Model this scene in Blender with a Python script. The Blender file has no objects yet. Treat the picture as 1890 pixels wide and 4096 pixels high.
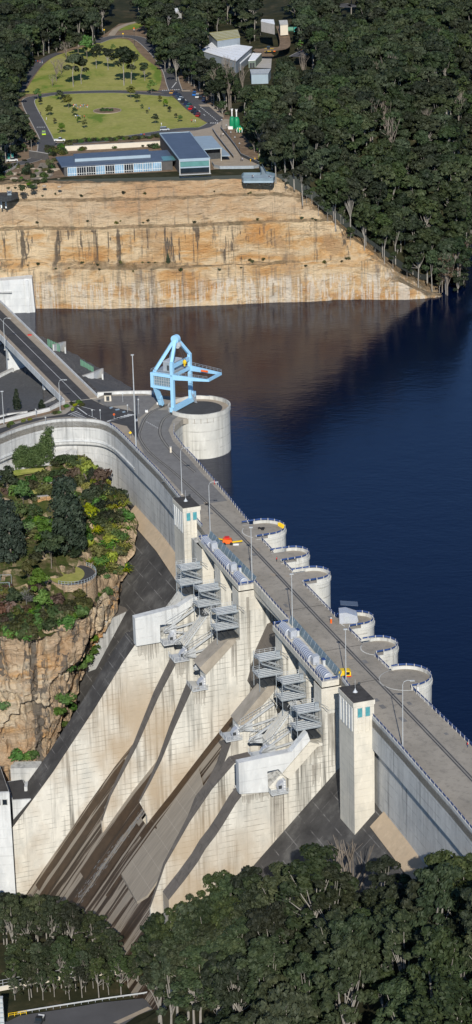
import bpy, bmesh, math, random
from mathutils import Vector, Matrix, noise
random.seed(7)
RAD = math.radians
SC = bpy.context.scene
COL = SC.collection
# ------------------------------------------------------------------ camera geometry used for surveying the site
IW, IH = 1890, 4096
FPX = 10000.0; PIT = RAD(20.6); ROL = RAD(1.5); CAMZ = 306.0
K = 1.5896
def ray(px, py):
    u = px-IW/2; v = py-IH/2
    c, s = math.cos(ROL), math.sin(ROL)
    x = u*c-v*s; y = u*s+v*c
    return (x, FPX*math.cos(PIT)-y*math.sin(PIT), -FPX*math.sin(PIT)-y*math.cos(PIT))
def P(px, py, z):                      # sight line through a point of the survey picture at height z
    r = ray(px, py); k = (z-CAMZ)/r[2]
    return Vector((r[0]*k, r[1]*k, z))
def PK(x, y, z): return P(x*K, y*K, z)
OX, OY = -11.7707, 747.5605            # dam frame: t along the crest, s downstream, z up
DX, DY = 0.328955, -0.944345
EX, EY = -0.944345, -0.328955
def T(t, s, z): return Vector((OX+t*DX+s*EX, OY+t*DY+s*EY, z))
def ST(v): x, y = v[0]-OX, v[1]-OY; return (x*DX+y*DY, x*EX+y*EY, v[2])
def onT(px, py, t):                    # survey point on a vertical plane t = const -> (s, z)
    r = ray(px, py); k = (t+OX*DX+OY*DY)/(r[0]*DX+r[1]*DY)
    q = ST((r[0]*k, r[1]*k, CAMZ+r[2]*k)); return (q[1], q[2])
def fr(x0, y0, sc): return lambda x, y: (x0+x*sc, y0+y*sc)
def onY(px, py, Y):
    r = ray(px, py); k = Y/r[1]; return Vector((r[0]*k, Y, CAMZ+r[2]*k))

# ------------------------------------------------------------------ node helpers
class NT:
    def __init__(s, name):
        s.m = bpy.data.materials.new(name); s.m.use_nodes = True
        s.t = s.m.node_tree; s.n = s.t.nodes; s.l = s.t.links
        s.b = s.n['Principled BSDF']; s.o = s.n['Material Output']
    def add(s, typ, **kw):
        n = s.n.new(typ)
        for k, v in kw.items():
            if k.startswith('i_'):
                n.inputs[k[2:].replace('_', ' ')].default_value = v
            else: setattr(n, k, v)
        return n
    def link(s, a, b): s.l.new(a, b)
    def coord(s, kind='world', scale=(1, 1, 1)):
        if kind == 'object': out = s.add('ShaderNodeTexCoord').outputs['Object']
        else: out = s.add('ShaderNodeNewGeometry').outputs['Position']
        if kind == 'dam':
            vr = s.add('ShaderNodeVectorRotate', rotation_type='Z_AXIS'); s.link(out, vr.inputs['Vector'])
            vr.inputs['Angle'].default_value = -math.atan2(DY, DX); out = vr.outputs[0]
        mp = s.add('ShaderNodeMapping'); s.link(out, mp.inputs['Vector']); mp.inputs['Scale'].default_value = scale
        return mp.outputs[0]
    def noise(s, co, sc, det=4, rough=.6, dist=0):
        n = s.add('ShaderNodeTexNoise'); s.link(co, n.inputs['Vector'])
        n.inputs['Scale'].default_value = sc; n.inputs['Detail'].default_value = det; n.inputs['Roughness'].default_value = rough
        n.inputs['Distortion'].default_value = dist
        return n.outputs['Fac']
    def ramp(s, fac, stops, interp='LINEAR'):
        r = s.add('ShaderNodeValToRGB'); s.link(fac, r.inputs[0]); e = r.color_ramp; e.interpolation = interp
        while len(e.elements) < len(stops): e.elements.new(.5)
        for el, (p, c) in zip(e.elements, stops):
            el.position = p; el.color = (c, c, c, 1) if isinstance(c, (int, float)) else (*c, 1)
        return r.outputs[0]
    def mix(s, fac, a, b, mode='MIX'):
        m = s.add('ShaderNodeMix', data_type='RGBA', blend_type=mode)
        if isinstance(fac, (int, float)): m.inputs[0].default_value = fac
        else: s.link(fac, m.inputs[0])
        for i, v in ((6, a), (7, b)):
            if isinstance(v, tuple): m.inputs[i].default_value = (*v, 1)
            else: s.link(v, m.inputs[i])
        return m.outputs[2]
    def math(s, op, a, b=0., clamp=False):
        m = s.add('ShaderNodeMath', operation=op, use_clamp=clamp)
        for i, v in enumerate((a, b)):
            if isinstance(v, (int, float)): m.inputs[i].default_value = v
            else: s.link(v, m.inputs[i])
        return m.outputs[0]
    def sep(s, co):
        x = s.add('ShaderNodeSeparateXYZ'); s.link(co, x.inputs[0]); return x.outputs
    def bump(s, h, dist=.1, st=1.):
        b = s.add('ShaderNodeBump'); s.link(h, b.inputs['Height']); b.inputs['Distance'].default_value = dist; b.inputs['Strength'].default_value = st
        s.link(b.outputs[0], s.b.inputs['Normal'])
    def fin(s, col, rough=.85, spec=.3, metal=0.):
        if isinstance(col, tuple): s.b.inputs['Base Color'].default_value = (*col, 1)
        else: s.link(col, s.b.inputs['Base Color'])
        s.b.inputs['Roughness'].default_value = rough; s.b.inputs['Specular IOR Level'].default_value = spec
        s.b.inputs['Metallic'].default_value = metal
        return s.m
M = {}
def simple(name, col, rough=.7, var=.15, scale=.6, metal=0., spec=.3):
    n = NT(name); co = n.coord('object')
    f = n.noise(co, scale, 5)
    a = tuple(c*(1-var) for c in col); b = tuple(min(1, c*(1+var)) for c in col)
    M[name] = n.fin(n.ramp(f, [(.3, a), (.7, b)]), rough, spec, metal); return M[name]
def concrete(name, light, dark, streak=.35, lift=1.5, tan=None, tanz=None, grime=.5, joint=9., patch=.5):
    """cast concrete with lift lines, run-down streaks and blotches, in dam coordinates"""
    n = NT(name); co = n.coord('dam')
    x, y, z = n.sep(co)
    big = n.noise(co, .07, 5, .6)
    mid = n.noise(n.coord('dam', (1, 1, .45)), .45, 5, .65)
    col = n.mix(n.ramp(big, [(.38, 0), (.62, 1)]), light, tuple(l*.86+d*.14 for l, d in zip(light, dark)))
    col = n.mix(n.math('MULTIPLY', n.ramp(mid, [(.5, 0), (.72, 1)]), patch), col, tuple(min(.85, l*1.22+.02) for l in light))
    st = n.noise(n.coord('dam', (1, 1, .035)), .8, 4, .6)
    st2 = n.noise(n.coord('dam', (1, 1, .2)), .12, 3, .5)
    sm = n.math('MULTIPLY', n.ramp(st, [(.47, 0), (.64, 1)]), n.ramp(st2, [(.42, 0), (.60, 1)]))
    gw = n.noise(n.coord('dam', (1, 1, .5)), .16, 5, .7); col = n.mix(n.ramp(gw, [(.48, 0), (.66, .5)]), col, tuple((l*.55+d*.45)*f for l, d, f in zip(light, dark, (.96, 1., 1.04))))
    col = n.mix(n.math('MULTIPLY', sm, streak), col, dark)
    # lift lines, a little wavy
    zz = n.math('ADD', z, n.math('MULTIPLY', mid, .25))
    fz = n.math('FRACT', n.math('DIVIDE', zz, lift))
    line = n.math('LESS_THAN', fz, .11)
    br = n.ramp(n.noise(n.coord('dam', (1, 1, .6)), .25, 4), [(.42, 0), (.6, 1)])
    col = n.mix(n.math('MULTIPLY', n.math('MULTIPLY', line, br), grime), col, dark)
    fx = n.math('ADD', n.math('LESS_THAN', n.math('FRACT', n.math('DIVIDE', x, joint)), .03), n.math('LESS_THAN', n.math('FRACT', n.math('DIVIDE', y, joint)), .03))
    col = n.mix(n.math('MULTIPLY', fx, grime*.3), col, dark)
    if tan:
        tn = n.noise(n.coord('dam', (1, 1, .8)), .045, 4, .5)
        lo = n.add('ShaderNodeMapRange'); n.link(z, lo.inputs[0]); lo.inputs[1].default_value = tanz[0]; lo.inputs[2].default_value = tanz[1]
        f = n.math('MULTIPLY', n.ramp(tn, [(.42, 0), (.6, .8)]), lo.outputs[0])
        col = n.mix(f, col, tan)
    h = n.noise(co, 1.2, 4); n.bump(h, .15, .5)
    M[name] = n.fin(col, .9, .2); return M[name]

# ------------------------------------------------------------------ mesh helpers
class MB:
    def __init__(s): s.v = []; s.f = []
    def quad(s, *p):
        i = len(s.v); s.v += [tuple(q) for q in p]; s.f.append(tuple(range(i, i+len(p)))); return s
    def hexa(s, b, t):                  # bottom ring, top ring (same order)
        i = len(s.v); n = len(b); s.v += [tuple(q) for q in b]+[tuple(q) for q in t]
        s.f.append(tuple(range(i+n-1, i-1, -1))); s.f.append(tuple(range(i+n, i+2*n)))
        for k in range(n): s.f.append((i+k, i+(k+1) % n, i+n+(k+1) % n, i+n+k))
        return s
    def box(s, c, d, rz=0.):            # centre of base, size
        x, y, z = c; a, b, h = d[0]/2, d[1]/2, d[2]; ca, sa = math.cos(rz), math.sin(rz)
        r = [(x+u*ca-w*sa, y+u*sa+w*ca) for u, w in ((-a, -b), (a, -b), (a, b), (-a, b))]
        return s.hexa([(p[0], p[1], z) for p in r], [(p[0], p[1], z+h) for p in r])
    def bar(s, a, b, w, h=None, up=(0, 0, 1)):   # rectangular bar between two points
        a = Vector(a); b = Vector(b); h = h or w; dd = (b-a).normalized(); up = Vector(up)
        if abs(dd.dot(up)) > .98: up = Vector((1, 0, 0)) if abs(dd.x) < .9 else Vector((0, 1, 0))
        sd = dd.cross(up).normalized()*w/2; u = sd.cross(dd).normalized()*h/2
        return s.hexa([a-sd-u, a+sd-u, a+sd+u, a-sd+u], [b-sd-u, b+sd-u, b+sd+u, b-sd+u])
    def tube(s, pts, r, n=6):
        pts = [Vector(p) for p in pts]
        if not isinstance(r, (list, tuple)): r = [r]*len(pts)
        i0 = len(s.v)
        for k, p in enumerate(pts):
            a = pts[max(0, k-1)]; b = pts[min(len(pts)-1, k+1)]; dd = (b-a).normalized()
            up = Vector((0, 0, 1)) if abs(dd.z) < .9 else Vector((1, 0, 0))
            sd = dd.cross(up).normalized(); u = sd.cross(dd)
            for j in range(n):
                an = 2*math.pi*j/n; s.v.append(tuple(p+(sd*math.cos(an)+u*math.sin(an))*r[k]))
        for k in range(len(pts)-1):
            for j in range(n):
                a = i0+k*n+j; b = i0+k*n+(j+1) % n; s.f.append((a, b, b+n, a+n))
        s.f.append(tuple(i0+j for j in range(n-1, -1, -1))); q = i0+(len(pts)-1)*n; s.f.append(tuple(q+j for j in range(n)))
        return s
    def lathe(s, prof, c=(0, 0, 0), n=24, a0=0, a1=2*math.pi):
        i0 = len(s.v); full = abs(a1-a0-2*math.pi) < 1e-6; m = n if full else n+1
        for r, z in prof:
            for j in range(m):
                an = a0+(a1-a0)*j/n; s.v.append((c[0]+r*math.cos(an), c[1]+r*math.sin(an), c[2]+z))
        for k in range(len(prof)-1):
            for j in range(n):
                a = i0+k*m+j; b = i0+k*m+(j+1) % m; s.f.append((a, b, b+m, a+m))
        return s
    def ball(s, c, r, n=8, m=6):
        rx, ry, rz = r if isinstance(r, (list, tuple)) else (r, r, r)
        i0 = len(s.v)
        for k in range(m+1):
            ph = math.pi*k/m
            for j in range(n):
                an = 2*math.pi*j/n; s.v.append((c[0]+rx*math.sin(ph)*math.cos(an), c[1]+ry*math.sin(ph)*math.sin(an), c[2]+rz*math.cos(ph)))
        for k in range(m):
            for j in range(n):
                a = i0+k*n+j; b = i0+k*n+(j+1) % n; s.f.append((a, a+n, b+n, b))
        return s
    def prism(s, poly, t0, t1, fn=None):         # (s,z) outline between two t planes in the dam frame
        fn = fn or T
        b = [fn(t0, p[0], p[1]) for p in poly]; t = [fn(t1, p[0], p[1]) for p in poly]
        return s.hexa(b, t)
    def slab(s, pts, z0, z1):
        return s.hexa([(p[0], p[1], z0) for p in pts], [(p[0], p[1], z1) for p in pts])
    def build(s, name, mat, parent=None, smooth=False, recalc=True, loc=None):
        me = bpy.data.meshes.new(name); v = s.v
        off = None
        a_ = parent; acc = Vector((0, 0, 0))
        while a_ is not None:
            if 'wloc' in a_.keys(): off = Vector(a_['wloc'])+acc; break
            acc = acc+a_.location; a_ = a_.parent
        if loc is not None: off = Vector(loc)
        if off is not None: v = [(p[0]-off.x, p[1]-off.y, p[2]-off.z) for p in v]
        me.from_pydata(v, [], s.f); me.update()
        if recalc:
            bm = bmesh.new(); bm.from_mesh(me); bmesh.ops.recalc_face_normals(bm, faces=bm.faces); bm.to_mesh(me); bm.free()
        if smooth:
            for p in me.polygons: p.use_smooth = True
        if mat is not None: me.materials.append(M[mat] if isinstance(mat, str) else mat)
        o = bpy.data.objects.new(name, me); COL.objects.link(o)
        if parent is not None: o.parent = parent
        if loc is not None: o.location = loc
        return o
def tag(o, label=None, cat=None, group=None, kind=None):
    if label: o['label'] = label
    if cat: o['category'] = cat
    if group: o['group'] = group
    if kind: o['kind'] = kind
    return o
def thing(name, label, cat, loc=(0, 0, 0), rz=0., group=None, world=True):
    """Empty at the base; with world=True children are written in world coordinates"""
    o = bpy.data.objects.new(name, None); COL.objects.link(o); o.location = loc; o.rotation_euler.z = rz
    if world: o['wloc'] = tuple(loc)
    return tag(o, label, cat, group)
KIDS = {}
def dup(o, loc, rz=None, sc=None, label=None, group=None, kids=None):
    c = o.copy(); COL.objects.link(c); c.location = loc
    if rz is not None: c.rotation_euler.z = rz
    if sc is not None: c.scale = (sc, sc, sc) if isinstance(sc, (int, float)) else sc
    if label: c['label'] = label
    if group: c['group'] = group
    def rec(src, dst):
        for ch in src.children:
            q = ch.copy(); COL.objects.link(q); q.parent = dst; rec(ch, q)
    rec(o, c)
    return c
def struct(name, mb, mat, **kw): return tag(mb.build(name, mat, **kw), kind='structure')
def patch(rows, n=(4, 4), amp=.5, sc=.15, seed=0, vert=None, noise_dir=None, block=0.):
    """surface through rows of control points, subdivided and roughened"""
    R, C = len(rows), len(rows[0]); mb = MB(); g = []
    for i in range((R-1)*n[0]+1):
        a = i/n[0]; i0 = min(int(a), R-2); fa = a-i0; line = []
        for j in range((C-1)*n[1]+1):
            b = j/n[1]; j0 = min(int(b), C-2); fb = b-j0
            p = (Vector(rows[i0][j0])*(1-fb)+Vector(rows[i0][j0+1])*fb)*(1-fa)+(Vector(rows[i0+1][j0])*(1-fb)+Vector(rows[i0+1][j0+1])*fb)*fa
            q = p*sc+Vector((seed, 0, 0))
            w = Vector((noise.noise(q), noise.noise(q+Vector((31, 7, 3))), noise.noise(q+Vector((3, 41, 13)))))
            q2 = q*3.1
            w += .4*Vector((noise.noise(q2), noise.noise(q2+Vector((31, 7, 3))), noise.noise(q2+Vector((3, 41, 13)))))
            if block:
                for f_, g_ in ((.22, 1.), (.55, .5)): cq = Vector((p.x*f_, p.y*f_*.6, p.z*f_*.55+noise.noise(p*.1)*1.2)); w += Vector((.25, -1, .0))*(noise.cell(cq)-.5)*block*g_/max(amp, .01)
            if noise_dir: w = Vector(noise_dir)*w.x
            line.append(p+w*amp)
        g.append(line)
    cc = len(g[0])
    for l in g: mb.v += [tuple(p) for p in l]
    for i in range(len(g)-1):
        for j in range(cc-1): mb.f.append((i*cc+j, i*cc+j+1, (i+1)*cc+j+1, (i+1)*cc+j))
    return mb
# ------------------------------------------------------------------ camera, light, sky
cam = bpy.data.cameras.new('camera'); camo = bpy.data.objects.new('camera', cam); COL.objects.link(camo); SC.camera = camo
c_, s_ = math.cos(ROL), math.sin(ROL); cp, sp = math.cos(PIT), math.sin(PIT)
rt = Vector((c_, -s_*sp, -s_*cp)); up = Vector((s_, c_*sp, c_*cp)); bk = Vector((0, -cp, sp))
camo.matrix_world = Matrix(((rt.x, up.x, bk.x, 0), (rt.y, up.y, bk.y, 0), (rt.z, up.z, bk.z, CAMZ), (0, 0, 0, 1)))
cam.sensor_fit = 'VERTICAL'; cam.sensor_height = 36; cam.lens = 36*FPX/IH; cam.clip_start = 5; cam.clip_end = 20000
w = bpy.data.worlds.new('World'); SC.world = w; w.use_nodes = True
nt = w.node_tree; sky = nt.nodes.new('ShaderNodeTexSky'); sky.sky_type = 'NISHITA'; sky.sun_disc = False
sky.sun_elevation = RAD(29.7); sky.sun_rotation = RAD(180); sky.air_density = .8; sky.dust_density = .0; sky.ozone_density = 6
nt.links.new(sky.outputs[0], nt.nodes['Background'].inputs[0]); nt.nodes['Background'].inputs[1].default_value = .11
sl = bpy.data.lights.new('sun', 'SUN'); sl.energy = 4.8; sl.angle = RAD(.5); sl.color = (1, .95, .86)
so = bpy.data.objects.new('sun', sl); COL.objects.link(so)
sd = Vector((.025, -1, math.tan(RAD(29.7)))).normalized(); so.rotation_euler = sd.to_track_quat('Z', 'Y').to_euler(); so.location = (0, 300, 600)
SC.view_settings.view_transform = 'Standard'; SC.view_settings.look = 'None'; SC.view_settings.exposure = 0.; SC.view_settings.gamma = 1
SC.render.engine = 'CYCLES'; SC.cycles.max_bounces = 4; SC.cycles.diffuse_bounces = 2; SC.cycles.glossy_bounces = 3; SC.cycles.transparent_max_bounces = 4
SC.cycles.use_denoising = True
# ------------------------------------------------------------------ materials
concrete('concrete_pale', (.66, .635, .565), (.13, .125, .11), .9, 1.75, tan=(.40, .31, .21), tanz=(-16, -38), grime=.62)
concrete('concrete_tower', (.66, .62, .53), (.22, .20, .17), .3, 2.2, grime=.22)
concrete('concrete_grey', (.56, .56, .54), (.10, .10, .10), .5, 3.2, grime=.3)
concrete('concrete_white', (.64, .65, .64), (.26, .26, .26), .5, 3.2, grime=.25, joint=20.)
concrete('concrete_drum', (.60, .59, .54), (.19, .18, .16), .5, 3.5, grime=.5, joint=30.)
concrete('concrete_strip', (.16, .14, .12), (.06, .055, .05), .4, 3., grime=.3)
concrete('concrete_tan', (.50, .39, .27), (.3, .24, .17), .3, 5., grime=.15)
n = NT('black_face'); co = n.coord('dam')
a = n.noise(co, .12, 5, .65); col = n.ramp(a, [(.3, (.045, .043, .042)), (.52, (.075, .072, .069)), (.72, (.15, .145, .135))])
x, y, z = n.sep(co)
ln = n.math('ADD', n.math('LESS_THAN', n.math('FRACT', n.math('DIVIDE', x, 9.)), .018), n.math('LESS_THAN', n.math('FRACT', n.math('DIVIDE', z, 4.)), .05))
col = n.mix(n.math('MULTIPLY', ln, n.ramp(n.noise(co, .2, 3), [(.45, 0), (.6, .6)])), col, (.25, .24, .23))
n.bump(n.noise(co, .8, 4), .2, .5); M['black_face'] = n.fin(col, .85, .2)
# deck
n = NT('deck'); co = n.coord('dam')
a = n.noise(co, .05, 5, .6); b = n.noise(co, .5, 5, .7)
col = n.ramp(a, [(.35, (.28, .252, .208)), (.6, (.38, .34, .28))])
col = n.mix(n.ramp(b, [(.5, 0), (.75, .6)]), col, (.12, .11, .098))
M['deck'] = n.fin(col, .9, .2); n.bump(b, .03, .4)
n = NT('deck_grey'); co = n.coord('dam'); b = n.noise(co, .4, 5, .7)
M['deck_grey'] = n.fin(n.ramp(b, [(.3, (.16, .155, .148)), (.7, (.23, .222, .21))]), .9, .2)
simple('asphalt', (.062, .061, .062), .9, .22, .25)
simple('asphalt_park', (.088, .087, .090), .9, .15, .1)
simple('white_line', (.6, .6, .58), .7, .15, 1.)
simple('track', (.05, .047, .045), .6, .2, 1.)
# water
n = NT('water'); co = n.coord('world', (1, 1, 1))
a = n.noise(n.coord('world', (.5, 1, 1)), .55, 3, .6); b = n.noise(n.coord('world', (.7, 1, 1)), .09, 3, .6)
h = n.math('ADD', n.math('MULTIPLY', a, .5), n.math('MULTIPLY', b, .9)); n.bump(h, .11, 1.)
lw = n.add('ShaderNodeLayerWeight'); lw.inputs[0].default_value = .5
M['water'] = n.fin((.0006, .0045, .022), .12, .32); n.b.inputs['IOR'].default_value = 1.35
n.b.inputs['Specular Tint'].default_value = (.50, .60, .95, 1)
# chute floor: wet brown algae strips along the flow
n = NT('chute_floor'); co = n.coord('dam')
x, y, z = n.sep(co)
s1 = n.noise(n.coord('dam', (1, .035, .035)), .42, 3, .6); s2 = n.noise(n.coord('dam', (1, .05, .05)), 1.6, 3, .6)
col = n.ramp(n.math('ADD', n.math('MULTIPLY', s1, .75), n.math('MULTIPLY', s2, .25)), [(.43, (.034, .022, .013)), (.49, (.066, .043, .027)), (.525, (.28, .24, .19)), (.60, (.24, .21, .17))])
M['chute_floor'] = n.fin(col, .55, .4)
n = NT('chute_slab'); co = n.coord('dam')
col = n.ramp(n.noise(n.coord('dam', (1, .1, .1)), .9, 4), [(.3, (.24, .21, .17)), (.7, (.32, .28, .225))])
x, y, z = n.sep(co); ln = n.math('ADD', n.math('LESS_THAN', n.math('FRACT', n.math('DIVIDE', x, 3.2)), .03), n.math('LESS_THAN', n.math('FRACT', n.math('DIVIDE', z, 4.5)), .03))
M['chute_slab'] = n.fin(n.mix(n.math('MULTIPLY', ln, .5), col, (.4, .36, .3)), .85, .2)
simple('algae', (.055, .033, .018), .5, .3, .4); simple('concrete_ramp', (.34, .30, .245), .9, .2, .3); simple('stain_shade', (.24, .22, .19), .9, .3, .4)
simple('foam', (.25, .27, .28), .6, .1, 1)
# rock
def rock(name, pale, tan, grey, tiers=False, gb=.54):
    n = NT(name); co = n.coord('world'); x, y, z = n.sep(co)
    big = n.noise(n.coord('world', (.5, .5, 1.5)), .06, 6, .66, .6)
    col = n.ramp(big, [(.36, tuple(c*k for c, k in zip(tan, (.9, .75, .6)))), (.44, tan), (.52, pale), (.60, tuple(min(.85, c*1.12) for c in pale)), (.66, tan)])
    # thin broken bedding
    wob = n.math('ADD', z, n.math('MULTIPLY', n.noise(n.coord('world', (1, 1, .3)), .035, 4), 7.))
    cb_ = n.add('ShaderNodeCombineXYZ'); n.link(n.math('MULTIPLY', x, .12), cb_.inputs[0]); n.link(n.math('MULTIPLY', y, .12), cb_.inputs[1]); n.link(wob, cb_.inputs[2])
    bed = n.noise(cb_.outputs[0], .75, 6, .75)
    col = n.mix(n.ramp(bed, [(.56, 0), (.64, .42)]), col, tuple(g*1.3+t*.25 for g, t in zip(grey, tan)))
    col = n.mix(n.ramp(bed, [(.30, .6), (.38, 0)]), col, tuple(min(.8, c*1.2) for c in pale))
    # stained sheets of lichen and wash
    blot = n.noise(n.coord('world', (1, 1, .9)), .06, 5, .62)
    col = n.mix(n.ramp(blot, [(gb, 0), (gb+.06, .66)]), col, tuple((p*.55+g*.75) for p, g in zip(tan, grey)))
    def streak(sc, lo, hi, zc, zw, stg, colr, seed):
        st = n.noise(n.coord('world', (1, 1, .025)), sc, 4, .75, 0)
        reg = n.noise(n.coord('world', (1, 1, .12)), .11+seed*.01, 3, .6)
        m_ = n.math('MULTIPLY', n.ramp(st, [(lo, 0), (hi, 1)]), n.ramp(reg, [(.36, .0), (.46, 1)]))
        if zc is not None:
            d_ = n.math('ABSOLUTE', n.math('SUBTRACT', z, zc)); mr = n.add('ShaderNodeMapRange'); n.link(d_, mr.inputs[0]); mr.inputs[1].default_value = zw*.8; mr.inputs[2].default_value = zw*1.15; mr.inputs[3].default_value = 1; mr.inputs[4].default_value = 0
            m_ = n.math('MULTIPLY', m_, mr.outputs[0])
        return n.mix(n.math('MULTIPLY', m_, stg), col, colr)
    col = streak(.20, .535, .575, 27 if tiers else None, 9, .88, tuple(g*.7 for g in grey), 1)
    col = streak(.5, .55, .64, None, 9, .55, grey, 3)
    if tiers:
        col = streak(.14, .50, .58, 8, 9, .62, tuple(g*1.5 for g in grey), 2)
        col = streak(.6, .47, .55, 5, 7, .8, (.78, .70, .58), 4)
        mr = n.add('ShaderNodeMapRange'); n.link(z, mr.inputs[0]); mr.inputs[1].default_value = 35; mr.inputs[2].default_value = 40
        col = n.mix(n.math('MULTIPLY', mr.outputs[0], .5), col, (.54, .41, .29))
        g = n.add('ShaderNodeNewGeometry'); nx = n.sep(g.outputs['Normal'])[2]; fl = n.ramp(nx, [(.42, 0), (.6, .8)])
        col = n.mix(fl, col, n.ramp(n.noise(co, .35, 5, .7), [(.4, (.12, .10, .06)), (.55, (.28, .20, .12)), (.7, (.45, .33, .20))]))
    fine = n.noise(n.coord('world', (1, 1, 2.0)), .7, 7, .8)
    cr = n.ramp(fine, [(.32, (.45, .42, .40)), (.41, (.94, .92, .9)), (.6, (1, 1, 1)), (.75, (1.22, 1.2, 1.15))]); col = n.mix(1., col, cr, 'MULTIPLY')
    h = n.math('ADD', n.math('MULTIPLY', fine, .8), n.math('MULTIPLY', bed, .8)); n.bump(h, 1.6, 1.)
    M[name] = n.fin(col, .92, .15)
rock('sandstone', (.74, .57, .36), (.66, .41, .19), (.15, .13, .11), True)
rock('valley_rock', (.70, .58, .42), (.68, .42, .20), (.21, .195, .175), gb=.46)
simple('rubble', (.22, .19, .15), .95, .45, .9)
simple('riprap', (.115, .112, .11), .95, .5, 1.6)
simple('gravel', (.10, .10, .10), .95, .2, .9)
simple('dirt', (.20, .14, .09), .95, .35, .3)
n = NT('litter'); co = n.coord('world'); a = n.noise(co, .12, 6, .7)
M['litter'] = n.fin(n.ramp(a, [(.35, (.022, .026, .013)), (.55, (.045, .044, .022)), (.72, (.10, .075, .045))]), .95, .1)
n = NT('lawn'); co = n.coord('world', (1, .6, 1)); a = n.noise(co, .045, 5, .65, .4); b = n.noise(n.coord('world'), .5, 5, .7)
col = n.ramp(a, [(.36, (.15, .23, .035)), (.43, (.30, .31, .075)), (.62, (.40, .37, .12)), (.75, (.25, .29, .06))])
col = n.mix(n.ramp(b, [(.35, .35), (.65, 0)]), col, (.10, .12, .035)); M['lawn'] = n.fin(col, .95, .1)
n = NT('garden_ground'); co = n.coord('world'); a = n.noise(co, .18, 6, .7)
col = n.ramp(a, [(.35, (.03, .05, .012)), (.5, (.06, .075, .02)), (.6, (.12, .10, .05)), (.75, (.26, .20, .14))])
g = n.add('ShaderNodeNewGeometry'); nz = n.sep(g.outputs['Normal'])[2]; rk = n.ramp(n.noise(n.coord('world', (1, 1, .5)), .5, 6, .75), [(.3, (.10, .09, .08)), (.5, (.34, .25, .16)), (.7, (.55, .43, .30))])
col = n.mix(n.ramp(n.math('ADD', nz, n.math('MULTIPLY', n.math('SUBTRACT', a, .5), .5)), [(.80, 1), (.90, 0)]), col, rk); n.bump(n.noise(co, .8, 5, .7), .5, .8)
M['garden_ground'] = n.fin(col, .95, .1)
simple('track_bed', (.24, .225, .20), .9, .12, .3); simple('path', (.36, .30, .23), .9, .12, .3); simple('kerb', (.42, .40, .37), .9, .12, .5)
simple('steel', (.36, .40, .43), .5, .12, 1, .3, .5); simple('steel_pale', (.55, .57, .58), .5, .1, 1, .2, .5)
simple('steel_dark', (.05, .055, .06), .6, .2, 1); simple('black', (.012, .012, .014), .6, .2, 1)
simple('crane_blue', (.33, .60, .82), .45, .05, .4); simple('rail_blue', (.035, .07, .20), .5, .2, 1)
simple('post_cream', (.44, .43, .40), .8, .1, 1); simple('post_grey', (.42, .44, .45), .6, .1, 1)
simple('silver', (.50, .52, .56), .42, .08, .8, .25, .5); simple('rib_blue', (.16, .20, .30), .5, .1, 1)
simple('white', (.72, .72, .70), .6, .06, 1); simple('yellow', (.75, .50, .02), .5, .06, 1); simple('orange', (.80, .14, .02), .5, .06, 1)
simple('red', (.60, .03, .02), .6, .06, 1); simple('roof_dark', (.060, .056, .052), .9, .3, .5)
simple('win_teal', (.08, .30, .33), .25, .2, .8, 0, .6); simple('glass_dark', (.015, .022, .03), .15, .3, .5, 0, .6)
simple('frame_grey', (.45, .45, .43), .7, .1, 1); simple('screen', (.16, .22, .26), .5, .15, .5)
simple('roof_blue', (.085, .11, .155), .5, .12, .2, 0, .4); simple('roof_pale', (.30, .38, .44), .5, .06, .3)
simple('wall_dark', (.085, .082, .080), .9, .15, .5); simple('glass_blue', (.20, .33, .45), .25, .35, .35, 0, .6)
simple('glass_green', (.10, .24, .23), .3, .2, .3, 0, .6); simple('cream_wall', (.62, .56, .46), .9, .07, .3)
simple('roof_yellow', (.34, .31, .14), .8, .1, .2); simple('roof_white', (.82, .84, .86), .6, .05, .2)
simple('shed_grey', (.25, .29, .33), .7, .08, .3); simple('shed_green', (.16, .20, .17), .8, .1, .4)
simple('inflatable', (.01, .22, .10), .45, .12, .3); simple('teal', (.05, .36, .30), .6, .1, .5); simple('green_louvre', (.12, .26, .18), .7, .1, 1)
simple('bark', (.28, .26, .23), .9, .25, .5); simple('bark_grey', (.20, .17, .14), .9, .3, .5); simple('bark_dark', (.09, .07, .05), .9, .3, .5)
simple('skin', (.5, .3, .2), .7, .05, 1); simple('tyre', (.02, .02, .02), .8, .1, 1)
from mathutils.bvhtree import BVHTree
# ------------------------------------------------------------------ terrain
PARK = 55.
def interp(tab, x):
    if x <= tab[0][0]: return tab[0][1]
    for (a, b), (c, d) in zip(tab, tab[1:]):
        if x <= c: return b+(d-b)*(x-a)/(c-a)
    return tab[-1][1]
def hE(x, y):                            # plateau east of the lake and the wooded hill
    he = interp([(0, 54.8), (18, 54), (30, 49), (44, 36), (58, 22), (85, .5), (105, -2), (116, -52), (150, -99), (400, -300)], x)
    plateau = PARK-.15+(max(0, x-25)*.12 if x > 25 else 0)
    if y > 1560: plateau += (y-1560)*.03
    return max(-6, min(plateau, he+(y-1082)*.52))
def hV(x, y):                            # valley downstream of the dam
    t, s, _ = ST((x, y, 0))
    z = interp([(-400, -100), (60, -100), (90, -91), (112, -80), (119, -62), (150, -44), (200, -22), (260, 2), (330, 30), (500, 110)], t)
    if t < 125: z = max(z, -87) if t > 84 else z
    if s > 30 and t > 100:
        f = min(1, (s-30)/40.); z = z*(1-f)+f*min(z, -84.5+max(0, t-119)*.1)
    if s > 57 and 25 < t < 140: z = max(z, interp([(25, -101), (50, -86)], t))
    return z+(0 if (s > 30 and t < 145) else 2.*noise.noise(Vector((x*.03, y*.03, 0))))
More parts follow.
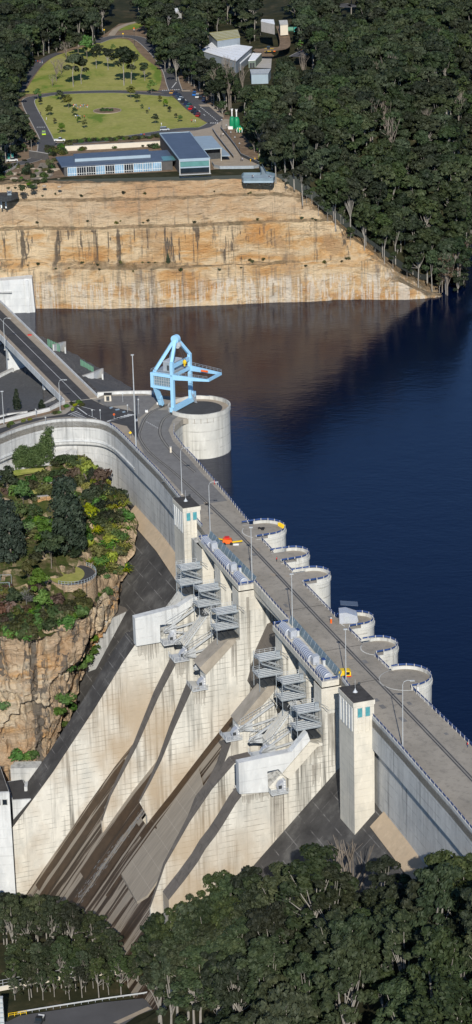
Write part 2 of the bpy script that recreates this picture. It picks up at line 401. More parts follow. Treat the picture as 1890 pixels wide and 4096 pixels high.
def gridmesh(xs, ys, h):
    mb = MB(); c = len(xs)
    for y in ys:
        for x in xs: mb.v.append((x, y, h(x, y)))
    for i in range(len(ys)-1):
        for j in range(c-1): a = i*c+j; mb.f.append((a, a+1, a+c+1, a+c))
    return mb
xs = [-900, -500, -300]+[-220+6*i for i in range(80)]+[320, 500, 900, 2000]
ys = [1094+7*i for i in range(90)]+[1800, 2100, 2600, 3500, 6000]
def hE2(x, y):
    z = hE(x, y)
    return z+(1.2*noise.noise(Vector((x*.04, y*.04, 0))) if x > 12 else 0)
struct('ground', gridmesh(xs, ys, hE2), 'litter', recalc=False)
xs = [-1500, -600]+[-240+8*i for i in range(62)]+[400, 900]
ys = [-200, 100, 250]+[330+8*i for i in range(60)]
def hV2(x, y):
    t, s, _ = ST((x, y, 0))
    return hV(x, y) if s > -6 else min(hV(x, y), -40)
struct('valley_ground', gridmesh(xs, ys, hV2), 'litter', recalc=False)
def G(px, py, h=hV, lo=-120, hi=120):    # where a sight line meets the terrain
    z = hi
    while z > lo:
        q = P(px, py, z)
        if h(q.x, q.y) >= z: return Vector((q.x, q.y, h(q.x, q.y)))
        z -= .5
    return P(px, py, lo)
# water
wp = [T(320, -5, 0), T(120, -8, 0), T(0, -10, 0), T(-60, -15, 0), T(-110, -20, 0), T(-140, -22, 0)]
wp += [PK(200, 1000, 0), PK(60, 900, 0), Vector((-130, 1090, 0)), Vector((-130, 1110, 0)), Vector((20, 1110, 0)), Vector((90, 1110, 0)), Vector((300, 1600, 0)), Vector((600, 3000, 0)), Vector((2500, 3000, 0)), Vector((2500, 300, 0)), Vector((300, 100, 0))]
mb = MB(); mb.v = [tuple(p) for p in wp]; mb.f = [tuple(range(len(wp)))]
struct('water', mb, 'water')
mb = MB(); mb.v = [(-200, 700, -30), (2500, 700, -30), (2500, 3000, -30), (-200, 3000, -30)]; 
# ------------------------------------------------------------------ far cliff in benches
def cl(x, pts): return [Vector((x+dx, Y, z)) for (Y, z, dx) in pts]
colx = [-135, -110, -86, -60, -30, 0, 22, 36, 46, 56, 66, 76, 88, 97]
rowsc = []
prof = [(1077, -4), (1077.3, 8), (1078, 17.6), (1079.9, 18.8), (1080.6, 20), (1081.2, 28), (1081.8, 35.2), (1083.6, 36.3), (1084, 42), (1084.5, 47.2), (1086, 48.3), (1086.6, 52), (1087.6, 54.6), (1097, 54.9)]
for k, (Y, z) in enumerate(prof):
    row = []
    for x in colx:
        top = interp([(-135, 54.9), (22, 54.5), (30, 50), (44, 37), (56, 26), (66, 18.5), (76, 9), (88, 1.5), (97, -.5)], x)
        bow = 2.2*math.sin(x*.045)+(.8*math.sin(x*.13+k*.9))+(1.5 if x > 40 else 0)
        left = -max(0, (-x-86))*.10
        f = 1
        zz = min(z, top)
        yy = Y if z <= top else interp([(p[1], p[0]) for p in prof], top)+(z-top)*.5
        if k == len(prof)-1: zz = top if x > 22 else zz
        row.append((x, yy+(bow if k > 0 else bow)*.9+left, zz-.035*(x+30)*(1 if k in (3, 4) else 0)))
    rowsc.append(row)
pm = patch(rowsc, (8, 12), .6, .2, 3, block=.28)
struct('cliff', pm, 'sandstone', recalc=False); CLF = BVHTree.FromPolygons([tuple(v) for v in pm.v], pm.f)
# ------------------------------------------------------------------ dam
DK = 16.
dam = thing('concrete_dam', 'long pale concrete gravity dam with stepped spillway chutes holding back the dark lake', 'dam', tuple(T(0, 0, -90)))
def sweep(path, prof, closed=False):       # path (t,s); profile (offset downstream/outward, z)
    mb = MB(); n = len(path); m = len(prof)
    for i, p in enumerate(path):
        a = path[max(0, i-1)]; b = path[min(n-1, i+1)]; dx, dy = b[0]-a[0], b[1]-a[1]; L = math.hypot(dx, dy)
        nx, ny = -dy/L, dx/L
        for off, z in prof: mb.v.append(tuple(T(p[0]+nx*off, p[1]+ny*off, z)))
    for i in range(n-1):
        for j in range(m-1): a = i*m+j; mb.f.append((a, a+1, a+m+1, a+m))
    return mb
def smooth(pts, k=4):
    out = []
    for i in range(len(pts)-1):
        p0 = pts[max(0, i-1)]; p1 = pts[i]; p2 = pts[i+1]; p3 = pts[min(len(pts)-1, i+2)]
        for j in range(k):
            u = j/k
            out.append(tuple(.5*((2*b)+(-a+c)*u+(2*a-5*b+4*c-d)*u*u+(-a+3*b-3*c+d)*u**3) for a, b, c, d in zip(p0, p1, p2, p3)))
    return out+[tuple(pts[-1])]
pathL = smooth([(-85, 92), (-100, 62), (-114, 46), (-124, 33), (-129.5, 24), (-133, 13.5), (-132, 5.5), (-127, -3), (-120, -6.2), (-110, -7.1), (-86, -7), (-64, -6.8), (-42, -5.7), (-20, -4.2), (-9, -3.6)])
pathR = [(119, -1), (132, .2), (146, .9), (165, 1.4), (180, 2), (200, 2.7), (215, 3.5), (240, 4.6), (280, 6.5)]
upst = [(280, -13), (230, -15), (180, -17), (132, -16.8), (116, -16), (82, -16.3), (44, -17), (24, -17.6), (5, -18.2), (-9, -19.5), (-35, -21.5), (-70, -23.4), (-86, -23.8), (-102, -25.2), (-111, -28.5), (-118, -34)]
mid = [(-9, -3.6), (-2.5, -3), (42.2, -2.9), (58, -2.3), (75, -1.9), (117.5, -1.2), (119, -1)]
big = (-126.9, -43.3)
bigarc = [(big[0]+11.4*math.cos(a), big[1]+11.4*math.sin(a)) for a in [RAD(x) for x in range(40, -175, -12)]]
backedge = [ST(PK(x, y, 16))[:2] for x, y in [(350, 990), (265, 992), (246, 1000), (205, 985), (165, 1012), (165, 1030), (100, 1048), (0, 1070), (-60, 1085)]]
deckpoly = pathL+mid+pathR+upst+bigarc+backedge
mb = MB(); mb.slab([T(p[0], p[1], 0) for p in deckpoly], DK-2.2, DK); deck = mb.build('deck', 'deck', dam)
# downstream wall with corbelled parapet, left and right of the spillway
prof = [(-.5, 16), (-.5, 17), (0, 17), (0, 7.2), (-.6, 6.6), (-1.8, 6.2), (-1.8, -12)]
def prof_sheet(mat, name, pth, pf): return sweep(pth, pf).build(name, mat, dam, recalc=False)
prof_sheet('concrete_grey', 'parapet', pathL, prof[:6]); prof_sheet('concrete_grey', 'downstream_wall', pathL, [(-1.8, 6.3), (-1.8, -16)])
prof_sheet('concrete_grey', 'parapet', pathR, prof[:6]); prof_sheet('concrete_grey', 'downstream_wall', pathR, [(-1.8, 6.3), (-1.8, -16)])
# ledge half way down the curved end
prof_sheet('concrete_white', 'ledge', pathL[8:40], [(.02, 9), (.5, 9), (.5, 8.4), (.02, 8.4)])
lowL = [p for p in pathL if p[1] > -7.2][0:26]
prof_sheet('concrete_grey', 'lower_wall', lowL, [(-1.7, 5), (.9, 4.2), (1.1, -4)])
# pilasters under the corbel
DL = (-10.5, -7, 1.12); DR = (-2.5, -9.5, .97)
def SLF(x, y, S=DL):      # sight line meets the sloping face -> world point
    r = ray(x*K, y*K); o = (-OX*DX-OY*DY, -OX*EX-OY*EY, CAMZ); q = (r[0]*DX+r[1]*DY, r[0]*EX+r[1]*EY, r[2])
    k = (S[1]-S[2]*(o[1]-S[0])-o[2])/(q[2]+S[2]*q[1]); return T(o[0]+k*q[0], o[1]+k*q[1], o[2]+k*q[2])
# slope of the dam body either side of the spillway, tan chamfer at the top
def slope(t0, t1, s0, z0, m, z1, name='downstream_face', mat='black_face'):
    mb = MB(); nn = 24; rows = []
    for i in range(nn+1):
        t = t0+(t1-t0)*i/nn
        rows.append([T(t, s0, z0), T(t, s0+(z0-z1)/m, z1)])
    for i in range(nn): mb.quad(rows[i][0], rows[i+1][0], rows[i+1][1], rows[i][1])
    return mb.build(name, mat, dam)
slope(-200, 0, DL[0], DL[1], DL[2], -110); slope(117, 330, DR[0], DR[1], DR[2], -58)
DUMMY = 0
def chamfer(pts, name='chamfer'):
    mb = MB()
    for a, b in zip(pts, pts[1:]): mb.quad(T(*a[0]), T(*b[0]), T(*b[1]), T(*a[1]))
    return mb.build(name, 'concrete_tan', dam, recalc=False)
def chs(pts, S, w):
    out = []
    for t_, s_ in pts: z0 = S[1]-S[2]*(s_-S[0])+.8; out.append(((t_, s_-.2, z0), (t_, s_+w, z0-S[2]*w)))
    chamfer(out)
chs([(-100, -8.8), (-86, -8.8), (-64, -8.6), (-42, -7.5), (-19, -6), (-9, -5.4)], (DL[0], DL[1]+.3, DL[2]), 3.6)
chs([(149, -.9), (165, -.4), (180, .2), (215, 1.7), (280, 4.7)], (DR[0], DR[1]+.3, DR[2]), 4.2)
# inner body so that nothing is hollow
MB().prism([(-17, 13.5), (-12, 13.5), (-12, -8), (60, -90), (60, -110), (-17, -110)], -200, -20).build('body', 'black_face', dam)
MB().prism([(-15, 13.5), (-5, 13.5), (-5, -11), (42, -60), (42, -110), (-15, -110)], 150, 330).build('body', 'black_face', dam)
# upstream face
ups = [(330, -12)]+upst
mbu = MB()
for a, b in zip(ups, ups[1:]): mbu.quad(T(a[0], a[1]+.3, DK-.5), T(b[0], b[1]+.3, DK-.5), T(b[0], b[1]+.3, -6), T(a[0], a[1]+.3, -6))
mbu.build('upstream_wall', 'concrete_drum', dam)
# ---- piers and training walls traced in their own planes
R1 = fr(0, 2500, .7948); R3 = fr(0, 3200, .7948); Z2 = fr(800, 2600, .7948); ZC = fr(480, 2380, .4205)
def W(f, pts, t): return [onT(*f(*p), t) for p in pts]
def floorz(s): return interp([(-12, -6), (-4, -14), (0, -21.5), (12.6, -34.9), (25.7, -49.6), (33, -57.5), (42.4, -69), (55, -85), (66, -99), (80, -116)], s)
def tapered(name, mat, poly, t0, t1, s_ref=19., s_end=40., tend=.9):
    """far side tapers towards the downstream end; near side (t1) stays in its plane"""
    mb = MB(); b = []
    for s, z in poly:
        k = min(1, max(0, (s-s_ref)/(s_end-s_ref))); b.append(T(t0+(t1-tend-t0)*k, s, z))
    mb.hexa(b, [T(t1, s, z) for s, z in poly]); return mb.build(name, mat, dam)
def capstrip(edge, t0, t1, s_ref=19., s_end=40., tend=.9, up=.05, mat='concrete_strip', name='wall_top'):
    mb = MB()
    for (s0, z0), (s1, z1) in zip(edge, edge[1:]):
        q = []
        dx, dz = s1-s0, z1-z0; L = math.hypot(dx, dz); nx, nz = -dz/L*up, dx/L*up
        for s, z in ((s0, z0), (s1, z1)):
            k = min(1, max(0, (s-s_ref)/(s_end-s_ref))); q.append((t0+(t1-tend-t0)*k, s+nx, z+nz))
        mb.quad(T(*q[0]), T(t1+.03, q[0][1], q[0][2]), T(t1+.03, q[1][1], q[1][2]), T(*q[1]))
    return mb.build(name, mat, dam, recalc=False)
# T1, left training wall
t = 3.3
e1 = [(24.0, -15.3), (28.5, -20.9), (38.5, -35.3), (53.5, -55.2), (67, -71.2), (69.5, -74.2), (72.5, -76.2), (120, -76.6)]
poly1 = [(-17, 14), (.6, 14), (.6, -1.5), (4.4, -1.7), (11.1, -9.7), (16, -15.3)]+e1+[(120, -125), (-17, -125)]
MB().prism(poly1, -7, t).build('training_wall', 'concrete_pale', dam)
capstrip([(15.9, -15.28)]+e1, -7, t, 200, 300, mat='black_face')
MB().prism([(.62, 14), (.62, -3), (-16, -3), (-16, 14)], -2.2, t+.02).build('gate_pier', 'concrete_tower', dam)
band1 = [(24.3, -5.6), (9.6, -4.2), (4.4, -1.6), (2.6, -1.8), (3.6, -2.9), (11.1, -9.7), (16, -9.3), (16.1, -15.35), (24.2, -15.35)]
MB().prism(band1, t-1.2, t+1.5).build('guide_wall', 'concrete_white', dam)
# T2
t = 22.4
e2 = W(R1, [(888, 195), (800, 362), (690, 612), (560, 860), (515, 990)], t)+W(R3, [(512, 104)], t)
p2 = [(-16, 14), (1, 14), (1, -.6), (5, -.5), (12.6, -10.2), (12.6, -14.6), (17.4, -14.4)]+e2+[(42.5, -90), (-16, -60)]
tapered('divider_wall', 'concrete_pale', p2, 17, t, 19, 44); capstrip([(17.4, -14.4)]+e2, 17, t, 19, 44)
MB().bar(T(19.5, 4.6, -.2), T(19.5, 13.2, -10.6), 3.4, 1.2).build('ramp', 'concrete_tower', dam)
# T3
t = 42.1
e3 = W(R1, [(972, 315), (880, 520), (815, 680), (755, 800), (703, 893)], t)
p3 = [(-16, 14), (2, 14), (2, -2), (6, -1.5), (15.1, -9.1), (13.5, -11.6), (13.5, -16), (17.8, -15.2)]+e3+[(34.2, -56.2), (34, -75), (-16, -60)]
tapered('divider_wall', 'concrete_pale', p3, 36.7, t, 19, 36); capstrip([(17.8, -15.2)]+e3, 36.7, t, 19, 36)
MB().prism([(5.9, -1.0), (15.6, -8.8), (13.6, -11.5), (3.5, -2.0), (3.5, -1.2)], 36.4, t+.5).build('ramp', 'concrete_ramp', dam)
# T4
t = 79.8
e4 = W(Z2, [(158, 470), (112, 600), (58, 690)], t)+W(R3, [(1000, 0), (915, 200), (893, 300), (933, 345)], t)
p4 = [(-16, 14), (2, 14), (2, -2), (7.4, -1.2), (16.2, -11.2), (16.2, -15.8), (19.4, -15.8)]+e4+[(e4[-1][0]-.2, -75), (-16, -60)]
tapered('divider_wall', 'concrete_pale', p4, 74.4, t, 19, 34, 1.6); capstrip([(19.4, -15.8)]+e4, 74.4, t, 19, 34, 1.6)
MB().prism([(7, -.8), (16.8, -11), (14.6, -12.5), (4.5, -2.2), (4.5, -1.)], 74.2, t+.3).build('ramp', 'concrete_ramp', dam)
# T5
t = 97.6
p5 = [(-16, 14), (1.5, 14), (1.5, -.6), (5, -.5), (13.2, -10.4), (13.2, -14.6), (24, -14.6), (31, -21.5), (38, -30.5), (46, -43), (51, -56), (51, -92), (-16, -60)]
tapered('divider_wall', 'concrete_pale', p5, 92, t, 19, 50)
capstrip([(18, -14.6), (24, -14.6), (31, -21.5), (38, -30.5), (46, -43), (51, -56)], 92, t, 19, 50)
MB().bar(T(94.8, 4.6, -.2), T(94.8, 13.2, -10.6), 3.4, 1.2).build('ramp', 'concrete_tower', dam)
# T6, right training wall: the outer side faces the viewer
t = 117.6
e6 = [onT(*q, t) for q in ((968, 3184), (945, 3214), (897, 3293), (862, 3346), (824, 3395), (793, 3448), (739, 3522), (676, 3601))]
p6 = [(-16, 14), (4.6, 14), (4.6, 8), (4.4, -2.8), (8.7, -1.6), (16.9, -9.8), (21, -13.6), (29.4, -13.8)]+e6+[(e6[-1][0], -110), (-16, -110)]
MB().prism(p6, 112.2, t).build('training_wall', 'concrete_pale', dam)
capstrip([(29.4, -13.8)]+e6, 112.2, t, 200, 300)
band6 = W(Z2, [(195, 570), (462, 512), (541, 415), (556, 455), (415, 620), (395, 600), (340, 612), (345, 715), (200, 725)], t+1.4)
MB().prism(band6, t-1, t+1.4).build('guide_wall', 'concrete_white', dam)
MB().prism([(8.9, -1.0), (17.4, -9.4), (15.4, -11.2), (6, -2.2)], 112.4, t+1.5).build('ramp', 'concrete_tower', dam)
# run-down stains, plus shade lines of a recessed groove painted as streaks
def stain_shade(t, s0, s1, z0, z1, seed):
    r_ = random.Random(seed); mb = MB(); n_ = max(3, int((s1-s0)/.35))
    for k in range(n_):
        a = s0+(s1-s0)*k/n_+r_.uniform(-.05, .05); w_ = (s1-s0)/n_*r_.uniform(.5, 1.); L = (z0-z1)*r_.uniform(.45, 1.)
        mb.quad(T(t, a, z0), T(t, a+w_, z0), T(t, a+w_*.7, z0-L), T(t, a+w_*.3, z0-L))
    mb.build('stain_shade_streak', 'stain_shade', dam, recalc=False)
for a in ((42.14, 3.2, 5.2, -2.2, -19, 1), (42.14, 13.6, 18, -15.6, -23, 2), (22.44, 13., 17, -14.6, -21, 3), (3.34, 16.2, 23.5, -15.5, -22, 4), (3.34, 10, 12, -14.8, -20, 5), (117.64, 16.4, 20.8, -15, -38, 6), (117.64, 21, 29, -14.6, -17.5, 7), (117.64, 4.6, 9.5, -3.6, -9, 8), (117.64, 5.2, 8, -9, -17, 9), (79.84, 16.5, 19, -16, -24, 10), (42.34, -1.2, -.2, 12, -14, 11), (117.64, .6, 3, 6, -14, 12)): stain_shade(*a)
# pier heads with haunches
for (a, b, sf) in ((17, 22.6, 1.15), (36.6, 42.3, 2.2), (74.3, 80, 2.2), (91.9, 97.8, 1.6), (112, 117.8, 4.75)):
    MB().prism([(-16.2, 14), (-16.2, 7.5), (sf, 7.5), (sf, 14)], a, b).build('gate_pier', 'concrete_tower', dam)
# chute floors
for (a, b, mat, up) in ((3.2, 17.2, 'chute_floor', 0), (22.3, 37, 'chute_floor', 0), (42, 62, 'chute_floor', 0), (62, 75, 'chute_floor', -.02), (79.5, 92.3, 'chute_floor', 0), (97.4, 112.4, 'chute_floor', 0), (-7, 3.3, 'chute_floor', -1)):
    mb = MB(); ss = [-12, -8, -4, 0, 4, 8, 12.6, 19, 25.7, 33, 38, 42.4, 48, 55, 60, 66, 80]
    for s0, s1 in zip(ss, ss[1:]): mb.quad(T(a, s0, floorz(s0)+up), T(b, s0, floorz(s0)+up), T(b, s1, floorz(s1)+up), T(a, s1, floorz(s1)+up))
    mb.build('chute_floor', mat, dam)
mb = MB(); ss = [34.5, 38, 42.4, 48, 55, 60, 66, 80]
for s0, s1 in zip(ss, ss[1:]): mb.quad(T(-7, s0, floorz(s0)-.1), T(113, s0, floorz(s0)-.1), T(113, s1, floorz(s1)-.1), T(-7, s1, floorz(s1)-.1))
mb.build('chute_floor', 'chute_floor', dam)
# raised clean slab in the drum gate chute, its thickness visible at the end
def slabq(pts, h, mat, name):
    mb = MB(); top = []; bot = []
    for q in pts:
        tt, s = q; top.append(T(tt, s, floorz(s)+h)); bot.append(T(tt, s, floorz(s)-.5))
    return mb.hexa(bot, top).build(name, mat, dam)
def onfloor(px, py, h=0.):
    o = Vector((0, 0, CAMZ)); r = Vector(ray(px, py)); k = .3*1e-1
    lo, hi = 500/r.y, 1000/r.y
    k = lo
    while k < hi:
        q = o+r*k; tq, sq, zq = ST(q)
        if zq <= floorz(sq)+h: return (tq, sq)
        k += .5/r.y
    return (tq, sq)
FS = [onfloor(*R3(*p), .9) for p in [(690, 518), (612, 372), (1000, -160), (1040, -10), (872, 292), (745, 480)]]
slabq(FS, .9, 'chute_slab', 'chute_slab')
for a, b, c, d_ in ((42.25, 45.6, 2, 37), (24.5, 30, 20, 52), (31.5, 34, 30, 60), (5, 9, 30, 62), (11, 15, 40, 66), (46.5, 48.6, 26, 50), (36.5, 40.2, 36, 66)):
    mb = MB(); ss = [c+(d_-c)*i/10 for i in range(11)]
    for s0, s1 in zip(ss, ss[1:]):
        j0 = .5*noise.noise(Vector((s0*.3, a, 0))); j1 = .5*noise.noise(Vector((s1*.3, a, 0)))
        mb.quad(T(a, s0, floorz(s0)+.06), T(b+j0, s0, floorz(s0)+.06), T(b+j1, s1, floorz(s1)+.06), T(a, s1, floorz(s1)+.06))
    mb.build('wet_strip', 'algae', dam)
# black blocks painting the shade of the open bays behind the gates
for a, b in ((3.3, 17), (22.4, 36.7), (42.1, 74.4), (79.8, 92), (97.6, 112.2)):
    MB().prism([(-16, 6), (-12, 6), (-12, -30), (-16, -30)], a-.1, b+.1).build('bay_shade_block', 'black', dam)
MB().prism([(-13, 3.5), (-7, 2), (-3, -6), (0, -16), (-13, -20)], 42.2, 74.3).build('drum_gate', 'concrete_strip', dam)
# bridge beams over the gate bays
MB().prism([(-16.5, 13.8), (-16.5, 12.2), (-2.9, 12.2), (-2.9, 13.8)], -2, 118).build('deck_beam', 'concrete_tower', dam)
mbp = sweep([(42.4, -2.85), (58, -2.25), (74.4, -1.85)], [(-.4, 16), (-.4, 16.9), (0.1, 16.9), (0.1, 14.2), (-.6, 13.7)]); mbp.build('parapet', 'concrete_tower', dam, recalc=False)
# hoist platforms in front of the crest road
for a, b, s0a, s0b, s1a, s1b in ((-.3, 42.3, -3, -2.9, .4, 2.1), (74.6, 117.8, -2.2, -.6, 3.1, 4.6)):
    mb = MB(); mb.hexa([T(a, s0a, 14.4), T(b, s0b, 14.4), T(b, s1b, 14.4), T(a, s1a, 14.4)], [T(a, s0a, 16.05), T(b, s0b, 16.05), T(b, s1b, 16.05), T(a, s1a, 16.05)])
    mb.build('hoist_platform', 'concrete_tower', dam)
# deck surfacing: darker tarmac at the curve, crane tracks, joints
def on_deck(pts, z): return [T(p[0], p[1], z) for p in pts]
def ribbon(path, w, z, mat, name, parent=None, offs=0.):
    mb = MB(); L = []; 
    for i, p in enumerate(path):
        a = path[max(0, i-1)]; b = path[min(len(path)-1, i+1)]; dx, dy = b[0]-a[0], b[1]-a[1]; l = math.hypot(dx, dy) or 1
        nx, ny = -dy/l, dx/l; L.append(((p[0]+nx*(offs-w/2), p[1]+ny*(offs-w/2)), (p[0]+nx*(offs+w/2), p[1]+ny*(offs+w/2))))
    for a, b in zip(L, L[1:]): mb.quad((*a[0], z), (*a[1], z), (*b[1], z), (*b[0], z))
    return mb.build(name, mat, parent, recalc=False)
def wpath(pts): return [tuple(T(p[0], p[1], 0)[:2]) for p in pts]
railA = smooth([(-137, -36), (-132, -28), (-125, -22), (-114, -16.5), (-104, -12.8), (-86, -11.2), (-60, -12.6), (-12, -13.2), (24, -12.6), (60, -11.6), (94, -10.8), (135, -10.1), (164, -9.5), (230, -8)], 6)
railB = smooth([(-134, -44), (-125, -32), (-119.6, -26.8), (-107, -21.4), (-94, -19.2), (-76, -18.6), (-61, -19.2)], 6)
tag(ribbon(wpath(railA), 1.5, DK+.01, 'track_bed', 'crane_track_bed'), kind='structure')
for of in (-.45, .35): tag(ribbon(wpath(railA), .28, DK+.03, 'track', 'crane_track', offs=of), kind='structure')
tag(ribbon(wpath(railB), 1.5, DK+.01, 'track_bed', 'crane_track_bed'), kind='structure')
for of in (-.45, .45): tag(ribbon(wpath(railB), .28, DK+.03, 'track', 'crane_track', offs=of), kind='structure')
gr = railA[12:26]+[(q[0], q[1]) for q in reversed(railB[6:])]
mb = MB(); mb.v = [tuple(T(p[0], p[1], DK+.005)) for p in [(-132, -26), (-124, -20), (-113, -15), (-103, -11.5), (-86, -9), (-60, -9), (-30, -8), (-30, -20), (-61, -21), (-78, -22), (-95, -22.5), (-108, -25), (-118, -30), (-128, -40)]]
mb.f = [tuple(range(len(mb.v)))]; struct('road', mb, 'deck_grey')
PC = fr(0, 1100, .7948)
mb = MB(); mb.v = [tuple(P(*PC(*p), DK+.02)) for p in [(-60, 825), (-60, 770), (0, 772), (180, 722), (330, 700), (375, 668), (350, 640), (460, 625), (520, 655), (690, 690), (700, 790), (690, 830), (640, 760), (540, 740), (480, 722), (345, 712), (235, 722), (100, 757)]]
mb.f = [tuple(range(len(mb.v)))]; struct('road', mb, 'asphalt')
for tt in (54, 66, 86, 98, 122):
    if tt in (66, 98, 122): tag(ribbon(wpath([(tt, -3), (tt, -16)]), .22, DK+.02, 'track', 'expansion_joint'), kind='structure')
# wheel stops / hatch patches on the deck
for i in range(26):
    a = random.uniform(-60, 170); s = random.uniform(-16, -5); q = T(a, s, DK+.015)
    mb = MB(); w_, h_ = random.uniform(1, 3.5), random.uniform(.8, 1.6)
    mb.quad(T(a, s, DK+.015), T(a+w_, s, DK+.015), T(a+w_, s+h_, DK+.015), T(a, s+h_, DK+.015)); tag(mb.build('paving_patch', random.choice(['deck_grey', 'deck_grey', 'path'])), kind='structure')
# ---- bastions on the lake side
BAST = [((.9, -21.6), 7.0, 'first and largest round pier head north of the drum row'), ((25.5, -22.4), 4.9, ''), ((44.1, -21.8), 5.2, ''), ((81.9, -20.9), 4.9, ''), ((101.9, -19.5), 5.3, ''), ((124.9, -17.7), 7.3, '')]
LAB = ['wide round concrete pier head with black debris and yellow barriers on its deck', 'round concrete pier head second in the lakeside row, beside the person in red', 'tall round concrete pier head third in the lakeside row',
       'round concrete pier head with grey metal hood on top', 'small round concrete pier head between the grey hood and the wide end terrace', 'wide round concrete terrace at the near end of the lakeside row']
def bastion(i, c, r, h0=-6):
    b = thing('pier_head', LAB[i], 'pier head', tuple(T(c[0], c[1], h0)), group='round pier heads on the lake side')
    w_ = T(c[0], c[1], 0)
    MB().lathe([(r, h0), (r, 15.2), (r+.25, 15.25), (r+.25, 16.0), (r-.1, 16.05)], (w_.x, w_.y, 0), 40).build('drum_wall', 'concrete_drum', b, smooth=False)
    MB().lathe([(0, 16.06), (r-.05, 16.06)], (w_.x, w_.y, 0), 40).build('terrace', 'deck', b)
    MB().lathe([(r-.02, 16.0), (r-.02, 17.0), (r-.4, 17.0), (r-.4, 16.0)], (w_.x, w_.y, 0), 36, math.atan2(-EY, -EX)-RAD(100), math.atan2(-EY, -EX)+RAD(100)).build('parapet', 'concrete_drum', b)
    MB().prism([(c[1], 16.04), (-16.5, 16.04), (-16.5, h0), (c[1], h0)], c[0]-r+.05, c[0]+r-.05).build('neck', 'concrete_drum', b)
    MB().prism([(c[1], 16.065), (-16.2, 16.065), (-16.2, 15), (c[1], 15)], c[0]-r+.4, c[0]+r-.4).build('terrace', 'deck', b)
    return b
for i, (c, r, _) in enumerate(BAST): bastion(i, c, r)
b = thing('pier_head', 'largest round concrete bastion beside the blue crane, with stained bands', 'pier head', tuple(T(big[0], big[1], -6)))
w_ = T(big[0], big[1], 0)
MB().lathe([(11.4, -6), (11.4, 15.6), (11.7, 15.7), (11.7, 17.4), (11.1, 17.4), (11.1, 16.05)], (w_.x, w_.y, 0), 64).build('drum_wall', 'concrete_drum', b)
MB().lathe([(0, 16.05), (8.6, 16.05)], (w_.x, w_.y, 0), 48).build('terrace', 'asphalt', b)
MB().lathe([(8.6, 16.04), (11.1, 16.04)], (w_.x, w_.y, 0), 48).build('walkway', 'path', b)
from mathutils.bvhtree import BVHTree
def bvh(mb): return BVHTree.FromPolygons([tuple(v) for v in mb.v], mb.f)
def hit(tree, px, py):
    r = Vector(ray(px, py)).normalized(); h = tree.ray_cast(Vector((0, 0, CAMZ)), r)
    return h[0]
def rows_pk(rows): return [[PK(*p) for p in r] for r in rows]
# ---- embankment between crest, bridge and lake
emb = patch(rows_pk([
 [(-60, 1075, 14), (0, 1055, 14), (60, 1040, 14.5), (120, 1025, 15), (180, 1010, 15.3), (250, 1000, 15.3), (345, 997, 15)],
 [(-60, 1000, 3), (0, 985, 4), (60, 975, 6), (110, 975, 10), (170, 985, 13), (240, 985, 14), (340, 990, 12)],
 [(-60, 880, -4), (0, 880, -2), (60, 900, 3), (110, 925, 7), (170, 945, 9), (240, 965, 10), (335, 983, 7)],
 [(-60, 800, -3), (0, 800, 0), (60, 840, 4), (120, 872, 5), (170, 900, 5), (235, 935, 5), (330, 980, 3)],
 [(-60, 770, -4), (20, 790, -3), (90, 832, -2.5), (130, 850, -2.5), (180, 878, -2.5), (240, 912, -2.5), (337, 975, -2.5)]]), (10, 10), .45, .5, 5)
struct('embankment', emb, 'riprap', recalc=False); EMB = bvh(emb)
grv = patch(rows_pk([[(-60, 1073, 14.3), (0, 1052, 14.4), (60, 1037, 14.9), (110, 1025, 15.4)], [(-60, 1010, 5), (0, 985, 4.6), (60, 973, 6.7), (108, 973, 10.6)], [(-60, 930, 0), (0, 930, 1.5), (50, 940, 5.), (100, 950, 9)]]), (4, 4), .1, .5, 5)
struct('gravel_slope', grv, 'gravel', recalc=False)
mb = patch(rows_pk([[(205, 940, 9.6), (240, 962, 11), (300, 984, 11.6)], [(175, 945, 10.6), (215, 985, 14), (270, 990, 14.6)]]), (3, 3), .02); struct('service_road', mb, 'gravel', recalc=False)
def wall_line(pts, h, th, name, mat, label, cat, group=None):
    o = thing(name, label, cat, tuple(pts[0]), group=group); mb = MB()
    for a, b in zip(pts, pts[1:]):
        dv = (b-a).normalized(); sdv = Vector((-dv.y, dv.x, 0)).normalized()*th/2; z = Vector((0, 0, h)); lo = Vector((0, 0, -3))
        mb.hexa([a-sdv+lo, b-sdv+lo, b+sdv+lo, a+sdv+lo], [a-sdv+z, b-sdv+z, b+sdv+z, a+sdv+z])
    mb.build('wall_body', mat, o); MB_c = MB()
    for a, b in zip(pts, pts[1:]): MB_c.bar(a+Vector((0, 0, h+.06)), b+Vector((0, 0, h+.06)), th+.15, .12)
    MB_c.build('coping', 'kerb', o); return o
wall_line([PK(246, 997, 15.6), PK(300, 994, 15.6), PK(345, 993, 15.6), PK(389, 993, 15.6)], 1.5, .5, 'parapet_wall', 'concrete_white', 'pale low parapet wall at the lake edge left of the blue crane', 'wall')
wall_line([PK(205, 958, 8.6), PK(235, 948, 8.6), PK(259, 938, 7.5), PK(259, 952, 7)], 1.8, .6, 'intake_wall', 'concrete_white', 'white concrete intake wall with green bars on the rubble bank nearest the crane', 'wall')
wall_line([PK(135, 878, 6), PK(152, 873, 5), PK(165, 870, 3.6), PK(165, 884, 3.6)], 1.8, .6, 'intake_wall', 'concrete_white', 'smaller white concrete intake wall on the rubble bank beside the bridge', 'wall')
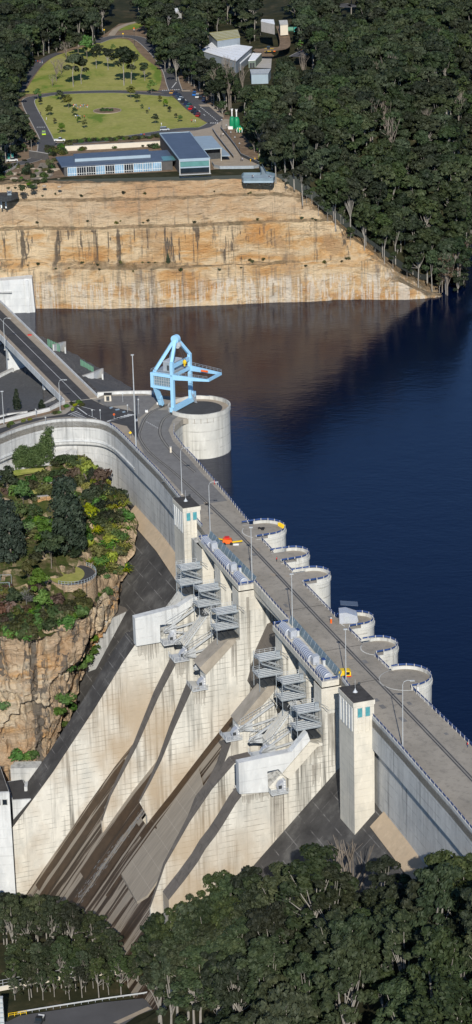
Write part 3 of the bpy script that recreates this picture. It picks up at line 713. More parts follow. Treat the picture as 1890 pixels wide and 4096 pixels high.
for x0, y0, x1, y1, n_, lb in ((205, 912, 235, 930, 9, 'row of green steel trash rack bars behind the nearer intake wall'), (122, 860, 150, 873, 8, 'row of green steel trash rack bars behind the intake wall by the bridge')):
    o = thing('trash_rack', lb, 'trash rack', tuple(PK(x0, y0, 5)))
    for i in range(n_):
        a = PK(x0+(x1-x0)*i/(n_-1), y0+(y1-y0)*i/(n_-1)+8, 5); MB().box((a.x, a.y, 3), (.45, .45, 4.6)).build('bar', 'green_louvre', o)
# kerb walls of the road above the old slope
wall_line([PK(-40, 1075, 15.5), PK(60, 1048, 15.8), PK(125, 1032, 16), PK(163, 1012, 16.2)], 1.0, .5, 'road_wall', 'concrete_white', 'pale wall edging the road where it passes under the bridge end', 'wall')
wall_line([PK(-40, 1062, 13.8), PK(20, 1046, 14), PK(70, 1040, 14.3)], .8, .4, 'road_wall', 'concrete_white', 'low pale wall at the foot of the dark gravel slope', 'wall')
wall_line([PK(-20, 955, 3), PK(33, 930, 4.)], .6, 1., 'slope_beam', 'concrete_white', 'pale sloping beam on gravel under the far bridge pier', 'beam')
wall_line([PK(98, 1028, 13), PK(155, 995, 13.6)], .6, 1., 'slope_beam', 'concrete_white', 'pale sloping beam on gravel under the near bridge pier', 'beam')
mb = patch(rows_pk([[(-30, 1088, 15.7), (60, 1062, 15.7), (150, 1040, 15.8), (172, 1022, 15.8)], [(-30, 1062, 15.2), (40, 1052, 15.3), (110, 1036, 15.6), (166, 1016, 15.8)]]), (2, 4), .15, .4); struct('road_verge', mb, 'dirt', recalc=False)
# ---- bridge
BZ = fr(0, 1180, .353)
def bl(a, b, z=17., z2=16.6):          # line through two survey points extended to the left
    A = P(*BZ(*a), z); B = P(*BZ(*b), z2); return A, B
br = thing('road_bridge', 'long straight concrete road bridge with grey parapets crossing the spillway channel at left', 'bridge', (-70, 930, 0))
A, B = bl((0, 395), (800, 1205), 16.9, 16.1); dirv = (A-B).normalized(); A = B+dirv*260
side = Vector((-dirv.y, dirv.x, 0)).normalized()
C_, D_ = bl((0, 12), (1110, 1130), 17.8, 17.4); 
if side.dot(C_-A) < 0: side = -side
wR = abs((D_-B).dot(side)); Dn = B+side*wR
def off(o, z, l=0): return [B+side*o+dirv*l+Vector((0, 0, z)), A+side*o+Vector((0, 0, z))]
def beam(o0, o1, z0, z1, nm, mt, l=0, par=br):
    a0, b0 = off(o0, z0, l); a1, b1 = off(o1, z0, l); dz = Vector((0, 0, z1-z0))
    return MB().hexa([a0, b0, b1, a1], [a0+dz, b0+dz, b1+dz, a1+dz]).build(nm, mt, par)
wL = -2.1
beam(wL, wR, -1.2, -.05, 'bridge_deck', 'concrete_grey'); beam(wL+1.5, wL+3, -3.4, -1.2, 'girder', 'concrete_grey'); beam(wR-3, wR-1.5, -3.4, -1.2, 'girder', 'concrete_grey')
beam(wL-.35, wL, -1.6, 1.0, 'bridge_parapet', 'concrete_white'); beam(wR, wR+.35, -1.6, 1.0, 'bridge_parapet', 'concrete_white')
beam(wL, .1, -.05, .12, 'footway', 'path'); 
e0 = abs((bl((0, 165), (1030, 1180), 16.9, 16.1)[1]-B).dot(side))
beam(.1, e0, -.05, .0, 'carriageway', 'asphalt'); beam(e0, wR, -.05, .15, 'footway', 'path')
cc = abs((bl((0, 275), (1000, 1250), 16.9, 16.1)[1]-B).dot(side)); beam(cc*.9, cc*.9+.18, .0, .02, 'centre_line', 'white_line')
for l in (34, 88, 142):
    q = B+dirv*l+side*(wR/2)
    m_ = MB(); z1 = 13.4+.004*l; hw = 6.4
    m_.hexa([q-side*hw-dirv*1.1+Vector((0, 0, -22-q.z)), q+side*hw-dirv*1.1+Vector((0, 0, -22-q.z)), q+side*hw+dirv*1.1+Vector((0, 0, -22-q.z)), q-side*hw+dirv*1.1+Vector((0, 0, -22-q.z))],
            [q-side*hw-dirv*1.1+Vector((0, 0, z1-q.z)), q+side*hw-dirv*1.1+Vector((0, 0, z1-q.z)), q+side*hw+dirv*1.1+Vector((0, 0, z1-q.z)), q-side*hw+dirv*1.1+Vector((0, 0, z1-q.z))])
    m_.build('bridge_pier', 'concrete_white', br)
o = MB(); a = B+side*(e0+1.3)+dirv*88; o.box((a.x, a.y, a.z+.15), (1.6, .9, .35)); tag(o.build('red_mat', 'red'), 'small flat red board lying on the bridge footway', 'board')
# ---- valley side and garden below the curved wall
gar = patch(rows_pk([
 [(-90, 1205, 3), (-30, 1190, 3), (30, 1172, 2.5), (120, 1148, 1), (200, 1150, 0), (260, 1198, -2), (300, 1245, -4), (345, 1310, -7)],
 [(-90, 1255, 0), (-30, 1250, 0), (40, 1238, -1), (130, 1225, -2), (200, 1232, -3), (258, 1275, -6), (300, 1315, -8), (348, 1345, -10)],
 [(-90, 1330, -4), (-30, 1330, -4), (40, 1325, -5), (130, 1310, -6), (200, 1310, -7), (255, 1340, -10), (295, 1360, -12), (340, 1380, -14)],
 [(-90, 1410, -8), (-30, 1410, -8), (40, 1400, -8), (130, 1392, -9), (195, 1398, -10), (240, 1405, -13), (280, 1420, -16), (318, 1435, -20)],
 [(-90, 1500, -13), (-30, 1505, -13), (40, 1500, -14), (130, 1490, -14), (190, 1482, -14), (232, 1470, -17), (262, 1478, -21), (300, 1475, -24)],
 [(-90, 1590, -17), (-30, 1600, -18), (40, 1605, -18), (128, 1602, -19), (165, 1570, -18), (215, 1545, -19), (245, 1535, -24), (270, 1535, -30)]]), (8, 7), 1.35, .22, 9)
struct('garden_slope', gar, 'garden_ground', recalc=False); GAR = bvh(gar)
bd = []
for x_, y_ in ((300, 1470), (262, 1530), (240, 1560), (190, 1740), (140, 1860), (95, 1960)):
    q = SLF(x_, y_); bd.append((q.z, q.x, q.y))
bd.append((-100, bd[-1][1]-6, bd[-1][2]-9))
def bxy(z):
    t_ = [(-a, b, c) for a, b, c in bd]
    return interp([(q[0], q[1]) for q in t_], -z), interp([(q[0], q[2]) for q in t_], -z)
rows_ = []
for z, fw, ex in ((-17.6, 0, 0), (-19, 1.6, .5), (-26, 1, 0), (-33, 3.2, -.6), (-36, 4.8, 0), (-45, 4, .6), (-52, 5, -.5), (-60, 5.5, .4), (-64, 9, 0), (-78, 10.5, 0)):
    bx, by = bxy(z); f = min(1, max(0, (-z-18)/52.))
    cx, cy = -61-7.5*f, 753.9-fw*.6
    rows_.append([(-125, 747-fw, z), (-100, 751-fw, z+ex), (-88, 750.5-fw+1.5*math.sin(z*.2), z-ex), (-78.4, 752.6-fw, z+ex), (-70-2*f, 753.5-fw, z), (cx, cy, z-ex), (cx+.55*(bx-cx), cy+.12*(by-cy), z+ex), (cx+.72*(bx-cx), cy+.42*(by-cy), z), (cx+1.0*(bx-cx), cy+.55*(by-cy), z), (bx+.8, by+3, z)])
vc = patch([[Vector(p) for p in r] for r in rows_], (10, 10), 1.5, .16, 12, block=2.2)
struct('valley_cliff', vc, 'valley_rock', recalc=False); VCL = bvh(vc)
# lawns in the garden
def draped(tree, pts, mat, name, dz=.25, kind='structure'):
    vs = []
    for p in pts:
        h = hit(tree, p[0]*K, p[1]*K)
        if h is None: continue
        vs.append(h)
    cz = sum(v.z for v in vs)/len(vs)
    m_ = MB(); c0 = sum(vs, Vector())/len(vs); m_.v = [tuple(c0+Vector((0, 0, dz)))]+[(v.x, v.y, v.z+dz) for v in vs]
    m_.f = [(0, i, i % len(vs)+1) for i in range(1, len(vs)+1)]
    o = m_.build(name, mat); o['kind'] = kind; return o
draped(GAR, [(-20, 1195), (50, 1187), (110, 1183), (120, 1192), (60, 1200), (20, 1208), (-20, 1206)], 'lawn', 'lawn', .9)
draped(GAR, [(60, 1320), (120, 1315), (135, 1325), (90, 1332)], 'lawn', 'lawn', 1.)
draped(GAR, [(70, 1240), (105, 1236), (110, 1246), (80, 1250)], 'lawn', 'lawn', 1.)
# oval lookout lawn with curved fence
c0 = P(290, 2305, -12.5); rx_, ry_ = 8.2, 9.5
ol = MB(); ring = [(c0.x+rx_*math.cos(a)*(1 if math.cos(a) > 0 else 1.), c0.y+ry_*math.sin(a), -12) for a in [2*math.pi*i/40 for i in range(40)]]
ol.hexa([(x, y, -21) for x, y, z in ring], ring); lk = thing('lookout_terrace', 'round lawn terrace with a curved wire fence on the cliff edge', 'terrace', (c0.x, c0.y, -20))
ol.build('terrace_wall', 'valley_rock', lk); MB().slab([(c0.x+(rx_-.4)*math.cos(a), c0.y+(ry_-.4)*math.sin(a)) for a in [2*math.pi*i/40 for i in range(40)]], -12.05, -11.95).build('path_surface', 'asphalt', lk)
MB().slab([(c0.x-1.8+(rx_-2.2)*math.cos(a), c0.y+(ry_-1.6)*math.sin(a)) for a in [2*math.pi*i/40 for i in range(40)]], -11.96, -11.85).build('lawn_surface', 'lawn', lk)
fr_ = MB()
pts = [(c0.x+rx_*math.cos(a), c0.y+ry_*math.sin(a)) for a in [RAD(-120+i*8) for i in range(23)]]
for h_ in (.5, 1.3): fr_.tube([(x, y, -12+h_) for x, y in pts], .07, 4)
fr_.build('rail', 'steel', lk)
for x, y in pts: MB().box((x, y, -12), (.14, .14, 1.4)).build('post', 'steel', lk)
# stone terrace wall bands
for i, (a, b, lb) in enumerate((((75, 1232), (165, 1222), 'upper rough stone terrace wall in the garden below the curved parapet'), ((95, 1262), (160, 1252), 'lower rough stone terrace wall above the dark conifers'))):
    A_, B_ = hit(GAR, a[0]*K, a[1]*K), hit(GAR, b[0]*K, b[1]*K)
    wall_line([A_, (A_+B_)/2+Vector((0, -.8, 0)), B_], 1.9, 1., 'terrace_wall', 'valley_rock', lb, 'wall')
# hut with netting cage at the left edge
hb = P(30, 2370, -13); hut = thing('garden_hut', 'small pale garden hut under a wire netting cage at the left edge', 'hut', (hb.x-4, hb.y, -17))
MB().box((hb.x-4, hb.y, -17), (9, 5, 5.6)).build('wall', 'cream_wall', hut); MB().hexa([(hb.x-9, hb.y-3, -11.4), (hb.x+1, hb.y-3, -11.4), (hb.x+1, hb.y+3, -10.6), (hb.x-9, hb.y+3, -10.6)], [(hb.x-9, hb.y-3, -11.1), (hb.x+1, hb.y-3, -11.1), (hb.x+1, hb.y+3, -10.3), (hb.x-9, hb.y+3, -10.3)]).build('roof', 'teal', hut)
cg = MB()
for x in (-9.5, -6, -2.5, 1.3):
    for y in (-3.5, 3.5): cg.box((hb.x+x, hb.y+y, -17), (.12, .12, 9))
for y in (-3.5, 3.5): cg.bar((hb.x-9.5, hb.y+y, -8), (hb.x+1.3, hb.y+y, -8), .12)
cg.build('cage_frame', 'steel', hut)
# log chute on the slope
lg = MB(); pts = [hit(GAR, x*K, y*K)+Vector((0, 0, 1.2)) for x, y in ((208, 1188), (216, 1210), (226, 1240), (241, 1270))]
lg.tube(pts, .45, 5); lo_ = thing('log_rail', 'weathered grey log rail running down the planted slope', 'log', tuple(pts[0])); lg.build('log', 'bark_grey', lo_)
MB().tube([hit(GAR, 190*K, 1188*K)+Vector((0, 0, 1)), hit(GAR, 196*K, 1215*K)+Vector((0, 0, 1))], .35, 5).build('log', 'bark_grey', lo_)
# concrete wing against the black face
w_ = thing('wing_wall', 'pale concrete retaining block stepping off the valley cliff beside the black dam face', 'wall', tuple(PK(245, 1560, -30)))
A_, B_ = SLF(318, 1540), SLF(250, 1668); dv = (Vector((B_.x, B_.y, 0))-Vector((A_.x, A_.y, 0))); nv = Vector((dv.y, -dv.x, 0)).normalized()
if nv.y < 0: nv = -nv
zt_ = A_.z+.3; q0, q1 = A_-dv*.12, A_+dv*1.12
MB().hexa([(p.x, p.y, -75) for p in (q0, q1, q1+nv*9, q0+nv*9)], [(p.x, p.y, zt_) for p in (q0, q1, q1+nv*9, q0+nv*9)]).build('wall_body', 'concrete_grey', w_)
MB().hexa([(p.x, p.y, zt_) for p in (q0-nv*.2, q1-nv*.2, q1+nv*9, q0+nv*9)], [(p.x, p.y, zt_+.35) for p in (q0-nv*.2, q1-nv*.2, q1+nv*9, q0+nv*9)]).build('coping', 'concrete_strip', w_)
w2 = thing('stair_flume', 'pale concrete block and narrow flume between cliff and powerhouse roof', 'flume', tuple(PK(30, 1960, -70)))
a_ = P(45, 3085, -62); b_ = P(160, 3065, -62)
MB().box(((a_.x+b_.x)/2, (a_.y+b_.y)/2+3, -76), (10, 5, 14)).build('block', 'concrete_grey', w2)
# ---- powerhouse
pw = thing('powerhouse', 'pale concrete powerhouse block with dark flat roof and square windows at the left edge', 'building', (-82, 722, -100))
rf = [P(-60, 3010, -57), P(0, 3060, -57), P(38, 3168, -57), P(-60, 3172, -57)]
MB().hexa([(p.x, p.y, -110) for p in rf], [(p.x, p.y, -57.1) for p in rf]).build('wall', 'concrete_white', pw)
cx_ = sum(p.x for p in rf)/4; cy_ = sum(p.y for p in rf)/4
MB().slab([(p.x+(cx_-p.x)*.06, p.y+(cy_-p.y)*.06) for p in rf], -57.1, -56.9).build('roof', 'roof_dark', pw)
MB().slab([(p.x-(cx_-p.x)*.01, p.y-(cy_-p.y)*.01) for p in rf], -58.2, -57.15).build('cornice', 'concrete_white', pw)
fy = rf[2].y
for i in range(4):
    xw = rf[2].x-1.6-2.2*i; f_ = MB().box((xw, fy-.05, -61.6), (1.9, .3, 2.2)).build('window', 'frame_grey', pw); q = MB().box((xw, fy-.12, -61.4), (1.4, .3, 1.8)); q.build('pane', 'glass_dark', f_)
an = thing('powerhouse_annex', 'lower concrete annex with grey stepped roof between powerhouse and chute wall', 'building', (-70, 724, -100))
rf = [P(28, 3125, -64), P(92, 3115, -64), P(128, 3195, -64), P(50, 3200, -64)]
MB().hexa([(p.x, p.y, -115) for p in rf], [(p.x, p.y, -64.1) for p in rf]).build('wall', 'concrete_white', an)
cx_ = sum(p.x for p in rf)/4; cy_ = sum(p.y for p in rf)/4
MB().slab([(p.x+(cx_-p.x)*.08, p.y+(cy_-p.y)*.08) for p in rf], -64.1, -63.95).build('roof', 'asphalt', an)
MB().slab([(p.x-(cx_-p.x)*.01, p.y-(cy_-p.y)*.01) for p in rf], -65, -64.15).build('cornice', 'concrete_white', an)
MB().box((cx_+2.6, cy_+.6, -64), (1., 4, 1.6)).build('vent_box', 'concrete_white', an)
# ---- lift towers
def tower(f, pts, zt, label, i):
    c = [ST(P(*f(*p), zt)) for p in pts]       # left-back, left-front, right-front, right-back
    t0 = (c[0][0]+c[3][0])/2; t1 = (c[1][0]+c[2][0])/2; s1 = (c[0][1]+c[1][1])/2; s0 = (c[2][1]+c[3][1])/2
    o = thing('lift_tower', label, 'tower', tuple(T((t0+t1)/2, (s0+s1)/2, -40)))
    MB().prism([(s0, -45), (s1, -45), (s1, zt-1.5), (s0, zt-1.5)], t0, t1).build('shaft', 'concrete_tower', o)
    MB().prism([(s0-.2, zt-1.5), (s1+.2, zt-1.5), (s1+.2, zt-.25), (s0-.2, zt-.25)], t0-.2, t1+.2).build('cornice', 'concrete_tower', o)
    MB().prism([(s0-.05, zt-.25), (s1+.05, zt-.25), (s1+.05, zt-.1), (s0-.05, zt-.1)], t0-.05, t1+.05).build('roof', 'roof_dark', o)
    w_ = s1-s0
    for k in (.3, .68):
        a = s1-w_*k-.62; b = a+1.25
        f_ = MB().prism([(a-.15, zt-4.9), (b+.15, zt-4.9), (b+.15, zt-1.9), (a-.15, zt-1.9)], t1, t1+.1).build('window', 'frame_grey', o)
        MB().prism([(a, zt-4.7), (b, zt-4.7), (b, zt-2.1), (a, zt-2.1)], t1+.02, t1+.15).build('pane', 'win_teal', f_)
        MB().prism([(a, zt-9.3), (a+.12, zt-9.3), (a+.12, zt-5.1), (a, zt-5.1)], t1, t1+.18).build('panel_rib', 'concrete_tower', o)
        MB().prism([(b-.12, zt-9.3), (b, zt-9.3), (b, zt-5.1), (b-.12, zt-5.1)], t1, t1+.18).build('panel_rib', 'concrete_tower', o)
        MB().prism([(a, zt-9.5), (b, zt-9.5), (b, zt-9.2), (a, zt-9.2)], t1, t1+.22).build('panel_sill', 'concrete_tower', o)
    L = t1-t0
    for k in range(5):
        a = t0+L*(.06+k*.19); m_ = MB(); m_.prism([(s1, zt-9), (s1+.25, zt-9), (s1+.25, zt-2), (s1, zt-2)], a, a+L*.10); m_.build('fin', 'concrete_white', o)
    m_ = MB(); q = T((t0+t1)/2-.8, (s0+s1)/2, zt); m_.tube([q, q+Vector((0, 0, 3.6))], .05, 4).lathe([(.7, -.1), (.25, .5), (.1, 1.0)], q, 8); m_.build('roof_mast', 'steel_pale', o)
    m_ = MB(); q = T(t0+1, s0+.4, zt); m_.ball(q+Vector((0, 0, .5)), .4).tube([q, q+Vector((0, 0, .4))], .06, 4); m_.build('camera_pod', 'steel_dark', o)
    # side haunch on the viewer side
    return o
tower(fr(0, 1800, .7948), [(876, 240), (918, 290), (1005, 280), (960, 228)], 21.8, 'square pale lift tower with two teal windows farther along the crest, near the curved wall', 0)
tower(Z2, [(702, 185), (773, 265), (878, 243), (800, 170)], 22., 'taller looking lift tower nearest the viewer, two teal windows, in front of the tree tops', 1)
# ------------------------------------------------------------------ crane
cr = thing('portal_crane', 'light blue portal gantry crane with twin boom arms standing beside the round bastion', 'crane', (-22.1, 876.9, DK), RAD(-30.5), world=False)
def cb(name, bars, mat='crane_blue', parent=cr, w=.95, h=1.2):
    m_ = MB()
    for b in bars: m_.bar(b[0], b[1], b[2] if len(b) > 2 else w, b[3] if len(b) > 3 else h)
    return m_.build(name, mat, parent)
for y in (0, 12.6): cb('leg', [((0, y, 1.2), (0, y, 14.2), 1.25, 1.25)])
cb('leg', [((-7.9, 4.6, .8), (-7.9, 3.2, 4.4), 1.5, 1.5), ((-7.9, 3.2, 4.), (-7.9, .4, 9.6), 1.2, 1.8)])
cb('sill_beam', [((0, -1.5, 1.5), (0, 14.2, 1.5), 1.3, 1.8)])
for y in (-1.2, 1.4, 12.2, 14.2): MB().box((0, y, 0), (1.0, 1.1, .8)).build('bogie', 'steel_dark', cr)
MB().box((-7.9, 4.6, 0), (1.0, 2.2, .9)).build('bogie', 'steel_dark', cr)
# machinery bay with glazed screen between the front leg and the left corner
fr2 = [((-8.6, 0, 9.4), (.2, 0, 9.4), 1.2, 1.0), ((-8.6, 0, 14.2), (.2, 0, 14.2), 1.2, 1.2), ((-8.6, 0, 9), (-8.6, 0, 14.7), 1.1, 1.2), ((-8.6, 12, 14.2), (.2, 12, 14.2), 1., 1.), ((-8.6, 0, 14.2), (-8.6, 12, 14.2), 1., 1.), ((0, 0, 14.2), (0, 12.6, 14.2), 1.1, 1.2)]
cb('portal_frame', fr2)
MB().box((-4.2, .15, 9.8), (7.6, .12, 4.)).build('screen', 'screen', cr)
m_ = MB()
for i in range(8): m_.box((-7.7+i*1.0, -.1, 9.8), (.1, .1, 4))
for z in (10.9, 12., 13.): m_.box((-4.2, -.1, z), (7.6, .1, .1))
m_.build('screen_bars', 'steel_pale', cr)
MB().box((-4.2, 6, 14.8), (8.6, 11, .15)).build('floor_plate', 'steel', cr)
hs = MB().box((-3.4, 6, 14.95), (4.2, 6.6, 3.4)).build('machine_house', 'steel', cr); MB().box((-3.4, 6, 18.35), (4.5, 6.9, .2)).build('roof', 'steel_pale', hs)
MB().box((-3.4, 2.66, 15.2), (.9, .08, 2)).build('door', 'steel_dark', hs)
# A frame
ap = (-1.8, 6.2, 26.2)
cb('backstay', [((-8.2, .6, 14.8), (ap[0]-.5, ap[1]-.5, ap[2]), .9, 1.1)]); cb('backstay', [((-8.2, 11.6, 14.8), (ap[0]-.5, ap[1]+.5, ap[2]), .9, 1.1)])
cb('mast_leg', [((0, 0, 14), (0, 0, 19.6), 1.2, 1.2), ((0, 0, 19.4), (ap[0]+.3, ap[1]-.8, ap[2]), 1.1, 1.1)])
cb('mast_leg', [((0, 12.6, 14), (0, 12.6, 19.6), 1.2, 1.2), ((0, 12.6, 19.4), (ap[0]+.3, ap[1]+.8, ap[2]), 1.1, 1.1)])
cb('cross_beam', [((0, 0, 17.8), (0, 12.6, 17.8), .9, 1.3)])
m_ = MB(); m_.tube([(ap[0], ap[1]-.9, ap[2]+.4), (ap[0], ap[1]+.9, ap[2]+.4)], 1.6, 16); m_.build('sheave_housing', 'crane_blue', cr)
m_ = MB(); m_.tube([(ap[0]+.9, ap[1]-.6, ap[2]-1.8), (ap[0]+.9, ap[1]+.6, ap[2]-1.8)], 1.2, 14); m_.build('sheave', 'steel_pale', cr)
for y in (5.6, 6.8): MB().tube([(ap[0]+1.6, y, ap[2]-2), (1.8, y, 19)], .09, 4).build('rope', 'steel_dark', cr)
m_ = MB(); m_.ball((1.7, 6.2, 18.2), (.8, .6, 1.)).box((1.7, 6.2, 16.6), (.5, .4, 1.2)); m_.build('hook_block', 'yellow', cr)
MB().tube([(ap[0]-.6, ap[1], ap[2]+1.5), (ap[0]-.6, ap[1], ap[2]+4.4)], .07, 4).build('aerial', 'steel_dark', cr)
# boom arms
for y0, y1, L in ((0, 1.2, 14.6), (12.6, 10.4, 14.8)):
    m_ = MB(); m_.hexa([(.4, y0-.35, 12.9), (L, y1-.3, 13.9), (L, y1+.3, 13.9), (.4, y0+.35, 12.9)], [(.4, y0-.35, 14.9), (L, y1-.3, 14.7), (L, y1+.3, 14.7), (.4, y0+.35, 14.9)]); m_.build('boom_arm', 'crane_blue', cr)
cb('boom_tie', [((14.5, 1.1, 14.3), (14.5, 10.5, 14.3), .9, .9)])
MB().box((7.6, 11.2-.85, 14.0), (3., .1, .7)).build('name_plate', 'orange', cr)
for y0, y1, L in ((-.3, .9, 14.4), (13, 10.8, 14.6)):
    m_ = MB(); m_.bar((.6, y0, 16.1), (L, y1, 15.8), .09).bar((.6, y0, 15.5), (L, y1, 15.3), .07)
    for k in range(9): m_.bar((.6+(L-.6)*k/8, y0+(y1-y0)*k/8, 14.8), (.6+(L-.6)*k/8, y0+(y1-y0)*k/8, 16.1-.3*k/8), .08)
    m_.build('handrail', 'steel', cr)
m_ = MB()
for a, b in (((-8.9, -.4, 16), (-8.9, 12.4, 16)), ((-8.9, -.4, 16), (-.8, -.4, 16))):
    m_.bar(a, b, .09)
for k in range(6): m_.bar((-8.9+1.6*k, -.4, 14.8), (-8.9+1.6*k, -.4, 16), .08)
m_.build('handrail', 'steel', cr)
st_ = MB()
for k in range(8): st_.box((1.6, 13.4-.3*k, .4+k*.55), (.9, .3, .08))
st_.bar((1.15, 13.6, .3), (1.15, 11, 5.), .1).bar((2.05, 13.6, .3), (2.05, 11, 5.), .1).bar((1.15, 13.6, 1.4), (1.15, 11, 6.), .06).bar((2.05, 13.6, 1.4), (2.05, 11, 6.), .06)
st_.build('ladder', 'steel_pale', cr)
MB().box((.9, 13.2, 2.6), (1.2, 1.4, 2.2)).build('cab', 'crane_blue', cr)
# ------------------------------------------------------------------ guard railings
POST = None
def railing(path, label, z=DK, hp=1.15, spacing=2.6, post_mat='post_cream', rail_mat='rail_blue', name='guard_railing', group='blue guard railings along the crest', posts=True, zf=None):
    """path: list of world (x,y); one thing with a rail and its posts"""
    pts = [Vector((p[0], p[1], 0)) for p in path]
    o = thing(name, label, 'railing', (pts[0].x, pts[0].y, z), group=group)
    m_ = MB()
    for a, b in zip(pts, pts[1:]):
        m_.bar((a.x, a.y, z+hp-.22), (b.x, b.y, z+hp-.22), .12, .42); m_.bar((a.x, a.y, z+.35), (b.x, b.y, z+.35), .06, .10)
    m_.build('rail', rail_mat, o)
    d_ = 0; nxt = 0; src = None; cnt = 0
    for a, b in zip(pts, pts[1:]):
        L = (b-a).length
        while nxt <= d_+L and cnt < 98:
            q = a+(b-a)*((nxt-d_)/max(L, 1e-6))
            loc = (q.x-pts[0].x, q.y-pts[0].y, 0)
            if src is None:
                src = MB().box((0, 0, 0), (.24, .24, hp+.02)).build('post', post_mat, None); src.parent = o; src.location = loc; c = src
            else:
                c = src.copy(); COL.objects.link(c); c.parent = o; c.location = loc
            nxt += spacing; cnt += 1
        d_ += L
    return o
def dpath(pts): return [tuple(T(*p, 0)[:2]) for p in pts]
def offp(path, of):
    out = []
    for i, p in enumerate(path):
        a = path[max(0, i-1)]; b = path[min(len(path)-1, i+1)]; dx, dy = b[0]-a[0], b[1]-a[1]; L = math.hypot(dx, dy) or 1
        out.append((p[0]-dy/L*of, p[1]+dx/L*of))
    return out
curve = [p for p in pathL if p[1] < -5.8 or (p[0] > -112 and p[1] < 0)]
railing(dpath(offp(curve, -.25)), 'blue guard railing on the curved parapet between the tall mast and the far lift tower', DK+.9, .7)
railing(dpath([(42.8, -3.1), (58, -2.5), (74.2, -2.1)]), 'blue guard railing over the drum gate bay between the two hoist platforms', DK+.9, .8)
railing(dpath(offp(pathR, -.25)[:]), 'blue guard railing on the parapet beside the nearest lift tower, running to the right edge', DK+.9, .8)
for a, b, lb in (((-108, -26.9), (-72, -23.3), ''), ):
    pass
upseg = [((-111, -28.2), (-102, -25.0), (-86, -23.6), (-70, -23.2), (-35, -21.3), (-7.5, -19.4)), ((8.6, -17.8), (20.6, -17.4)), ((30.5, -17.2), (38.8, -17.)), ((49.4, -16.7), (77, -16.2)), ((86.9, -16.1), (96.6, -16)), ((107.2, -15.9), (117.4, -15.9)), ((132.3, -16.7), (180, -16.9), (230, -15))]
ul = ['long blue lakeside railing from the round bastion to the first small pier head', 'short blue lakeside railing between first and second pier heads', 'shortest blue lakeside railing between second and third pier heads',
      'blue lakeside railing between the third pier head and the grey hood', 'short blue lakeside railing just past the grey hood', 'short blue lakeside railing just before the wide end terrace', 'long blue lakeside railing from the end terrace to the right edge']
for sgm, lb in zip(upseg, ul): railing(dpath(sgm), lb)
rl = ['curved railing round the pier head with the black debris', 'curved railing round the second small pier head', 'curved railing round the third pier head, the tallest drum', 'curved railing round the pier head with the grey hood', 'curved railing round the small pier head next to the end terrace', 'curved railing round the wide end terrace']
for (c, r, _), lb in zip(BAST, rl):
    w_ = T(c[0], c[1], 0); a0 = math.atan2(-EY, -EX); n_ = 22
    pth = [(w_.x+(r-.15)*math.cos(a0+RAD(x)), w_.y+(r-.15)*math.sin(a0+RAD(x))) for x in range(-100, 101, 9)]
    k0 = T(c[0]+r-.15, -16.4, 0); k1 = T(c[0]-r+.15, -16.4, 0)
    if (Vector(pth[0])-Vector(k0[:2])).length > (Vector(pth[-1])-Vector(k0[:2])).length: pth.reverse()
    railing([tuple(k0[:2])]+pth+[tuple(k1[:2])], lb, DK+.95, .75, 2.3)
# ------------------------------------------------------------------ light poles
def pole(px, py, h, label, arm=0, z=DK, lean=None, group='tall lamp posts on the crest', r=.13):
    q = P(px, py, z); o = thing('lamp_post', label, 'lamp post', tuple(q), group=group)
    MB().tube([q, q+Vector((0, 0, h*.5)), q+Vector((0, 0, h))], [r*1.25, r, r*.75], 6).build('pole', 'post_grey', o)
    MB().box(q, (.7, .7, .35)).build('base', 'kerb', o)
    if arm:
        a = q+Vector((0, 0, h)); d_ = arm
        MB().tube([a, a+Vector((d_*.35, 0, .9)), a+Vector((d_*1.2, 0, 1.3)), a+Vector((d_*2.2, 0, 1.2))], r*.7, 5).build('arm', 'post_grey', o)
        m_ = MB(); m_.box(a+Vector((d_*2.5, 0, 1.05)), (1.2, .5, .22)); m_.build('lamp_head', 'post_grey', o)
    else:
        m_ = MB(); m_.box(q+Vector((0, 0, h)), (1.1, .5, .3)); m_.build('lamp_head', 'post_grey', o)
    return o
pole(546, 1800, 35, 'tallest mast, standing on the curved parapet beside the yellow diamond sign', r=.22)
pole(729, 1978, 15.4, 'lamp post behind the far lift tower roof', 1)
pole(842, 2136, 16.6, 'lamp post beside the far end of the farther hoist platform', 1)
pole(1010, 2333, 18.2, 'lamp post at the near end of the farther hoist platform')
pole(1171, 2508, 16.6, 'lamp post at the far end of the nearer hoist platform')
pole(1385, 2733, 16.2, 'lamp post beside the yellow compressor', 0)
pole(1612, 2997, 18.5, 'nearest lamp post, right of the nearest lift tower', 1)
pole(21, 1400, 12, 'lamp post at the far end of the bridge parapet', 1, 17.)
pole(242, 1645, 11, 'lamp post at the near end of the bridge parapet', 1, 16.2)
pole(17, 1702, 13, 'lamp post left of the small conifer on the gravel slope', 0, 15.)
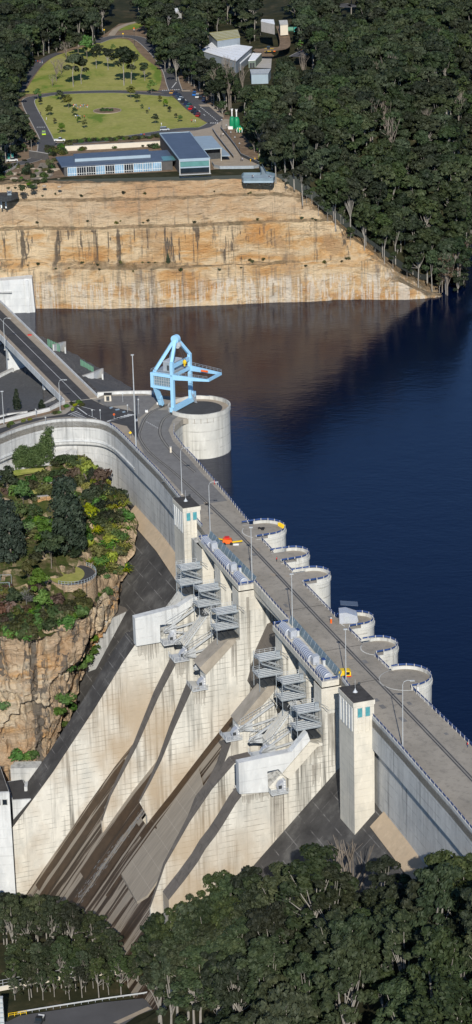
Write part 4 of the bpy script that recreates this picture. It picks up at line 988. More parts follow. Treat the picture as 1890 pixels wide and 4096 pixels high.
# ------------------------------------------------------------------ hoist platform machinery
def lerp(a, b, f): return a+(b-a)*f
HG = 'ribbed silver hoist covers on the platforms'
def hoist(idx, ta, tb, s0f, s1f, word):
    """ta..tb platform along the crest; s0f/s1f inner and outer edge functions"""
    def mid(tt): return (s0f(tt)+s1f(tt))/2
    def cover(t0, t1, lab, ribs=6):
        sm = mid((t0+t1)/2)+.35; R = 1.25
        o = thing('hoist_cover', lab, 'machine cover', tuple(T((t0+t1)/2, sm, DK)), group=HG)
        m_ = MB(); n_ = 10; ring = lambda tt, rr: [T(tt, sm+rr*math.cos(math.pi*k/n_)*1.15, DK+.1+max(0, rr*1.5*math.sin(math.pi*k/n_))) for k in range(n_+1)]
        m_.hexa(ring(t0, R), ring(t1, R)); m_.build('shell', 'rib_blue', o)
        step = (t1-t0)/ribs
        for k in range(ribs+1):
            m_ = MB(); a = t0+k*step; m_.hexa(ring(a-.17, R+.09), ring(a+.17, R+.09)); m_.build('rib', 'silver', o)
        m_ = MB(); m_.hexa(ring(t1+.17, R+.05), ring(t1+.3, R*.96)); m_.build('end_cap', 'silver', o)
    def box(t0, lab):
        sm = mid(t0)+.3; o = thing('motor_housing', lab, 'machine box', tuple(T(t0, sm, DK)), group='silver motor boxes on the hoist platforms')
        MB().prism([(sm-.95, DK+.3), (sm+.95, DK+.3), (sm+.95, DK+2.5), (sm+.6, DK+2.8), (sm-.95, DK+2.8)], t0, t0+1.9).build('housing', 'silver', o)
        MB().prism([(sm-1.0, DK+2.82), (sm+.6, DK+2.82), (sm+.6, DK+2.95), (sm-1.0, DK+2.95)], t0-.1, t0+2.).build('lid', 'steel_pale', o)
        MB().prism([(sm-.2, DK+.1), (sm+.3, DK+.1), (sm+.3, DK+1.2), (sm-.2, DK+1.2)], t0+2, t0+3.4).build('gearbox', 'steel_pale', o)
    L = tb-ta; f = lambda u: ta+L*u
    cover(f(.075), f(.20), word+': first ribbed cover at the far end'); box(f(.245), word+': motor box after the first ribbed cover')
    cover(f(.37), f(.50), word+': second ribbed cover'); cover(f(.515), f(.66), word+': third ribbed cover, touching the second')
    box(f(.70), word+': motor box between the third and last ribbed covers'); cover(f(.83), f(.975), word+': last ribbed cover at the near end')
    for u, lab in ((.22, 'far'), (.74, 'near')):
        q0 = f(u); o = thing('control_cabinet', word+': narrow blue capped cabinet by the '+lab+' motor box', 'cabinet', tuple(T(q0, s0f(q0)+.9, DK)), group='blue control cabinets')
        MB().prism([(s0f(q0)+.5, DK+.06), (s0f(q0)+1.2, DK+.06), (s0f(q0)+1.2, DK+1.9), (s0f(q0)+.5, DK+1.9)], q0, q0+1.2).build('case', 'steel_pale', o)
        MB().prism([(s0f(q0)+.4, DK+1.9), (s0f(q0)+1.3, DK+1.9), (s0f(q0)+1.3, DK+2.15), (s0f(q0)+.4, DK+2.15)], q0-.1, q0+1.3).build('cap', 'rail_blue', o)
    # glass screen between platform and road
    o = thing('screen_fence', word+': long grey blue screen fence between machines and road', 'fence', tuple(T(ta, s0f(ta), DK)), group='screen fences on the hoist platforms')
    m_ = MB(); m_.hexa([T(ta, s0f(ta), DK+.1), T(tb, s0f(tb), DK+.1), T(tb, s0f(tb)+.08, DK+.1), T(ta, s0f(ta)+.08, DK+.1)], [T(ta, s0f(ta)-.9, DK+2.2), T(tb, s0f(tb)-.9, DK+2.2), T(tb, s0f(tb)-.82, DK+2.2), T(ta, s0f(ta)-.82, DK+2.2)]); m_.build('panel', 'screen', o)
    for k in range(15):
        tt = f(k/14); MB().bar(T(tt, s0f(tt)+.1, DK), T(tt, s0f(tt)-.8, DK+2.25), .12).build('post', 'steel', o)
    ra = railing(dpath([(ta+.1, s0f(ta)+.1), (ta+.1, s1f(ta)-.15), (tb-.15, s1f(tb)-.15), (tb-.15, s0f(tb)+.1)]), word+': blue and white railing round its outer edge', DK+.06, 1.1, 2.2, 'post_cream', 'rail_blue', group='railings of the hoist platforms')
hoist(0, -.3, 42.3, lambda t_: -2.95, lambda t_: lerp(.4, 2.1, (t_+.3)/42.6), 'farther hoist platform')
hoist(1, 74.6, 117.8, lambda t_: lerp(-2.1, -.6, (t_-74.6)/43.2), lambda t_: lerp(3.1, 4.6, (t_-74.6)/43.2), 'nearer hoist platform')
# ------------------------------------------------------------------ zigzag access stairs on the pier noses
def access_stair(t1, s0, label):
    t0 = t1-5.4
    o = thing('access_stair', label, 'stairs', tuple(T(t1, s0, 0)), group='steel zigzag stairs on the pier noses')
    def plat(z, sa, sb, nm='landing'):
        pl_ = MB().prism([(sa, z-.35), (sb, z-.35), (sb, z), (sa, z)], t0, t1).build(nm, 'steel', o)
        m_ = MB()
        for k in range(5): tt = t0+.4+k*1.15; m_.prism([(sa, z+.0), (sb, z+.0), (sb, z+.14), (sa, z+.14)], tt, tt+.12)
        for tt in (t0+.05, t1-.05):
            for h_ in (.55, 1.15): m_.bar(T(tt, sa, z+h_), T(tt, sb, z+h_), .07)
            for k in range(5): u = sa+(sb-sa)*k/4; m_.bar(T(tt, u, z), T(tt, u, z+1.15), .07)
        for h_ in (.55, 1.15): m_.bar(T(t0, sb, z+h_), T(t1, sb, z+h_), .07)
        m_.build('railing', 'steel_pale', pl_)
    plat(7.7, s0+.1, s0+7.); plat(2.6, s0+.1, s0+7.6)
    fl = MB(); fl.bar(T(t1-.8, s0+6.4, 6.6), T(t1-.8, s0+.4, 3.6), 1.5, .35); fl.build('stair_flight', 'steel', o)
    m_ = MB()
    for dt in (-.1, -1.6):
        m_.bar(T(t1+dt, s0+6.4, 7.7), T(t1+dt, s0+.4, 4.7), .09)
    m_.build('handrail', 'steel_pale', o)
    m_ = MB(); m_.bar(T(t0+.5, s0+.2, 3.6), T(t0+.5, s0+6.8, 6.9), 1.5, .35); m_.build('stair_flight', 'steel', o)
    m_ = MB()
    for tt, u in ((t0+.2, s0+7.2), (t1-.2, s0+7.2), (t0+.2, s0+.3)): m_.bar(T(tt, u, -2.2), T(tt, u, 8.8), .16)
    m_.build('support_post', 'steel', o)
    m_ = MB(); m_.prism([(s0+.1, -.9), (s0+6.2, -.9), (s0+6.2, -.7), (s0+.1, -.7)], t0, t1)
    for k in range(4): m_.bar(T(t0, s0+.4+k*2, -.5), T(t1, s0+.4+k*2, -.5), .35)
    m_.build('grating', 'steel_dark', o)
    m_ = MB(); m_.box(T(t1-1.2, s0+.9, 7.8), (1.2, 1.2, 1.6)); m_.build('cabinet', 'steel', o)
    m_ = MB(); m_.bar(T(t1+.1, s0+.2, 8.6), T(t1+5.2, s0-.1, 9.6), .1, .1).bar(T(t1+.1, s0+.2, 9.5), T(t1+5.2, s0-.1, 10.5), .08, .08); m_.build('cable_tray', 'steel', o)
for t1, s0, lb in ((3.3, .6, 'zigzag steel stairs hanging beside the far lift tower, topmost in the photo'), (22.4, 1.1, 'zigzag steel stairs in the middle of the farther hoist platform'), (42, 2.1, 'zigzag steel stairs under the near end of the farther hoist platform'),
                   (79.8, 2.1, 'zigzag steel stairs under the far end of the nearer hoist platform'), (97.6, 1.6, 'zigzag steel stairs in the middle of the nearer hoist platform'), (117.5, 4.7, 'lowest zigzag steel stairs beside the nearest lift tower')):
    access_stair(t1, s0, lb)
# ------------------------------------------------------------------ radial gates with arms and trunnion platforms
def radial_gate(ta, tb, sc, zc, label):
    o = thing('radial_gate', label, 'sluice gate', tuple(T((ta+tb)/2, sc, zc)), group='radial gates between the piers')
    m_ = MB(); R = 13.
    an = [RAD(a) for a in range(142, 205, 7)]
    for a, b in zip(an, an[1:]):
        pa = (sc+R*math.cos(a), zc+R*math.sin(a)); pb = (sc+R*math.cos(b), zc+R*math.sin(b))
        m_.quad(T(ta+.2, *pa), T(tb-.2, *pa), T(tb-.2, *pb), T(ta+.2, *pb))
    m_.build('skin_plate', 'black', o, recalc=False)  # plate painted black for the shade under the hoist platform
    for tt in (ta+2.2, tb-1.4):
        m_ = MB()
        for a in (150, 172, 193): m_.bar(T(tt, sc, zc), T(tt, sc+R*math.cos(RAD(a)), zc+R*math.sin(RAD(a))), .5, .5)
        m_.prism([(sc-4.2, zc-.6), (sc-.3, zc-.6), (sc-.3, zc+1.), (sc-4.2, zc+1.6)], tt-.25, tt+.25)
        m_.build('gate_arm', 'steel_pale', o)
        w_ = MB()
        for h_ in (1.0, 1.9): w_.bar(T(tt, sc-.5, zc+1.6+h_-.3), T(tt, sc-11, zc+6+h_), .09)
        for k in range(9): u = k/8; w_.bar(T(tt, sc-.5-10.5*u, zc+1.5+4.5*u), T(tt, sc-.5-10.5*u, zc+3.3+4.6*u), .07)
        w_.build('handrail', 'steel_pale', o)
    return o
def trunnion(t1, s, z, label, wide=4.8, hood=True):
    o = thing('trunnion_platform', label, 'platform', tuple(T(t1, s, z)), group='trunnion platforms with railings')
    t0 = t1-wide
    MB().prism([(s-.4, z-.3), (s+4.6, z-.3), (s+4.6, z), (s-.4, z)], t0, t1+1.2).build('floor', 'steel_pale', o)
    m_ = MB()
    for h_ in (.45, .9, 1.35):
        m_.bar(T(t1+1.2, s-.4, z+h_), T(t1+1.2, s+4.6, z+h_), .09).bar(T(t1+1.2, s+4.6, z+h_), T(t0, s+4.6, z+h_), .09)
    for k in range(5): m_.bar(T(t1+1.2, s-.4+1.25*k, z), T(t1+1.2, s-.4+1.25*k, z+1.4), .09)
    for k in range(4): m_.bar(T(t0+1.9*k, s+4.6, z), T(t0+1.9*k, s+4.6, z+1.4), .09)
    m_.build('railing', 'steel_pale', o)
    MB().prism([(s, z), (s+2., z), (s+2.4, z+1.3), (s+1.7, z+2.6), (s, z+3.4)], t1-1.8, t1+.2).build('trunnion_block', 'silver', o)
    m_ = MB()
    for k in range(4): m_.tube([T(t1+.3, s+.4, z+.6+k*.8), T(t1-2.6, s+.4, z+.6+k*.8)], .28, 6)
    m_.build('anchor_ends', 'white', o)
    MB().prism([(s+1.2, z+1), (s+2.2, z+1), (s+2.2, z+2), (s+1.2, z+2)], t1+.2, t1+.3).build('hatch', 'steel_dark', o)
radial_gate(3.4, 17, 15., -11.4, 'radial gate arms in the bay beside the farther white guide wall')
radial_gate(22.5, 36.6, 15., -12.2, 'radial gate arms in the bay under the farther platform, right of the stair ramp')
radial_gate(79.9, 92, 17., -12., 'radial gate arms in the bay left of the lower stair ramp')
radial_gate(97.7, 112.1, 16.5, -11.4, 'radial gate arms in the bay behind the nearer white guide wall')
trunnion(7.6, 11.6, -14.8, 'trunnion platform sitting in the notch of the farther white guide wall')
trunnion(22.4, 12.9, -14.4, 'trunnion platform at the foot of the farther stair ramp')
trunnion(42.1, 13.6, -15.9, 'trunnion platform below the dark ramp of the widest farther pier')
trunnion(79.8, 16, -15.7, 'trunnion platform jutting out left on the farthest pier of the nearer gates')
trunnion(97.6, 13.4, -14.5, 'trunnion platform behind the nearer white guide wall top')
trunnion(119.6, 16.6, -14.4, 'trunnion platform in the notch of the nearer white guide wall', 3.2)
def stair_ramp(t0, label):
    o = thing('stair_ramp', label, 'stairs', tuple(T(t0, 4.8, 0)), group='steep stairs on the pier ramps')
    a = T(t0+2.4, 4.6, 1.0); b = T(t0+2.4, 13.3, -9.6)
    st = MB()
    for k in range(26): u = k/25; q = a+(b-a)*u; st.prism([(4.6+8.7*u-.12, 1.-10.6*u-.6), (4.6+8.7*u+.12, 1.-10.6*u-.6), (4.6+8.7*u+.12, 1.-10.6*u-.5), (4.6+8.7*u-.12, 1.-10.6*u-.5)], t0+.9, t0+2.3)
    st.build('treads', 'steel', o)
    for tt in (t0+.8, t0+2.4):
        m_ = MB(); m_.bar(T(tt, 4.6, .3), T(tt, 13.3, -10.3), .1, .35).bar(T(tt, 4.6, 1.9), T(tt, 13.3, -8.7), .09).bar(T(tt, 4.6, 1.2), T(tt, 13.3, -9.4), .07)
        for k in range(9): u = k/8; m_.bar(T(tt, 4.6+8.7*u, .3-10.6*u), T(tt, 4.6+8.7*u, 1.9-10.6*u), .08)
        m_.build('stringer', 'steel_pale', o)
stair_ramp(19.6, 'steep steel stairs on the ramp under the farther hoist platform')
stair_ramp(94.8, 'steep steel stairs on the ramp under the nearer hoist platform')
# ------------------------------------------------------------------ vegetation
def PROJ(v):
    X, Y, Z = v[0], v[1], v[2]-CAMZ
    fw = Y*math.cos(PIT)-Z*math.sin(PIT); dn = -Y*math.sin(PIT)-Z*math.cos(PIT)
    x = X/fw*FPX; y = dn/fw*FPX; c, s = math.cos(ROL), math.sin(ROL)
    return ((x*c+y*s+IW/2)/K, (-x*s+y*c+IH/2)/K)
def leafmat(name, cols, sub=.06):
    n = NT(name); co = n.coord('object'); oi = n.add('ShaderNodeObjectInfo')
    a = n.noise(co, .35, 3, .6); b = n.noise(co, 1.9, 2, .6)
    f = n.math('ADD', n.math('MULTIPLY', a, .6), n.math('MULTIPLY', b, .4))
    col = n.ramp(f, [(.32, cols[0]), (.5, cols[1]), (.68, cols[2])])
    hs = n.add('ShaderNodeHueSaturation'); n.link(col, hs.inputs['Color'])
    mr = n.add('ShaderNodeMapRange'); n.link(oi.outputs['Random'], mr.inputs[0]); mr.inputs[3].default_value = .475; mr.inputs[4].default_value = .525
    n.link(mr.outputs[0], hs.inputs['Hue'])
    mv = n.add('ShaderNodeMapRange'); r2 = n.math('FRACT', n.math('MULTIPLY', oi.outputs['Random'], 7.31)); n.link(r2, mv.inputs[0]); mv.inputs[3].default_value = .5; mv.inputs[4].default_value = 1.5
    n.link(mv.outputs[0], hs.inputs['Value'])
    ms = n.add('ShaderNodeMapRange'); r3 = n.math('FRACT', n.math('MULTIPLY', oi.outputs['Random'], 3.77)); n.link(r3, ms.inputs[0]); ms.inputs[3].default_value = .75; ms.inputs[4].default_value = 1.15
    n.link(ms.outputs[0], hs.inputs['Saturation'])
    M[name] = n.fin(hs.outputs[0], .65, .25); return M[name]
leafmat('leaf_gum', [(.012, .020, .009), (.027, .038, .015), (.060, .072, .029)])
leafmat('leaf_far', [(.012, .021, .009), (.026, .039, .015), (.056, .071, .028)])
leafmat('leaf_dark', [(.010, .016, .011), (.022, .032, .021), (.045, .058, .038)])
leafmat('leaf_green', [(.03, .065, .010), (.055, .11, .018), (.10, .16, .03)])
leafmat('leaf_yellow', [(.09, .11, .012), (.18, .19, .02), (.32, .30, .04)])
leafmat('leaf_brown', [(.05, .03, .02), (.09, .055, .035), (.14, .09, .06)])
leafmat('leaf_grey', [(.08, .08, .07), (.15, .15, .14), (.25, .25, .24)])
leafmat('leaf_olive', [(.03, .035, .01), (.065, .07, .02), (.12, .12, .035)])
def blob_leaves(mb, c, r, n, size, rnd, flat=.55, under=-.35):
    for _ in range(n):
        while True:
            v = Vector((rnd.gauss(0, 1), rnd.gauss(0, 1), rnd.gauss(0, 1))).normalized()
            if v.z > under or rnd.random() < .25: break
        rr = r*(1-.35*rnd.random()**2); p = Vector(c)+Vector((v.x*rr, v.y*rr, v.z*rr*flat))
        nn = (v+.75*Vector((rnd.gauss(0, 1), rnd.gauss(0, 1), rnd.gauss(0, 1))).normalized()+Vector((0, 0, .25))).normalized()
        a = nn.cross(Vector((rnd.random(), rnd.random(), rnd.random()))).normalized(); b = nn.cross(a)
        s = size*(.6+.8*rnd.random()); a *= s; b *= s*.62
        i = len(mb.v); mb.v += [tuple(p-a), tuple(p-b*.9), tuple(p+a), tuple(p+b*.9)]; mb.f.append((i, i+1, i+2, i+3))
def gum(seed, H, R, nl, nleaf, size, open_=.0, trunk=.45, tall=.5, flat=.6, lump=.30, limb=1.):
    rnd = random.Random(seed); cr_ = MB(); tr = MB()
    lean = Vector((rnd.uniform(-.06, .06), rnd.uniform(-.06, .06), 1))
    fork = lean*(H*trunk); tr.tube([(0, 0, -2.5), lean*(H*trunk*.5), fork], [H*.015, H*.012, H*.010], 6)
    lumps = []
    for i in range(nl):
        an = i*2.4+rnd.uniform(-.5, .5); rad = R*math.sqrt((i+.5)/nl)*(.55+.45*rnd.random())*.85
        top = H*(1-.12*(rad/R)**2*2-rnd.random()*tall*.5*(rad/R+.2))
        z = top-R*.2
        lumps.append((rad*math.cos(an), rad*math.sin(an), z))
    for i, (x, y, z) in enumerate(lumps):
        lr = R*(lump+lump*.55*rnd.random())*(1-open_*.3)
        blob_leaves(cr_, (x, y, z), lr, max(6, int(nleaf/nl*(.7+.6*rnd.random()))), size, rnd, flat)
        if i % 5 == 0 or (lump > .2 and open_ > .3):
            m = fork+(Vector((x, y, z))-fork)*.5+Vector((0, 0, -R*.10)); m.x += rnd.uniform(-.5, .5)
            tr.tube([fork-Vector((0, 0, rnd.random()*H*.08)), m, (x, y, z-lr*.1)], [H*.006*limb, H*.0042*limb, H*.002*limb], 4)
    return tr, cr_
def conifer(seed, H, R, nleaf, size, broad=False):
    rnd = random.Random(seed); cr_ = MB(); tr = MB(); tr.tube([(0, 0, -1.5), (0, 0, H*.9)], [H*.022, H*.005], 6)
    for i in range(16):
        z = H*(.12+.85*i/16); r = R*(1-(i/16)**1.5*.85)
        if broad:
            r = R*(1-(i/16)**2.6*.75)
            for q_ in range(5): an = rnd.random()*6.28; blob_leaves(cr_, (r*.62*math.cos(an), r*.62*math.sin(an), z+rnd.uniform(-.8, .8)), R*rnd.uniform(.26, .42), nleaf//80, size, rnd, .85, -.6)
            continue
        blob_leaves(cr_, (rnd.uniform(-.2, .2)*r, rnd.uniform(-.2, .2)*r, z), r*.85, nleaf//16, size, rnd, .5, -.8)
    return tr, cr_
def bare(seed, H, R, n=16, pts=True):
    rnd = random.Random(seed); tr = MB(); tr.tube([(0, 0, -1.5), (0, 0, H*.35)], [H*.02, H*.014], 6)
    for i in range(n):
        an = rnd.random()*6.28; u = rnd.random(); e = Vector((R*u*math.cos(an), R*u*math.sin(an), H*(.95-.35*u*u*rnd.random()))); b = Vector((0, 0, H*(.2+.3*rnd.random())))
        m = (b+e)/2+Vector((rnd.uniform(-1, 1), rnd.uniform(-1, 1), .5)); tr.tube([b, m, e], [H*.009, H*.006, H*.0025], 4)
        for k in range(2): d_ = e+Vector((rnd.uniform(-1.6, 1.6), rnd.uniform(-1.6, 1.6), rnd.uniform(-.5, 1.5))); tr.tube([m.lerp(e, .5), d_], [H*.004, H*.002], 3)
    return tr
PROTO = {}
def proto(key, name, parts):             # parts: (part name, MB, material)
    r = []
    for pn, mb_, mat in parts:
        me_o = mb_.build(pn, mat, None, recalc=(pn not in ('crown', 'foliage'))); me = me_o.data; bpy.data.objects.remove(me_o); r.append((pn, me))
    PROTO[key] = (name, r)
def plant(key, loc, rz, sc, label, cat, group=None, mat=None):
    name, parts = PROTO[key]
    o = bpy.data.objects.new(name, None); COL.objects.link(o); o.location = loc; o.rotation_euler.z = rz; o.scale = (sc, sc, sc) if isinstance(sc, (int, float)) else sc
    tag(o, label, cat, group)
    for pn, me in parts:
        c = bpy.data.objects.new(pn, me); COL.objects.link(c); c.parent = o
    return o
for i in range(6):
    tr, c = gum(100+i, 24, 6.4+i % 3*.7, 42+3*i, 4800, .37, open_=.4, trunk=.30+.06*(i % 3), tall=1.15, flat=.75, lump=.145, limb=.9)
    proto('near%d' % i, 'eucalyptus_tree', [('trunk', tr, 'bark'), ('crown', c, 'leaf_far' if i == 4 else 'leaf_gum')])
for i in range(6):
    tr, c = gum(200+i, 20, 5.4+.5*(i % 3), 14+i, 1250, .72, open_=(i % 3)*.25, trunk=.32+.1*(i % 2), tall=.95)
    proto('far%d' % i, 'eucalyptus_tree', [('trunk', tr, 'bark'), ('crown', c, 'leaf_far')])
for i in range(3):
    tr, c = gum(300+i, 13, 4.6, 12, 1100, .55, trunk=.3, tall=.9)
    proto('bush%d' % i, 'broadleaf_tree', [('trunk', tr, 'bark_grey'), ('crown', c, ['leaf_green', 'leaf_gum', 'leaf_olive'][i])])
tr, c = conifer(5, 20, 5.2, 5200, .46, True); proto('dark', 'dark_conifer', [('trunk', tr, 'bark_grey'), ('crown', c, 'leaf_dark')])
tr, c = conifer(6, 9, 1.9, 900, .4); proto('cypress', 'small_conifer', [('trunk', tr, 'bark_dark'), ('crown', c, 'leaf_far')])
proto('bare0', 'bare_tree', [('trunk', bare(1, 13, 5.5, 20), 'bark_grey')]); proto('dead0', 'dead_tree', [('trunk', bare(2, 18, 3.6, 15), 'bark_grey')])
def pip(x, y, poly):
    r = False; j = len(poly)-1
    for i in range(len(poly)):
        a, b = poly[i], poly[j]
        if (a[1] > y) != (b[1] > y) and x < (b[0]-a[0])*(y-a[1])/(b[1]-a[1])+a[0]: r = not r
        j = i
    return r
# --- areas the canopy leaves open (survey picture outlines)
CLEAR = [
 [(572, 262), (614, 262), (622, 340), (575, 340)],
 [(46, 240), (86, 152), (130, 136), (165, 122), (245, 120), (240, 92), (270, 78), (330, 60), (358, 62), (372, 98), (395, 150), (425, 188), (445, 205), (470, 215), (500, 240), (558, 290), (575, 300), (610, 360), (655, 400), (700, 455), (0, 500), (0, 425), (60, 385), (125, 372), (100, 345), (78, 290)],
 [(500, 118), (530, 98), (640, 112), (665, 130), (692, 150), (684, 178), (684, 205), (622, 206), (590, 165)],
 [(520, 92), (522, 74), (598, 60), (612, 92), (600, 100)],
 [(738, 138), (785, 122), (790, 150), (765, 170), (745, 168)], [(640, 112), (655, 95), (700, 90), (740, 96), (735, 118), (690, 140), (664, 132)],
 [(405, 30), (462, 14), (466, 34), (440, 42)], [(600, 40), (690, 30), (735, 38), (738, 78), (700, 84), (660, 60)], [(855, 8), (892, 0), (905, 18), (862, 30)], [(630, 10), (678, 8), (676, 26), (640, 26)], [(268, 28), (345, 26), (350, 60), (275, 70)],
 [(0, 460), (690, 458), (745, 492), (800, 530), (860, 582), (915, 636), (960, 662), (1010, 694), (1062, 738), (1068, 775), (0, 800)], [(1075, 765), (1130, 762), (1189, 700), (1189, 900), (1075, 900)]]
def blocked(base, H, R):
    for dz in (.0, .35, .6, .85, 1.):
        for dx in ((0,) if dz < .4 else (-.75, 0, .75)):
            x, y = PROJ((base[0]+dx*R, base[1], base[2]+H*dz))
            for pl in CLEAR:
                if pip(x, y, pl): return True
    return False
rnd = random.Random(42)
cand = []; cell = {}
def free(x, y, d):
    gx, gy = int(x//10), int(y//10)
    for i in range(gx-1, gx+2):
        for j in range(gy-1, gy+2):
            for q in cell.get((i, j), ()):
                if (q[0]-x)**2+(q[1]-y)**2 < d*d: return False
    return True
for _ in range(26000):
    y = rnd.uniform(1074, 1780); x = rnd.uniform(-170, 200)
    z = hE(x, y)
    if z < .6: continue
    px, py = PROJ((x, y, z+15))
    if px < -40 or px > 1235 or py < -30: continue
    if not free(x, y, 5.4 if y < 1400 else 6.8): continue
    sc = rnd.uniform(.72, 1.18); H = 20*sc; R = 5.8*sc
    if blocked((x, y, z), H, R):
        sc *= .5; H *= .5; R *= .5
        if rnd.random() < .6 or blocked((x, y, z), H, R): continue
    cell.setdefault((int(x//10), int(y//10)), []).append((x, y)); cand.append((x, y, z, sc))
under = []
for _ in range(9000):
    y = rnd.uniform(1076, 1500); x = rnd.uniform(-150, 180); z = hE(x, y)
    if z < .8 or not free(x, y, 3.2): continue
    sc = rnd.uniform(.28, .5)
    if blocked((x, y, z), 20*sc, 5*sc): continue
    cell.setdefault((int(x//10), int(y//10)), []).append((x, y)); under.append((x, y, z-4.5*sc, sc))
cand.sort(key=lambda q: q[1])
NI = 55
adj = ['dense round crowned', 'open crowned', 'wispy pale limbed', 'broad dense crowned', 'sparse tall', 'ragged crowned']
def where_far(px, py):
    h = 'right edge' if px > 1040 else 'right part' if px > 850 else 'middle' if px > 560 else 'left side' if px > 150 else 'left edge'
    return h
IND = cand[:NI]
for k, (x, y, z, sc) in enumerate(IND):
    v = rnd.randrange(6); px, py = PROJ((x, y, z+10))
    if py > 560: pl = 'low on the slope by the lake shore'
    elif px < 480: pl = 'beside the visitor park'
    elif px < 720: pl = 'above the viewing platform'
    else: pl = 'on the hillside above the cliff'
    plant('far%d' % v, (x, y, z-.3), rnd.uniform(0, 6.28), (sc, sc, sc*rnd.uniform(.9, 1.15)), '%s eucalyptus %s, %s' % (adj[v], pl, where_far(px, py)), 'tree', 'eucalyptus trees of the far forest, %s, %s, %s' % (adj[v], pl, where_far(px, py)))
for i in range(22):
    x, y, z, sc = IND[0] if False else rnd.choice(cand[NI:NI+520])
    px, py = PROJ((x, y, z+10)); plant('dead0', (x+2, y-2, z), rnd.uniform(0, 6), rnd.uniform(.95, 1.35), 'pale bare limbed dead tree standing in the far forest, %s, %s' % (where_far(px, py), 'upper' if py < 250 else 'lower'), 'tree', 'pale dead trees in the far forest')
# the rest of the forest reads as one mass
me = bpy.data.meshes.new('forest'); rest = cand[NI:]+under; me.from_pydata([(x, y, z) for x, y, z, s in rest], [], [])
at = me.attributes.new('scl', 'FLOAT', 'POINT'); at.data.foreach_set('value', [s for *_, s in rest]); a2 = me.attributes.new('rot', 'FLOAT', 'POINT'); a2.data.foreach_set('value', [rnd.uniform(0, 6.28) for _ in rest])
fo = bpy.data.objects.new('forest', me); COL.objects.link(fo); tag(fo, 'dense dark green eucalyptus forest covering the far plateau and hill', 'forest', kind='stuff')
sc_col = bpy.data.collections.new('forest_sources')
for i in range(6):
    for j, (pn, m_) in enumerate([PROTO['far%d' % i][1]]): pass
srcs = []
for i in range(6):
    bm = bmesh.new(); mats = []
    for pn, m_ in PROTO['far%d' % i][1]:
        n0 = len(bm.faces); bm.from_mesh(m_); bm.faces.ensure_lookup_table()
        for f in bm.faces[n0:]: f.material_index = len(mats)
        mats.append(m_.materials[0])
    mm = bpy.data.meshes.new('forest_source'); bm.to_mesh(mm); bm.free()
    for m_ in mats: mm.materials.append(m_)
    so_ = bpy.data.objects.new('forest_source', mm); sc_col.objects.link(so_); srcs.append(so_)
ng = bpy.data.node_groups.new('forest', 'GeometryNodeTree'); ng.interface.new_socket('Geometry', in_out='INPUT', socket_type='NodeSocketGeometry'); ng.interface.new_socket('Geometry', in_out='OUTPUT', socket_type='NodeSocketGeometry')
N_ = ng.nodes; gi = N_.new('NodeGroupInput'); go = N_.new('NodeGroupOutput'); ci = N_.new('GeometryNodeCollectionInfo'); ci.inputs['Collection'].default_value = sc_col; ci.inputs['Separate Children'].default_value = True; ci.inputs['Reset Children'].default_value = True
ip = N_.new('GeometryNodeInstanceOnPoints'); ip.inputs['Pick Instance'].default_value = True
na = N_.new('GeometryNodeInputNamedAttribute'); na.data_type = 'FLOAT'; na.inputs['Name'].default_value = 'scl'
nb = N_.new('GeometryNodeInputNamedAttribute'); nb.data_type = 'FLOAT'; nb.inputs['Name'].default_value = 'rot'
cx = N_.new('ShaderNodeCombineXYZ'); L_ = ng.links
L_.new(gi.outputs[0], ip.inputs['Points']); L_.new(ci.outputs[0], ip.inputs['Instance']); L_.new(na.outputs[0], ip.inputs['Scale']); L_.new(nb.outputs[0], cx.inputs[2]); L_.new(cx.outputs[0], ip.inputs['Rotation']); L_.new(ip.outputs[0], go.inputs[0])
md = fo.modifiers.new('forest', 'NODES'); md.node_group = ng
# --- foreground trees on the near valley side
YT = [(-60, 2225), (0, 2225), (60, 2252), (130, 2250), (200, 2285), (280, 2312), (360, 2285), (440, 2240), (480, 2205), (560, 2195), (600, 2205), (650, 2160), (690, 2140), (740, 2105), (800, 2110), (850, 2085), (905, 2085), (950, 2140), (1000, 2145), (1020, 2130), (1060, 2090), (1120, 2068), (1189, 2090), (1260, 2090)]
BAR = [[(-60, 2420), (-60, 2700), (420, 2700), (395, 2480), (300, 2500), (60, 2540), (0, 2440), (140, 2400), (240, 2395), (430, 2385), (430, 2410), (300, 2425), (110, 2450), (0, 2500)]]
cell = {}; near = []
def topok(v, H, R):
    for dx in (-.8, -.4, 0, .4, .8):
        x, y = PROJ((v[0]+dx*R, v[1], v[2]+H*(1 if abs(dx) < .5 else .93)))
        if y < interp(YT, x): return False
    return True
for _ in range(9000):
    px = rnd.uniform(-40, 1240); py = rnd.uniform(2150, 2900)
    q = G(px*K, py*K, hV, -120, 60)
    if q.z > 50 or q.y < 200: continue
    t_, s_, _z = ST(q)
    if t_ > 117 and s_ < (-9.5-q.z)/.97+1: continue
    if t_ <= 119.5 and (s_ < 62 or t_ < 25): continue
    sc = rnd.choice([.7, .9, 1.15, 1.3, 1.45])*rnd.uniform(.92, 1.08)
    if not free(q.x, q.y, 3.2+3.2*sc): continue
    if px < 430: sc *= .62
    ok = topok(q, 24*sc, 7*sc)
    if not ok:
        sc *= .6; ok = topok(q, 24*sc, 7*sc)
    if not ok: continue
    if px < 420 and py > 2380:
        continue
    bx, by = PROJ(q+Vector((0, 0, 24*sc*.6)))
    if px < 450 and py > 2330 and any(pip(bx, by, b) for b in BAR): continue
    cell.setdefault((int(q.x//10), int(q.y//10)), []).append((q.x, q.y)); near.append((q, sc))
